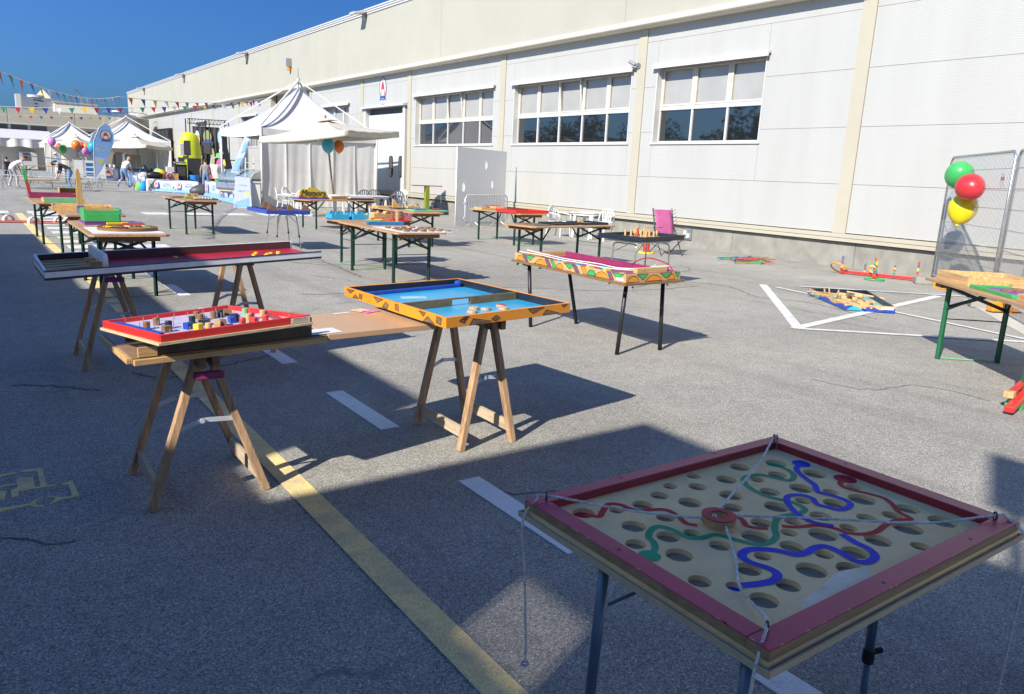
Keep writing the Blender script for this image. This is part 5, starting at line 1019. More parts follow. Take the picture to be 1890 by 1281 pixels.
for x, y in ((-.2, .36), (.2, .362), (-.497, .05), (.3, -.352), (-.1, -.352), (.5, .1)): MB().cyl((x, y, ZB+.0236), .0045, .0006, 12).obj('screw_hole', M_black, SB)
rnd = random.Random(31)
for k in range(9): # chips in the paint along the outer edge of the rim
    x = rnd.uniform(-.5, .5); MB().prism([(x-.008, -BY+.0005), (x+.009, -BY+.0005), (x+.003, -BY+.004)], ZB+.0236, ZB+.0238).obj('paint_chip', M_pine, SB); y = rnd.uniform(-.35, .35); MB().prism([(-BX+.0005, y-.007), (-BX+.0005, y+.008), (-BX+.0045, y)], ZB+.0236, ZB+.0238).obj('paint_chip', M_pine, SB)
MB().tube([(-.46, .11, ZB-.16), (-.2, .0, ZB-.05)], .005, 6).obj('strut', M_bg, ct)

# right table items
def at_f(u, v): a = R(49); return (7.68+u*math.cos(a)-v*math.sin(a), 2.80+u*math.sin(a)+v*math.cos(a))
c = at_f(.72, -.02); t = tray('pine_slot_box', 'pine tray with slatted ramp and two blocks on the right hand table', c, 49, .802, .62, .62, .085, M_pine, M_ply, t_=.02)
box('base_board', M_pine, t, -.36, .36, -.36, .36, -.001, .0); 
for k in range(7): box('slat', M_piney, t, -.28+.09*k-.15, -.21+.09*k-.15, -.30, .0-.02, .013, .05)
c2 = at_f(.70, .12); solid('red_block', 'small red block in the pine tray on the right hand table', 'block', MB().box(-.03, .03, -.025, .025, 0, .045), M_red2, (*at_f(.78, .12), .815), 20, bev=.003); solid('yellow_block', 'small yellow block in the pine tray on the right hand table', 'block', MB().box(-.03, .03, -.025, .025, 0, .045), M_yelp, (*at_f(.74, -.02), .815), 30, bev=.003)
c = at_f(-.02, .0); t = tray('green_rimmed_tray', 'green rimmed flat tray with a purple floor and wooden discs on the right hand table', c, 50.8, .802, .66, .60, .03, M_grn, M_purp, t_=.018)
for k, (x, y) in enumerate(((.1, .1), (-.12, .05), (.02, -.16), (-.2, -.2), (.2, -.05))): MB().cyl((x, y, .012), .06, .014, 18).obj('disc', M_brown, t)
solid('white_sheet', 'white paper between the pine tray and the green rimmed tray', 'paper', MB().box(-.12, .12, -.1, .1, 0, .004), M_paper, (*at_f(.42, -.3), .801), 40)
c = at_f(-.75, 0); t = tray('pine_game_tray', 'pine tray at the near end of the right hand table, cut by the photo edge', c, 50.8, .802, .5, .6, .06, M_pine, M_ply)
# red rocking plank and orange blocks on the ground
t = thing('red_stilt', 'red painted wooden plank raised on a green runner at the right edge', 'plank', (6.55, 2.30, 0), 6); MB().bar((-.16, 0, .05), (.70, .05, .12), .07, .055).obj('plank', M_red, t, bev=.012); MB().bar((.06, .07, .12), (.6, .10, .16), .05, .04).obj('handle', M_red, t, bev=.01); box('runner', M_grn, t, .1, .7, -.02, .1, 0, .05, bev=.004); box('pivot', M_pine, t, .02, .08, .03, .1, .1, .15)
t = thing('orange_beam', 'long orange wooden beam lying on the pale concrete behind the right hand table', 'beam', (12.1, 4.75, 0), -26); MB().box(-.1, 1.5, -.07, .07, .03, .17).obj('beam', M_orange, t, bev=.02); box('foot', M_orange, t, .1, .2, -.1, .1, 0, .03); box('foot', M_orange, t, 1.1, 1.2, -.1, .1, 0, .03)
t = thing('orange_block', 'small orange wooden block on the ground by the mesh fence foot', 'block', (14.3, 6.55, 0), 0); box('body', M_orange, t, -.12, .12, -.1, .1, 0, .2, bev=.01)

# ---- things on the ground
t = thing('wave_box', 'shallow box painted with blue waves, heaped with wooden pieces, on the asphalt', 'game board', (0, 0, 0))
WP = [(9.95, 5.78), (10.42, 5.32), (11.62, 6.52), (10.90, 7.05)]
WP = [(9.93, 5.80), (10.40, 5.33), (11.70, 6.50), (10.85, 7.00)]
bpy.data.objects.remove(t)
t, Q, U = quad_box('wave_box', 'shallow box painted with blue waves, heaped with wooden pieces, on the asphalt', 'game board', WP, [.01]*4, [.10]*4, .02, M_pine, mat('aqua_floor', (.25, .45, .42), .5, var=.2), .015, [M_pine, M_navy, M_navy, M_pine])
for a, b in ((Q[0], Q[1]), (Q[3], Q[0])):
    T, L = side_T(a, b); pr = [(0, 0)]+[(L*i/16, .05+.022*math.sin(i*.95)) for i in range(17)]+[(L, 0)]; MB(T).prism(pr, 0, .001).obj('painted_waves', M_blue, t)
    pr = [(L*.05, .002)]+[(L*(.05+.3*i/8), .01+.05*math.sin(math.pi*i/8)) for i in range(9)]+[(L*.35, .002)]; MB(T).prism(pr, .001, .002).obj('painted_wave_light', mat('turquoise', (.03, .35, .42), .4), t)
T, L = side_T(Q[0], Q[1]); MB(T).box(L*.72, L*.97, .04, .075, .002, .003).obj('paper_label', M_paper, t)
rnd = random.Random(8)
for k in range(22):
    u, v = rnd.uniform(.08, .9), rnd.uniform(.1, .85); p = Q[0].lerp(Q[1], u).lerp(Q[3].lerp(Q[2], u), v)+Vector((WP[0][0], WP[0][1], .01+.03)); 
    mm = rnd.choice([M_pine, M_piney, M_piney, M_brown, M_red2 if k > 18 else M_pine])
    solid('wooden_piece', ('red wooden piece' if mm is M_red2 else 'brown wooden piece' if mm is M_brown else 'pine wooden piece')+' in the wave painted box on the asphalt', 'game piece', MB(Matrix.Rotation(rnd.uniform(0, 3), 4, 'Z')).box(-.06, .06, -.035, .035, 0, .05) if k % 2 else MB(Matrix.Rotation(rnd.uniform(0, 3), 4, 'Z')).bar((-.28, 0, .02), (.28, 0, .06), .022), mm, p, 0, ('red' if mm is M_red2 else 'brown' if mm is M_brown else 'pine')+' pieces in the wave painted box', bev=.003)
t = thing('ring_toss', 'red cross shaped ring toss with striped upright pegs beside the plinth', 'ring toss', (14.6, 8.0, 0))
MB().bar((-.2, .62, .05), (.35, -.75, .05), .07, .06).obj('cross_bar', M_red, t, bev=.005); MB().bar((-.45, -.25, .05), (.35, .25, .05), .07, .055).obj('cross_bar', M_red, t, bev=.005)
cl = [M_red2, M_yelp, M_bluef, M_red2, M_bluef, M_grn]
for k, (x, y, h) in enumerate(((-.2, .6, .50), (.0, .22, .34), (-.08, -.02, .56), (-.38, -.22, .46), (.16, -.3, .34), (.3, -.68, .54))):
    n_ = 5; h *= .58
    for q in range(n_): MB().cyl((x, y, .07+h*q/n_), .02, h/n_-.002, 8).obj('peg_section', cl[(k+q) % 6], t)
for (x, y, z, r_, mm, tl, l) in ((14.34, 8.62, .12, .17, M_orange, 38, 'orange ring leaning at the left end of the ring toss'), (14.1, 7.72, .02, .17, M_grn, 0, 'green ring lying in front of the ring toss'), (14.5, 8.0, .16, .08, M_yelp, 60, 'small yellow ring on the middle peg of the ring toss')):
    o = MB().tube([(r_*math.cos(a*.4), r_*math.sin(a*.4), 0) for a in range(16)], .016, 7, closed=True).obj('toss_ring', mm, smooth=True); o.location = (x, y, z); o.rotation_euler = (0, R(tl), 0); tag(o, l, 'ring')
rnd = random.Random(2); SC_ = [(M_grn, 'green'), (M_lgrn, 'pale green'), (M_red2, 'red'), (M_bluef, 'blue'), (M_brown, 'brown')]
for k in range(24):
    mm, n_ = SC_[k % 5]; x, y = rnd.uniform(13.75, 14.6), rnd.uniform(10.35, 11.25); a = rnd.uniform(-1.2, .9)
    o = MB().bar((-.42, 0, .0), (.42, 0, rnd.uniform(0, .03)), .02, .02).obj('pick_up_stick', mm); o.location = (x, y, .012+.006*k/3); o.rotation_euler = (0, 0, a); tag(o, n_+' stick in the heap of giant pick up sticks by the plinth', 'stick', n_+' sticks of the giant pick up sticks')
# red track with arches on the crossing
t = thing('arch_game', 'row of small white arches on long red boards lying across the crossing', 'game', (0, 0, 0))
for k, (x0, x1, y) in enumerate(((-.4, 1.28, 21.65), (1.30, 2.2, 21.15), (2.1, 2.85, 20.9))): MB().bar((x0, y+.12, .03), (x1, y-.1, .03), .32, .03).obj('red_board', mat('salmon_board', (.50, .12, .09), .5), t)
for x, y in ((.1, 21.5), (.75, 21.75), (.72-.1, 22.3), (1.22, 21.2), (1.75, 21.3), (1.9, 20.9), (2.35, 21.1)):
    MB().ring((0, 0, 0), .125, .095, .10, 20, T=Matrix.Translation((x, y, .05)) @ Matrix.Rotation(math.pi/2, 4, 'X') @ Matrix.Rotation(R(25), 4, 'Y')).obj('arch', mat('arch_cream', (.62, .55, .48), .5), t)

# ================================================================== white plastic chairs and tables
def chair(name, label, loc, rz, m=M_plas, group='white plastic garden chairs'):
    t = thing(name, label, 'chair', loc, rz, group)   # faces local -y
    MB().grid(lambda u, v: (-.22+.44*u, -.22+.42*v, .43-.02*math.sin(math.pi*u)*math.sin(math.pi*v)), 6, 6).obj('seat', m, t, smooth=True, solid=.018)
    for x, y in ((-.22, -.22), (.22, -.22)): MB().bar((x, y, .44), (x*1.12, y*1.12, 0), .05, .03).obj('leg', m, t, bev=.006)
    for x, y in ((-.2, .2), (.2, .2)): MB().bar((x, y, .44), (x*1.15, y*1.45, 0), .05, .03).obj('leg', m, t, bev=.006)
    def bp(x, z): return (x, .20+.12*(z-.43)+.03*(1-(x/.24)**2), z)
    arc = [bp(-.24, .50)]+[bp(.245*math.cos(R(a)), .60+.27*math.sin(R(a))) for a in range(180, -1, -20)]+[bp(.24, .50)]
    MB().tube(arc, .022, 8).obj('back_hoop', m, t, smooth=True)
    for k in range(5):
        x = -.14+.07*k; MB().bar(bp(x*.75, .45), bp(x*1.15, .60+.25*math.sqrt(max(0, 1-(x/.25)**2))), .034, .012, up=(0, 1, 0)).obj('back_slat', m, t, bev=.003)
    MB().bar(bp(-.22, .50), bp(.22, .50), .03, .015).obj('back_rail', m, t)
    for s in (-1, 1): MB().tube([(s*.25, -.20, .44), (s*.27, -.21, .62), (s*.275, .05, .66), (s*.245, .24, .66)], .02, 8).obj('armrest', m, t, smooth=True)
    return t
c0 = chair('garden_chair', 'white plastic chair with its back to the wall, left of the small white table', (13.75, 17.0, 0), 15)
for loc, rz, l in (((14.25, 15.75, 0), -75, 'white plastic chair turned sideways, right of the small white table'),
                   ((8.75, 25.6, 0), 70, 'white plastic chair at the left end of the white tables under the parasol'),
                   ((9.35, 26.6, 0), 40, 'white plastic chair behind the yellow lettered sign board'),
                   ((12.0, 26.4, 0), -30, 'white plastic chair at the right under the parasol, seen from behind between two others'),
                   ((12.7, 26.9, 0), -10, 'white plastic chair in the middle of the three at the right under the parasol'),
                   ((13.3, 26.3, 0), -40, 'white plastic chair at the right end under the parasol'),
                   ((9.15, 24.9, 0), 165, 'white plastic chair with its back to the camera under the parasol, left'),
                   ((14.6, 28.6, 0), -60, 'white plastic chair in front of the grey door, farthest right of that set')): copy_tree(c0, l, loc, rz)
def ptable(label, loc, rz, L, Wd, h=.72):
    t = thing('garden_table', label, 'table', loc, rz, 'white plastic garden tables'); MB().box(-L/2, L/2, -Wd/2, Wd/2, h-.03, h).obj('tabletop', M_plas, t, bev=.01); box('skirt', M_plas, t, -L/2+.04, L/2-.04, -Wd/2+.04, Wd/2-.04, h-.09, h-.031)
    for s in (-1, 1):
        for q in (-1, 1): MB().bar((s*(L/2-.1), q*(Wd/2-.1), h-.06), (s*(L/2-.07), q*(Wd/2-.07), 0), .075, .075).obj('leg', M_plas, t, bev=.01)
ptable('small white plastic table between the two chairs by the wall', (14.45, 16.55, 0), 20, .75, .75)
ptable('white plastic table under the left half of the parasol', (9.9, 25.1, 0), 5, 1.4, .8); ptable('white plastic table under the right half of the parasol', (11.6, 25.2, 0), 0, 1.3, .8)
t = thing('folded_chair', 'folding beach chair with a pink fabric sling standing by the plinth', 'chair', (13.25, 12.35, 0), -18)
MB().grid(lambda u, v: (-.22+.44*u, .12+.22*v-.03*math.sin(math.pi*v), .42+.60*v), 6, 8).obj('back_sling', mat('pink_sling', (.36, .08, .21), .7), t, smooth=True, solid=.006)
MB().grid(lambda u, v: (-.22+.44*u, -.3+.42*v, .36+.06*v-.03*math.sin(math.pi*v)), 6, 4).obj('seat_sling', mat('pink_sling', (.50, .07, .30)), t, smooth=True, solid=.006)
for s in (-1, 1):
    MB().tube([(s*.25, -.32, .36), (s*.25, .12, .42), (s*.25, .36, 1.05)], .013, 8).obj('frame_tube', M_dgrey, t, smooth=True); MB().tube([(s*.27, -.28, 0), (s*.27, .2, .62), (s*.28, -.25, .64)], .012, 8).obj('frame_tube', M_dgrey, t, smooth=True); MB().tube([(s*.27, .34, 0), (s*.27, -.25, .40)], .012, 8).obj('frame_tube', M_dgrey, t, smooth=True)
    b = MB(); [b.tube([(s*.235, .13+.028*k, .45+.075*k), (s*.29, .02+.03*k, .52+.075*k)], .005, 5) for k in range(8)]; b.obj('lacing', M_black, t)
t = thing('toy_stand', 'small red cylinder on a yellow round foot beside the pink chair', 'toy', (13.0, 12.75, 0)); MB().cyl((0, 0, 0), .2, .03, 20).obj('foot', M_yelp, t); MB().cyl((0, 0, .03), .08, .2, 16).obj('cylinder', M_red2, t); MB().cyl((0, 0, .23), .022, .38, 10).obj('rod', M_red2, t)

# ================================================================== target panel, crowd barrier, mesh fence
t = thing('target_panel', 'tall grey white panel with three oval holes leaning near the wall', 'panel', (12.28, 20.28, 0), 25.1)
PL = 3.0
plate('panel', [[(0, .02), (PL, .02), (PL, 2.42), (0, 2.42)], circ(1.72, 1.93, .09, 20, .15), circ(.42, 1.22, .10, 20, .15), circ(2.14, 1.33, .085, 20, .14)], .03, mat('panel_grey', (.80, .81, .83), .3, var=.03), t, upright((0, 0, 0), 0))
box('foot', M_galv, t, .9, .94, .03, .5, 0, .04); box('foot', M_galv, t, 2.6, 2.64, .03, .4, 0, .04)
t = thing('crowd_barrier', 'galvanised crowd barrier standing in front of the panel with oval holes', 'barrier', (12.35, 19.85, 0), 25.1); M_gb = mat('barrier_steel', (.62, .63, .65), .4, metal=.3)
L = 2.55; rr = .1
fr = [(rr, 0, .16), (0, 0, .16+rr), (0, 0, 1.0-rr), (rr, 0, 1.0), (L-rr, 0, 1.0), (L, 0, 1.0-rr), (L, 0, .16+rr), (L-rr, 0, .16)]
MB().tube(fr, .019, 8, closed=True).obj('frame', M_gb, t, smooth=True)
for k in range(17): MB().tube([(.14+.142*k, 0, .17), (.14+.142*k, 0, .99)], .008, 6).obj('bar', M_gb, t)
for x in (.5, 2.05): MB().tube([(x, -.32, .0), (x, -.06, .17), (x, .06, .17), (x, .32, .0)], .016, 8).obj('foot', M_gb, t, smooth=True)
for z in (.3, .75): box('hook', M_gb, t, -.06, -.0, -.015, .015, z, z+.05); box('hook', M_gb, t, L, L+.05, -.015, .015, z, z+.05)
def mesh_fence(label, a, b, h0, h1, sleeve=True):
    t = thing('mesh_fence', label, 'fence', (a[0], a[1], 0), math.degrees(math.atan2(b[1]-a[1], b[0]-a[0])), 'temporary mesh fence panels'); L = math.hypot(b[0]-a[0], b[1]-a[1])
    MB().tube([(0, 0, h0), (0, 0, h1-.08), (.08, 0, h1), (L-.08, 0, h1), (L, 0, h1-.08), (L, 0, h0)], .021, 10).obj('frame', M_galv, t, smooth=True); MB().tube([(0, 0, h0+.1), (L, 0, h0+.1)], .016, 8).obj('bottom_rail', M_galv, t)
    b_ = MB(); n = int(L/.052)
    for k in range(1, n): b_.box(L*k/n-.0035, L*k/n+.0035, -.0025, .0025, h0+.1, h1)
    b_.obj('vertical_wires', M_galv, t)['kind'] = 'stuff'
    for k in range(7): MB().box(0, L, -.004, .004, h0+.2+(h1-h0-.3)*k/6.5, h0+.209+(h1-h0-.3)*k/6.5).obj('wire', M_galv, t)
    box('foot_block', M_conc, t, -.12, .12, -.3, .3, 0, .13, bev=.02); return t
f = mesh_fence('temporary mesh fence panel behind the three balloons at the right edge', (14.72, 6.95), (12.66, 5.08), .08, 2.33)
box('sign_plate', M_wmetal, f, 2.45, 2.62, -.03, -.024, 1.86, 2.02); box('sign_print', M_pink, f, 2.47, 2.60, -.032, -.0305, 1.91, 1.96)
mesh_fence('second mesh fence panel joined at the right, mostly beyond the photo edge', (12.58, 5.0), (10.6, 3.6), .08, 2.33)

# ================================================================== banners and stalls in the middle distance
M_ban = mat('banner_pale', (.44, .50, .78), .5, var=.06); M_ban2 = mat('banner_blue', (.22, .42, .76), .5, var=.15); M_btx = mat('banner_text_blue', (.12, .22, .62), .5); M_lime = mat('lime_dot', (.5, .6, .25), .5)
def banner_art(t, T, x, h, w, words=True, em=True, ts=1):
    MB(T).prism([(x-w*.5, .03), (x+w*.5, .03), (x+w*.5, h*.35), (x-w*.5, h*.18)], .002, .003).obj('blue_wash', M_ban2, t)
    if em: emblem(t, T @ Matrix.Translation((x-w*.3, h*.55, .004)), h*.42, h*.7)
    if words:
        text('lettering', 'il Nuovo', h*.17*ts, M_btx, t, T @ Matrix.Translation((x+w*.12, h*.76, .004)), .001); text('lettering', 'GELATO', h*.22*ts, M_btx, t, T @ Matrix.Translation((x+w*.12, h*.56, .004)), .001)
        MB(T).prism(circ(x+w*.40, h*.5, h*.1, 16), .003, .005).obj('lime_dot', M_lime, t)
def banner(label, a, b, h, secs, foot=True):
    az = math.degrees(math.atan2(b[1]-a[1], b[0]-a[0])); t = thing('banner_barrier', label, 'banner', (a[0], a[1], 0), az, 'printed banner barriers'); L = math.hypot(b[0]-a[0], b[1]-a[1]); T = upright((0, 0, 0), 0)
    MB().grid(lambda u, v: (L*u, .03*math.sin(u*L*2.3), .06+(h-.06)*v), 24, 3).obj('cloth', M_ban, t, smooth=True, solid=.012)
    for k in range(secs): banner_art(t, T @ Matrix.Translation((0, 0, .05)), L*(k+.5)/secs, h, L/secs)
    MB().tube([(0, 0, h), (L, 0, h)], .02, 6).obj('top_rail', M_galv, t)
    for x in (.05, L-.05, L/2): box('post', M_galv, t, x-.04, x+.04, .045, .08, 0, h); box('foot_plate', M_galv, t, x-.1, x+.1, -.15, .2, 0, .02)
    return t
banner('low printed banner running toward the far stalls, beside the green and blue bags', (8.25, 53.0), (7.9, 45.2), .68, 3)
banner('long low printed banner in front of the stage gear, with a dark blue bottom edge', (7.85, 43.0), (9.6, 40.9), .62, 2)
banner('tall pale printed banner right of the long low one, by the gazebo post', (9.38, 38.7), (9.15, 35.0), .75, 1)
banner('tall printed banner with a big emblem in front of the glass food counter', (9.0, 34.6), (8.7, 31.2), .77, 1)
t = thing('board_sign', 'leaning pale blue printed sign board left of the gazebo side wall', 'sign', (8.35, 29.1, 0), -18); T = Matrix.Rotation(R(-10), 4, 'X') @ upright((0, 0, 0), 0); MB(T).prism([(-.3, 0), (.34, 0), (.30, 1.12), (-.22, 1.15)], 0, .03).obj('board', M_ban, t)
banner_art(t, T @ Matrix.Translation((0, 0, .03)), .0, 1.1, .5, True, False, .42)
t = thing('folded_table', 'tall narrow white folded table standing between the sign board and the gazebo', 'box', (8.95, 29.35, 0), -10); box('body', M_plas, t, -.16, .16, -.12, .12, 0, .92, bev=.02); box('lid', M_wmetal, t, -.22, .24, -.16, .16, .92, .98, bev=.01)
# glass display counter
t = thing('display_counter', 'steel ice cream display counter with curved glass beside the gazebo', 'counter', (9.3, 31.9, 0), -65)
M_cg = mat('counter_glass', (.25, .36, .42), .05, trans=0, alpha=.4, spec=.6)
MB(upright((-1.0, 0, 0), -90+0)).prism([(-.5, .55), (.5, .55), (.5, .95), (-.35, .95), (-.62, .8)], 0, .0).mi
b = MB(Matrix.Translation((-.95, 0, 0)) @ Matrix.Rotation(math.pi/2, 4, 'Z') @ Matrix.Rotation(math.pi/2, 4, 'X')); b.prism([(-.7, .62), (-.4, .42), (.45, .42), (.45, .98), (-.3, .98), (-.66, .84)], 0, 1.9); b.obj('body', M_grey, t, bev=.02)
b = MB(); b.grid(lambda u, v: (-.9+1.8*u, -.62+.62*(1-math.cos(v*math.pi/2))*1.1, .92+.46*math.sin(v*math.pi/2)), 4, 10); b.obj('curved_glass', M_cg, t, smooth=True, solid=.01)
for x in (-.93, .9): MB(Matrix.Translation((x, 0, 0)) @ Matrix.Rotation(math.pi/2, 4, 'Z') @ Matrix.Rotation(math.pi/2, 4, 'X')).prism([(-.6, .92), (.4, .92), (.4, 1.38), (.05, 1.38), (-.35, 1.25)], 0, .02).obj('end_glass', M_cg, t)
box('glass_shelf', M_cg, t, -.85, .85, 0, .35, 1.38, 1.395); box('base', M_dgrey, t, -.8, .8, -.2, .4, .05, .42); box('cream_trim', M_beige2, t, -.9, .92, -.60, -.54, .5, .58)
for k in range(4): box('tub', M_tentw, t, -.8+.42*k, -.46+.42*k, -.35, .2, .981, 1.03)
t = thing('crate_bin', 'dark grey plastic bin under the display counter', 'bin', (8.85, 31.0, 0)); MB().cyl((0, 0, 0), .22, .6, 4, .28, T=Matrix.Rotation(R(45), 4, 'Z')).obj('body', M_grey, t)
# step ladder, small printed flag
t = thing('step_ladder', 'white step ladder standing behind the glass counter', 'ladder', (11.0, 37.0, 0), -20)
for s in (-1, 1): MB().bar((s*.25, 0, 0), (s*.17, .25, 1.9), .06, .03).obj('rail', M_wmetal, t); MB().bar((s*.25, .75, 0), (s*.17, .28, 1.9), .04, .02).obj('back_rail', M_wmetal, t)
for k in range(6): box('step', M_wmetal, t, -.23+.01*k, .23-.01*k, .03*k, .03*k+.1, .28*k+.25, .28*k+.28)
t = thing('hanging_flag', 'narrow pale blue printed flag slanting from the left gazebo corner', 'flag', (9.05, 31.2, 0), 0)
MB(upright((0, 0, 0), -32)).prism([(-.50, 1.25), (-.22, 1.25), (.36, 2.75), (.12, 2.75)], 0, .01).obj('cloth', M_ban, t); MB(upright((0, -.01, 0), -32)).prism([(-.45, 1.32), (-.22, 1.32), (-.02, 1.85), (-.24, 1.8)], .012, .016).prism([(-.08, 2.0), (.08, 2.1), (.24, 2.5), (.05, 2.4)], .012, .016).obj('print', M_ban2, t)
# feather banners and round counter
def feather(label, loc, az, h, w, full=True):
    t = thing('feather_banner', label, 'banner', loc, az, 'pale blue feather banners'); T = upright((0, 0, 0), 0)
    pr = [(0, .35), (.04, h*.45), (.12, h*.72), (w*.35, h*.92), (w*.62, h), (w*.85, h*.95), (w, h*.82), (w*.97, h*.68), (w*.7, h*.48), (w*.3, h*.22), (.04, .35)]
    MB(T).prism(pr, 0, .012).obj('cloth', M_ban2, t); cc = Vector((w*.5, h*.6)); MB(T).prism([(.02, .4), (.06, h*.45), (w*.55, h*.42), (w*.25, h*.22)], .012, .014).obj('pale_wash', M_ban, t)
    MB().tube([(0, 0, 0), (0, .0, h*.45), (.08, 0, h*.72), (w*.35, 0, h*.925), (w*.62, 0, h*1.01), (w*.86, 0, h*.96)], .02, 6).obj('pole', M_wmetal, t, smooth=True); box('foot_plate', M_grey, t, -.25, .25, -.25, .25, 0, .03)
    emblem(t, T @ Matrix.Translation((w*.62, h*.79, .014)), w*.5, h*.2); MB(T).prism(circ(w*.3, h*.36, .17, 18), .014, .018).obj('lime_dot', M_lime, t)
    if full:
        text('lettering', 'il Nuovo', .19, M_wmetal, t, T @ Matrix.Translation((w*.42, h*.625, .014)), .002, .2); text('lettering', 'GELATO', .28, M_wmetal, t, T @ Matrix.Translation((w*.48, h*.55, .014)), .002)
feather('tall pale blue feather banner lettered in white, in front of the distant gazebos', (6.62, 54, 0), 12, 3.62, 1.25)
feather('smaller feather banner mostly hidden behind the tall one', (7.45, 63.5, 0), 10, 3.5, 1.2, False)
t = thing('promo_counter', 'pale blue round fronted counter with an emblem at the foot of the feather banner', 'counter', (8.15, 60.5, 0), 10)
MB().grid(lambda u, v: (.85*math.cos(R(200+140*u)), .45+.75*math.sin(R(200+140*u)), .9*v), 16, 2).obj('front', mat('counter_front', (.50, .58, .78), .5), t, smooth=True, solid=.02); box('top', M_black, t, -.85, .85, -.1, .3, .9, .93); emblem(t, upright((0, -.33, .5), 0), .7, .72)
solid('dark_hat', 'dark hat lying on the round fronted counter', 'hat', MB().cyl((0, 0, 0), .25, .03, 16).ell((0, 0, .05), .15, .15, .12, 12, 6), M_black, (7.85, 60.5, .935)); solid('white_cups', 'white cups on the round fronted counter', 'cups', MB().cyl((0, 0, 0), .08, .2, 10).cyl((.25, 0, 0), .08, .18, 10), M_white, (8.4, 60.5, .935))
# stage truss backdrop
t = thing('stage_backdrop', 'black curtain with bright cartoon-like colour blobs hung on a lighting truss', 'backdrop', (11.95, 53.0, 0), -22)
LB = 2.35; H = 4.25; M_cur = mat('black_curtain', (.03, .03, .034), .8, var=.2)
MB().grid(lambda u, v: (LB*(.12+.88*u), .05*math.sin(u*45), .25+(H-.7)*v), 60, 3).obj('curtain', M_cur, t, smooth=True, solid=.01)
b = MB()
for z in (H-.28, H): 
    for y in (-.15, .15): b.bar((0, y, z), (LB, y, z), .04)
for k in range(12): b.bar((LB*k/12, -.15, H-.28), (LB*(k+.5)/12, -.15, H), .025); b.bar((LB*(k+.5)/12, -.15, H), (LB*(k+1)/12, -.15, H-.28), .025)
b.obj('truss', M_dgrey, t)
for x in (0, LB*.5, LB):
    b = MB(); [b.bar((x+s, q, 0), (x+s, q, H), .035) for s in (-.12, .12) for q in (-.1, .1)]; b.obj('truss_leg', M_black, t)
blobs = [((.30, .5, .85), .78, 3.1, .16, .45), ((.6, .5, .75), .16+.5, 2.9, .10, .5), ((.6, .3, .1), .75+.3*0, 2.6, .0, .0), ((.55, .32, .1), 3.15, 2.75, .2, .38), ((.7, .7, .65), 3.1, 2.35, .17, .2), ((.13, .5, .15), 2.85, 2.05, .24, .17), ((.55, .1, .35), 2.9, 1.45, .26, .42), ((.65, .55, .1), 3.3, 1.6, .16, .22), ((.6, .62, .7), 3.1, 1.1, .2, .2), ((.22, .26, .12), 1.75, 3.2, .28, .4), ((.05, .08, .3), 1.75, 2.75, .35, .3), ((.6, .2, .3), 1.85, 2.4, .24, .3), ((.03, .25, .6), .95, 1.4, .15, .2), ((.5, .25, .12), .95, 1.9, .16, .18), ((.55, .08, .06), .95, 1.0, .18, .14), ((.6, .58, .4), .98, .7, .15, .3), ((.5, .12, .1), 1.9, .95, .3, .45), ((.28, .3, .16), 2.2, 1.9, .14, .6), ((.5, .15, .3), .72, 2.35, .14, .35), ((.6, .3, .1), .86, 2.95, .11, .35), ((.25, .45, .8), 2.95, 3.2, .14, .4)]
for k, (c, x, z, w, h) in enumerate(blobs):
    x = x*.62+.08; w *= .9; c = tuple(min(.8, q*1.25) for q in c)
    if w: MB(upright((0, -.07-.002*k, 0), 0)).prism(circ(x, z, w, 14, h), 0, .004).obj('colour_print', mat('print_%d' % k, c, .6), t)
for x in (1.62, 2.1): MB(upright((0, -.07, 0), 0)).box(x-.18, x+.22, .55, .78, 0, .01).obj('red_lettering', mat('red_print', (.5, .05, .05)), t)
# inflatable, speakers, stage gear
t = thing('inflatable', 'tall lime yellow inflatable arch tube beside the black backdrop', 'inflatable', (11.42, 50.4, 0), 0); M_infl = mat('lime_vinyl', (.50, .56, .02), .4, var=.06)
prof = [(0, .70), (.9, .68), (1.8, .65), (2.5, .60), (2.9, .54), (3.15, .44), (3.3, .26), (3.33, 0.0)]; n = 32; b = MB(); vs = []; 
for z, r_ in prof:
    for j in range(n): a = 2*math.pi*j/n; k = r_*(1+.035*abs(math.sin(a*6))); vs.append((k*math.cos(a), .8*k*math.sin(a), z))
b.add(vs, [(i*n+j, i*n+(j+1) % n, (i+1)*n+(j+1) % n, (i+1)*n+j) for i in range(len(prof)-1) for j in range(n)]); b.obj('tube', M_infl, t, smooth=True)
box('white_panel', mat('infl_white', (.5, .5, .55), .5), t, -.66, -.3, -.56, -.42, 1.9, 2.6)
def speaker(label, loc, az, w, d, h, stand=0, group=None):
    t = thing('loudspeaker', label, 'speaker', loc, az, group); z = stand
    MB().prism([(-w/2, -d/2), (w/2, -d/2), (w/2*.8, d/2), (-w/2*.8, d/2)], z, z+h).obj('cabinet', M_black, t, bev=.02); box('grille', mat('grille', (.03, .03, .035), .6, bump=.5, bs=300), t, -w*.44, w*.44, -d/2-.012, -d/2-.001, z+.04, z+h-.04)
    if stand:
        MB().tube([(0, 0, .5), (0, 0, z)], .02, 8).obj('pole', M_black, t)
        for k in range(3): a = k*2.09; MB().bar((0, 0, .7), (.5*math.cos(a), .5*math.sin(a), 0), .025).obj('leg', M_black, t)
speaker('black loudspeaker on a pole in front of the lime inflatable', (10.82, 48.4, 0), -10, .38, .40, .82, 1.95); speaker('black loudspeaker on a pole in front of the curtain with colour blobs', (12.15, 49.0, 0), -30, .46, .4, .72, 2.05)
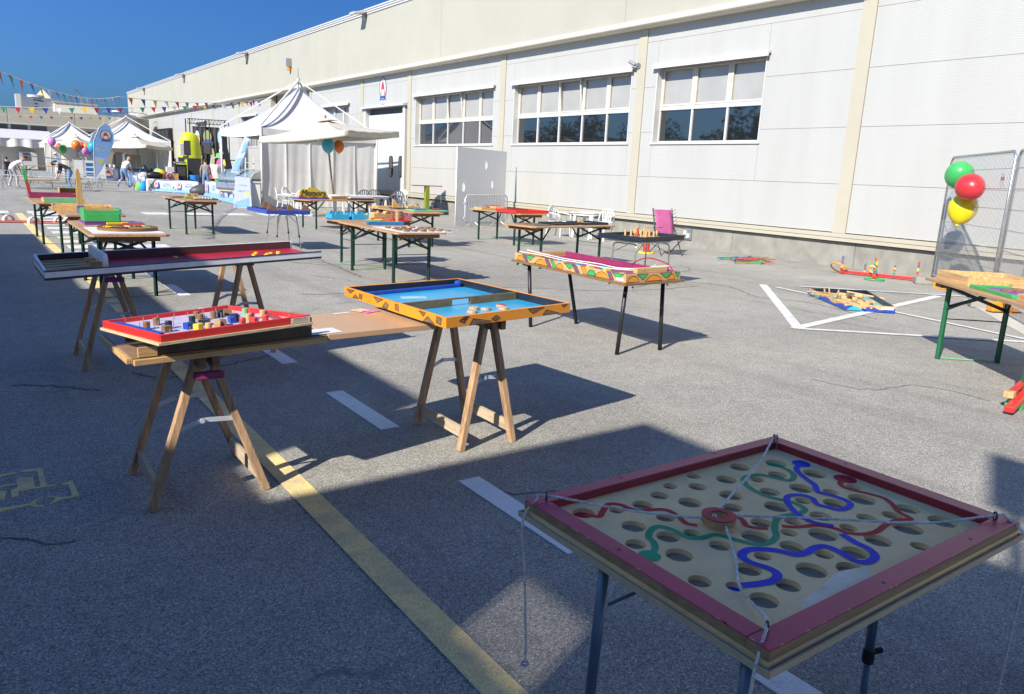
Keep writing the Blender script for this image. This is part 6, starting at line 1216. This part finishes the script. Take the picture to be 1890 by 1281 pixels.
speaker('large black bass cabinet behind the bending gear pile', (11.05, 48.0, 0), 0, .72, .6, 1.78); speaker('dark amplifier rack left of the large bass cabinet', (10.28, 47.5, 0), -15, .46, .5, 1.28); speaker('narrow black column beside the man in the grey shirt', (11.15, 46.9, 0), 0, .2, .25, 1.15)
t = thing('mixer_desk', 'audio mixer with stacked gear on a black case', 'mixer', (10.45, 48.6, 0)); box('case', M_black, t, -.35, .3, -.3, .3, 0, 1.4, bev=.02); box('desk', M_grey, t, -.35, .25, -.35, .2, 1.44, 1.54); box('screen', M_dgrey, t, -.1, .25, .0, .05, 1.55, 1.8)
rnd = random.Random(4)
for k, (x, y, mm, w, d, h, l, nm, ct_) in enumerate(((8.55, 46.0, M_black, .85, .4, .42, 'black holdall on top of the clothes pile', 'holdall', 'bag'), (8.9, 46.4, M_yelp, .6, .4, .55, 'yellow jacket draped over the pile of bags', 'jacket', 'clothing'), (9.25, 45.8, M_pink, .35, .4, .4, 'pink cloth bag in the pile behind the banner', 'cloth_bag', 'bag'), (9.0, 47.5, M_lgrn, .55, .4, .75, 'green plastic sack behind the clothes pile', 'plastic_sack', 'bag'), (8.15, 47.0, mat('pale_cloth', (.55, .5, .45), .8), .6, .4, .5, 'pale clothes heaped left of the yellow jacket', 'clothes_heap', 'clothing'), (8.35, 48.2, M_bluef, .5, .3, .68, 'blue folded blanket behind the pale clothes', 'blanket', 'blanket'))):
    solid(nm, l, ct_, MB().ell((0, 0, h*.5), w/2, d/2, h*.5, 14, 8, fn=lambda q: 1+.08*math.sin(q*7)), mm, (x, y, .55 if k < 3 else .4), 0, smooth=True)
for (x, y, mm, w, d, h, z, l, nm, ct_) in ((9.5, 45.9, M_pine, .42, .4, .55, .35, 'brown cardboard box beside the clothes pile', 'cardboard_box', 'box'), (9.95, 46.3, M_black, .5, .4, .5, .3, 'black crate between the cardboard box and the amplifier rack', 'black_crate', 'crate'), (9.5, 46.8, M_plas, .4, .3, .3, .95, 'white box on top of the green sack', 'white_box', 'box'), (10.9, 45.4, M_dred, .7, .4, .14, .3, 'flat dark red case behind the long banner', 'red_case', 'case')):
    solid(nm, l, ct_, MB().box(-w/2, w/2, -d/2, d/2, 0, h), mm, (x, y, z), 0, bev=.01)
box('stage_deck', M_dgrey, None, 8.0, 12.3, 45.2, 52, 0, .3); tag(COL.objects['stage_deck'], 'low dark stage deck carrying the loudspeakers and the gear', 'stage')
solid('blue_bucket', 'bright blue plastic bucket between the rack and the bass cabinet', 'bucket', MB().cyl((0, 0, 0), .2, .4, 16, .27), mat('bucket_blue', (.02, .25, .75), .35), (10.6, 46, .45)); solid('helmet', 'dark rounded bag left of the blue bucket', 'bag', MB().ell((0, 0, .15), .2, .2, .18, 12, 8), M_navy, (10.3, 45.4, .3), smooth=True)
solid('green_bag', 'bright lime green cloth bag on the ground at the banner corner', 'bag', MB().ell((0, 0, .2), .2, .16, .27, 12, 8, fn=lambda q: 1-.35*math.sin(q)), mat('lime_cloth', (.25, .75, .08), .7), (7.38, 44, 0), smooth=True); solid('blue_bag', 'bright blue cloth bag between the lime bag and the white backpack', 'bag', MB().ell((0, 0, .24), .2, .16, .28, 12, 8, fn=lambda q: 1-.25*math.sin(q)), mat('azure_cloth', (.01, .28, .75), .7), (7.52, 43.5, 0), smooth=True); 
t = thing('white_backpack', 'white backpack with dark straps leaning on the banner corner', 'backpack', (7.78, 43.0, 0)); MB().box(-.22, .22, -.12, .12, 0, .64).obj('body', M_tentw, t, bev=.06); MB().bar((-.18, -.14, .1), (.18, -.14, .6), .06, .02).bar((.14, -.14, .05), (-.08, -.14, .4), .05, .02).obj('strap', M_navy, t)
t = thing('blue_tub', 'grey blue plastic tub with a white emblem on the low banner line', 'tub', (8.3, 50.5, -.25)); MB().cyl((0, 0, .3), .48, .9, 4, .56, T=Matrix.Rotation(R(45), 4, 'Z')).obj('body', mat('tub_blue', (.20, .32, .5), .4), t); box('lid', M_black, t, -.46, .46, -.46, .46, 1.2, 1.27); box('emblem_print', M_wmetal, t, -.05, .3, -.405, -.39, .5, 1.05)
solid('black_bags', 'row of tall black rubbish bags at the gazebo side wall', 'bags', MB().ell((0, 0, .6), .28, .3, .65, 12, 8).ell((.4, 0, .5), .25, .3, .55, 12, 8), M_black, (9.7, 55.5, 0), smooth=True)
solid('red_bucket', 'dark red bucket on a white base in front of the distant gazebo', 'bucket', MB().cyl((0, 0, .12), .3, .55, 14, .26), M_dred, (9.15, 59.5, 0)); solid('white_plinth', 'white low round base under the red bucket', 'base', MB().cyl((0, 0, 0), .42, .12, 16), M_plas, (9.15, 59.5, 0))
t = thing('freezer_cabinet', 'grey upright cabinet behind the man in the white shirt', 'cabinet', (9.6, 59.0, 0)); box('body', mat('cabinet_grey', (.28, .29, .26), .5), t, -.5, .5, -.3, .3, 0, 1.85, bev=.02); box('handle', M_wmetal, t, .12, .18, -.34, -.3, .6, 1.5)
t = thing('wood_cabinet', 'brown grey cabinet with frames under the distant gazebo', 'cabinet', (9.0, 64.5, 0)); box('body', mat('cabinet_brown', (.22, .18, .14), .6), t, -1.3, 1.0, -.3, .3, 0, 2.0); [box('door_panel', mat('cabinet_brown2', (.3, .27, .23), .6), t, -1.2+.75*k, -.55+.75*k, -.33, -.301, .1, 1.9) for k in range(3)]
t = thing('leaning_board', 'black slanted board leaning at the back of the open gazebo side', 'board', (12.0, 43.0, 0)); MB().bar((0, 0, 0), (-.5, .3, 2.9), .28, .06).obj('board', M_black, t)
t = thing('white_drum_figure', 'white and green standing display figure beside the backdrop', 'display', (11.95, 46.3, 0)); MB().cyl((0, 0, .7), .26, .8, 14, .42).obj('white_body', M_tentw, t); MB().cyl((0, 0, 0), .3, .68, 12, .18).obj('green_foot', M_grn, t); MB(upright((0, -.36, 1.15), 0)).prism(circ(0, 0, .12, 14, .24), 0, .02).obj('grey_oval', M_grey, t); MB().tube([(-.35, 0, 1.5), (-.3, 0, 1.8), (0, 0, 1.9)], .04, 6).obj('handle', M_wmetal, t)
t = thing('black_frame_rack', 'black metal frame rack behind the glass counter', 'rack', (11.1, 41.0, 0), -15); b = MB()
for x in (0, .62): b.bar((x, 0, 0), (x, 0, 1.75), .05)
for z in (1.0, 1.75): b.bar((0, 0, z), (.62, 0, z), .05)
b.obj('frame', M_black, t)
solid('dark_cloth', 'dark grey cloth draped over the right end of the long low banner', 'cloth', MB().ell((0, 0, .22), .75, .35, .32, 14, 8, fn=lambda q: 1-.2*math.sin(q)), M_dgrey, (9.75, 40.2, 0), smooth=True)

# ================================================================== benches on the left
def bench(label, a, b, h=.5, wd=.3, top=M_grey, group='metal benches at the left'):
    az = math.degrees(math.atan2(b[1]-a[1], b[0]-a[0])); t = thing('metal_bench', label, 'bench', (a[0], a[1], 0), az, group); L = math.hypot(b[0]-a[0], b[1]-a[1])
    box('seat', top, t, 0, L, -wd/2, wd/2, h-.03, h)
    for x in (.25, L-.25):
        MB().tube([(x-.12, -wd/2, 0), (x-.02, -wd/2+.03, h-.06), (x+.02, -wd/2+.03, h-.06), (x+.12, -wd/2, 0)], .016, 6).obj('leg', M_grey, t); MB().tube([(x-.12, wd/2, 0), (x-.02, wd/2-.03, h-.06), (x+.02, wd/2-.03, h-.06), (x+.12, wd/2, 0)], .016, 6).obj('leg', M_grey, t)
        MB().tube([(x-.1, -wd/2, .12), (x-.1, wd/2, .12)], .012, 5).obj('leg_rod', M_grey, t)
M_bt = mat('bench_pale', (.30, .36, .40), .4)
bench('long pale topped metal bench being moved by two people, nearest of the benches', (1.2, 42.7), (4.4, 41.0), .62, .4, M_bt)
bench('metal bench at the right of the long one, behind the woman in jeans', (4.6, 42.2), (7.0, 41.2), .5, .35, M_bt); bench('metal bench in the second row on the left', (2.5, 46.5), (6.0, 45.5), .6, .35, M_bt); bench('metal bench in the third row on the left', (3.0, 50.5), (6.6, 50), .6, .35, M_bt); bench('metal bench farthest back on the left', (-.5, 54), (3.5, 54), .6, .35, M_bt)
t = beer_table('plain wooden beer table among the metal benches at the far left', (3.9, 52.0), 0, L=2.6, z=.95, legs=M_grey)
t = thing('round_stool', 'oval wooden topped low table among the metal bench legs', 'table', (3.0, 43.4, 0)); MB().ell((0, 0, .42), .85, .35, .05, 20, 6).obj('top', M_piney, t, smooth=True)
for x in (-.5, .5): MB().tube([(x, -.2, 0), (x*.8, 0, .4), (x, .2, 0)], .015, 6).obj('leg', M_grey, t)
for k in range(3):
    t = thing('display_board', ('white framed display board by the far gazebo, leftmost of three', 'white framed display board with dark pictures by the far gazebo, middle of three', 'white framed display board by the far gazebo, rightmost of three')[k], 'board', (5.9+.62*k, 55.5, 0), 0, 'white display boards'); box('panel', M_tentw, t, -.26, .26, -.02, .02, .25, 1.35); box('frame', M_wmetal, t, -.3, -.27, -.03, .03, 0, 1.4); box('frame', M_wmetal, t, .27, .3, -.03, .03, 0, 1.4)
    if k == 1: [box('picture', M_bluef, t, -.2, .2, -.03, -.021, .4+.3*j, .6+.3*j) for j in range(3)]
t = thing('white_easel', 'tall white wooden easel trestle by the far gazebo', 'easel', (6.45, 57.5, 0)); [MB().bar((s*.35, 0, 0), (s*.12, 0, 1.55), .08, .04).obj('leg', M_wmetal, t) for s in (-1, 1)]; box('rung', mat('pink_rung', (.5, .25, .25), .6), t, -.3, .3, -.03, .03, .9, .96)
t = thing('rope_line', 'thin grey rail at shoulder height behind the bending people', 'rail', (0, 0, 0)); MB().tube([(2.0, 56, 1.55), (5.5, 56, 1.32)], .03, 6).obj('rail', M_grey, t); [MB().tube([(x, 56, 0), (x, 56, z)], .03, 6).obj('post', M_grey, t) for x, z in ((2.0, 1.55), (5.5, 1.32))]

# ================================================================== people
def person(label, loc, rz, J, shirt, trousers, shoes, hair, skin=M_skin, sleeve='short', sc=1.0, hairlong=False, group=None, cap=None):
    """J: joint dict in metres (x right, y forward, z up)"""
    t = thing('person', label, 'person', loc, rz, group); t.scale = (sc, sc, sc)
    names = ['pelvis', 'belly', 'chest', 'neck', 'head0', 'head1', 'lsh', 'lel', 'lwr', 'lha', 'rsh', 'rel', 'rwr', 'rha', 'lhip', 'lkn', 'lan', 'lto', 'rhip', 'rkn', 'ran', 'rto']
    rad = dict(pelvis=(.15, .12), belly=(.145, .11), chest=(.165, .11), neck=(.055, .055), head0=(.075, .085), head1=(.072, .085), lsh=(.062, .062), rsh=(.062, .062), lel=(.042, .042), rel=(.042, .042), lwr=(.03, .03), rwr=(.03, .03), lha=(.035, .022), rha=(.035, .022), lhip=(.095, .095), rhip=(.095, .095), lkn=(.062, .062), rkn=(.062, .062), lan=(.045, .045), ran=(.045, .045), lto=(.04, .032), rto=(.04, .032))
    E_ = [('pelvis', 'belly'), ('belly', 'chest'), ('chest', 'neck'), ('neck', 'head0'), ('head0', 'head1'), ('chest', 'lsh'), ('lsh', 'lel'), ('lel', 'lwr'), ('lwr', 'lha'), ('chest', 'rsh'), ('rsh', 'rel'), ('rel', 'rwr'), ('rwr', 'rha'), ('pelvis', 'lhip'), ('lhip', 'lkn'), ('lkn', 'lan'), ('lan', 'lto'), ('pelvis', 'rhip'), ('rhip', 'rkn'), ('rkn', 'ran'), ('ran', 'rto')]
    me = bpy.data.meshes.new('body'); me.from_pydata([J[n] for n in names], [(names.index(a), names.index(b)) for a, b in E_], [])
    o = bpy.data.objects.new('body_tmp', me); COL.objects.link(o); o.modifiers.new('skin', 'SKIN'); sv = me.skin_vertices[0].data if me.skin_vertices else None
    if sv is None:
        bm = bmesh.new(); bm.from_mesh(me); bm.verts.layers.skin.verify(); bm.to_mesh(me); bm.free(); sv = me.skin_vertices[0].data
    for i, n in enumerate(names): sv[i].radius = rad[n]; sv[i].use_root = (i == 0)
    ss = o.modifiers.new('sub', 'SUBSURF'); ss.levels = 2; ss.render_levels = 2
    dg = bpy.context.evaluated_depsgraph_get(); dg.update(); m2 = bpy.data.meshes.new_from_object(o.evaluated_get(dg)); bpy.data.objects.remove(o)
    m2.materials.clear()
    for q in (skin, shirt, trousers, shoes): m2.materials.append(q)
    def seg(p, a, b): a, b = Vector(J[a]), Vector(J[b]); d = b-a; k = max(0, min(1, (p-a).dot(d)/max(1e-6, d.dot(d)))); return (p-a-d*k).length, k
    for f in m2.polygons:
        c = Vector(f.center); best = min(((seg(c, a, b)[0]-.5*(rad[a][0]*(1-seg(c, a, b)[1])+rad[b][0]*seg(c, a, b)[1]), a, b, seg(c, a, b)[1]) for a, b in E_), key=lambda q: q[0]); a, b, k = best[1:]
        mi = 0
        if b in ('belly', 'chest', 'lsh', 'rsh') or (b == 'neck' and k < .55): mi = 1
        elif b in ('lel', 'rel'): mi = 1 if (k < .6 or sleeve == 'long') else 0
        elif b in ('lwr', 'rwr'): mi = 1 if (sleeve == 'long' and k < .5) else 0
        elif b in ('lhip', 'rhip', 'lkn', 'rkn', 'lan', 'ran'): mi = 2
        elif b in ('lto', 'rto'): mi = 3
        if a == 'pelvis' and b == 'belly' and k < .25: mi = 2
        if b in ('lan', 'ran') and k > .93: mi = 3
        f.material_index = mi; f.use_smooth = True
    m2.name = 'body'; bo = bpy.data.objects.new('body', m2); COL.objects.link(bo); bo.parent = t
    h0, h1 = Vector(J['head0']), Vector(J['head1']); hd = (h1-h0).normalized(); fw = Vector(J.get('face', (0, 1, 0))).normalized(); sd_ = fw.cross(hd).normalized(); fw = hd.cross(sd_).normalized()
    T = Matrix((sd_, fw, hd)).transposed().to_4x4(); T.translation = h0.lerp(h1, .5)
    hb = MB(T)
    hb.ell((0, -.022, .045), .088, .10, .105, 16, 10)
    if hairlong: hb.ell((0, -.07, -.03), .08, .06, .12, 12, 8)
    if hair: hb.obj('hair', hair, t, smooth=True)
    f = MB(T); f.ell((0, .098, -.005), .013, .02, .022, 8, 6); f.ell((.087, 0, .0), .012, .02, .03, 8, 6); f.ell((-.087, 0, 0), .012, .02, .03, 8, 6); f.obj('nose_and_ears', skin, t, smooth=True)
    e = MB(T); [e.ell((s*.03, .088, .02), .009, .006, .006, 8, 6) for s in (-1, 1)]; e.obj('eyes', M_ink, t); MB(T).ell((0, .088, -.045), .022, .006, .006, 8, 6).obj('mouth', M_dred, t)
    if cap: MB(T).ell((0, 0, .06), .095, .11, .08, 14, 8).box(-.07, .07, .08, .18, .045, .055).obj('cap', cap, t, smooth=True)
    for s in ('l', 'r'):
        w, hnd = Vector(J[s+'wr']), Vector(J[s+'ha']); d = (hnd-w).normalized(); side = d.cross(Vector((0, 1, .2))).normalized(); b = MB()
        for k in range(4): p = hnd+side*(.024-.016*k); b.tube([p, p+d*.045, p+d*.075+Vector((0, .012, 0))], .008, 5)
        b.tube([hnd-side*.0-d*.03+side*.028, hnd+side*.045+d*.02], .009, 5); b.obj('fingers', skin, t, smooth=True)
    return t
def mirror_names(d): return d
M_jean = mat('blue_jeans', (.13, .23, .42), .8, var=.25, vs=14); M_dk = mat('dark_cloth', (.02, .022, .03), .8); M_gy = mat('grey_shirt', (.26, .27, .31), .8); M_wt = mat('white_shirt', (.66, .66, .70), .8); M_hairb = mat('brown_hair', (.06, .035, .025), .6); M_hairk = mat('black_hair', (.02, .015, .012), .6); M_shoew = mat('white_shoe', (.7, .7, .7), .5); M_shoeg = mat('grey_shoe', (.14, .13, .13), .6); M_gj = mat('grey_trousers', (.36, .36, .37), .8); M_bald = mat('bald_skin', (.42, .25, .18), .5)
# standing man, back to the camera (faces +y)
st = dict(pelvis=(0, 0, .95), belly=(0, .0, 1.12), chest=(0, .01, 1.33), neck=(0, .02, 1.48), head0=(0, .05, 1.58), head1=(0, .06, 1.68), lsh=(-.19, 0, 1.40), lel=(-.26, .02, 1.13), lwr=(-.25, .14, .90), lha=(-.24, .18, .84), rsh=(.19, 0, 1.40), rel=(.27, .04, 1.14), rwr=(.26, .24, .98), rha=(.25, .30, .95), lhip=(-.10, 0, .88), lkn=(-.13, .02, .48), lan=(-.15, -.02, .09), lto=(-.17, .13, .04), rhip=(.10, 0, .88), rkn=(.13, .03, .48), ran=(.16, 0, .09), rto=(.19, .15, .04))
person('man in grey t-shirt and jeans standing with his back to the camera', (10.95, 44.9, 0), -8, st, M_gy, M_jean, M_shoeg, M_hairk)
bend = dict(pelvis=(0, -.12, .93), belly=(0, .03, 1.06), chest=(0, .26, 1.17), neck=(0, .40, 1.22), head0=(0, .50, 1.23), head1=(0, .58, 1.20), lsh=(-.18, .30, 1.16), lel=(-.2, .33, .88), lwr=(-.17, .42, .65), lha=(-.16, .45, .58), rsh=(.18, .30, 1.16), rel=(.2, .34, .88), rwr=(.17, .44, .65), rha=(.16, .47, .58), lhip=(-.10, -.1, .87), lkn=(-.14, -.02, .48), lan=(-.2, -.16, .09), lto=(-.22, -.01, .04), rhip=(.10, -.1, .87), rkn=(.14, .06, .48), ran=(.17, .02, .09), rto=(.19, .17, .04)); bend['face'] = (0, .45, -1)
person('dark haired woman in a black top and blue jeans bending over the bench', (3.95, 41.2, 0), 70, bend, M_dk, M_jean, M_shoew, M_hairk, sleeve='long', hairlong=True)
b2 = dict(bend); b2['face'] = (0, .9, -.5); b2['head0'] = (0, .50, 1.29); b2['head1'] = (0, .56, 1.34)
person('man with brown hair in a white t-shirt bending over the bench at the far left', (1.95, 43.9, 0), -65, b2, M_wt, M_gj, M_shoew, M_hairb, sc=1.03)
b3 = dict(bend); b3['pelvis'] = (0, -.05, .95); b3['chest'] = (0, .16, 1.26); b3['belly'] = (0, .02, 1.09); b3['neck'] = (0, .25, 1.38); b3['head0'] = (0, .33, 1.44); b3['head1'] = (0, .40, 1.50); b3['lsh'] = (-.18, .18, 1.28); b3['rsh'] = (.18, .18, 1.28); b3['lel'] = (-.2, .26, 1.0); b3['rel'] = (.2, .26, 1.0); b3['lwr'] = (-.16, .4, .82); b3['rwr'] = (.16, .4, .82); b3['lha'] = (-.15, .45, .76); b3['rha'] = (.15, .45, .76); b3['lan'] = (-.16, -.35, .14); b3['lto'] = (-.16, -.3, .03); b3['face'] = (0, .8, -.6)
person('bald man in a white t-shirt and blue jeans leaning forward by the distant stall', (7.3, 47.6, 0), -50, b3, M_wt, M_jean, M_shoeg, M_bald, sc=1.05)
person('person in a bright blue and white shirt and white cap near the far gazebo', (5.2, 60.5, 0), 110, st, mat('azure_shirt', (.02, .35, .75), .7), M_wt, M_shoew, None, sc=1.0, cap=M_wt)
person('small figure sitting low at the far left edge behind the benches', (.55*4.4, 62, -.35), 30, st, M_navy, M_dk, M_dk, M_hairk, sc=.95)

# small litter on the asphalt
for k, (x, y, a, ln, l) in enumerate(((1.62, 3.55, 20, .06, 'matchstick lying in the sunlit strip by the yellow line'), (.93, 2.62, 60, .09, 'dry pine needle left of the yellow line near the camera'), (.95, 2.60, 48, .07, 'shorter dry pine needle crossing the longer one by the yellow line'), (.50, 4.35, 15, .07, 'pine needle by the left foot of the nearest trestle'), (.28, 2.3, 80, .06, 'small twig on the shaded asphalt at the lower left'))):
    solid('matchstick' if k == 0 else 'pine_needle', l, 'litter', MB().tube([(-ln/2, 0, .004), (0, .004, .006), (ln/2, 0, .003)], .0016, 5), mat('needle_straw', (.55, .42, .25), .7), (x, y, .001), a)
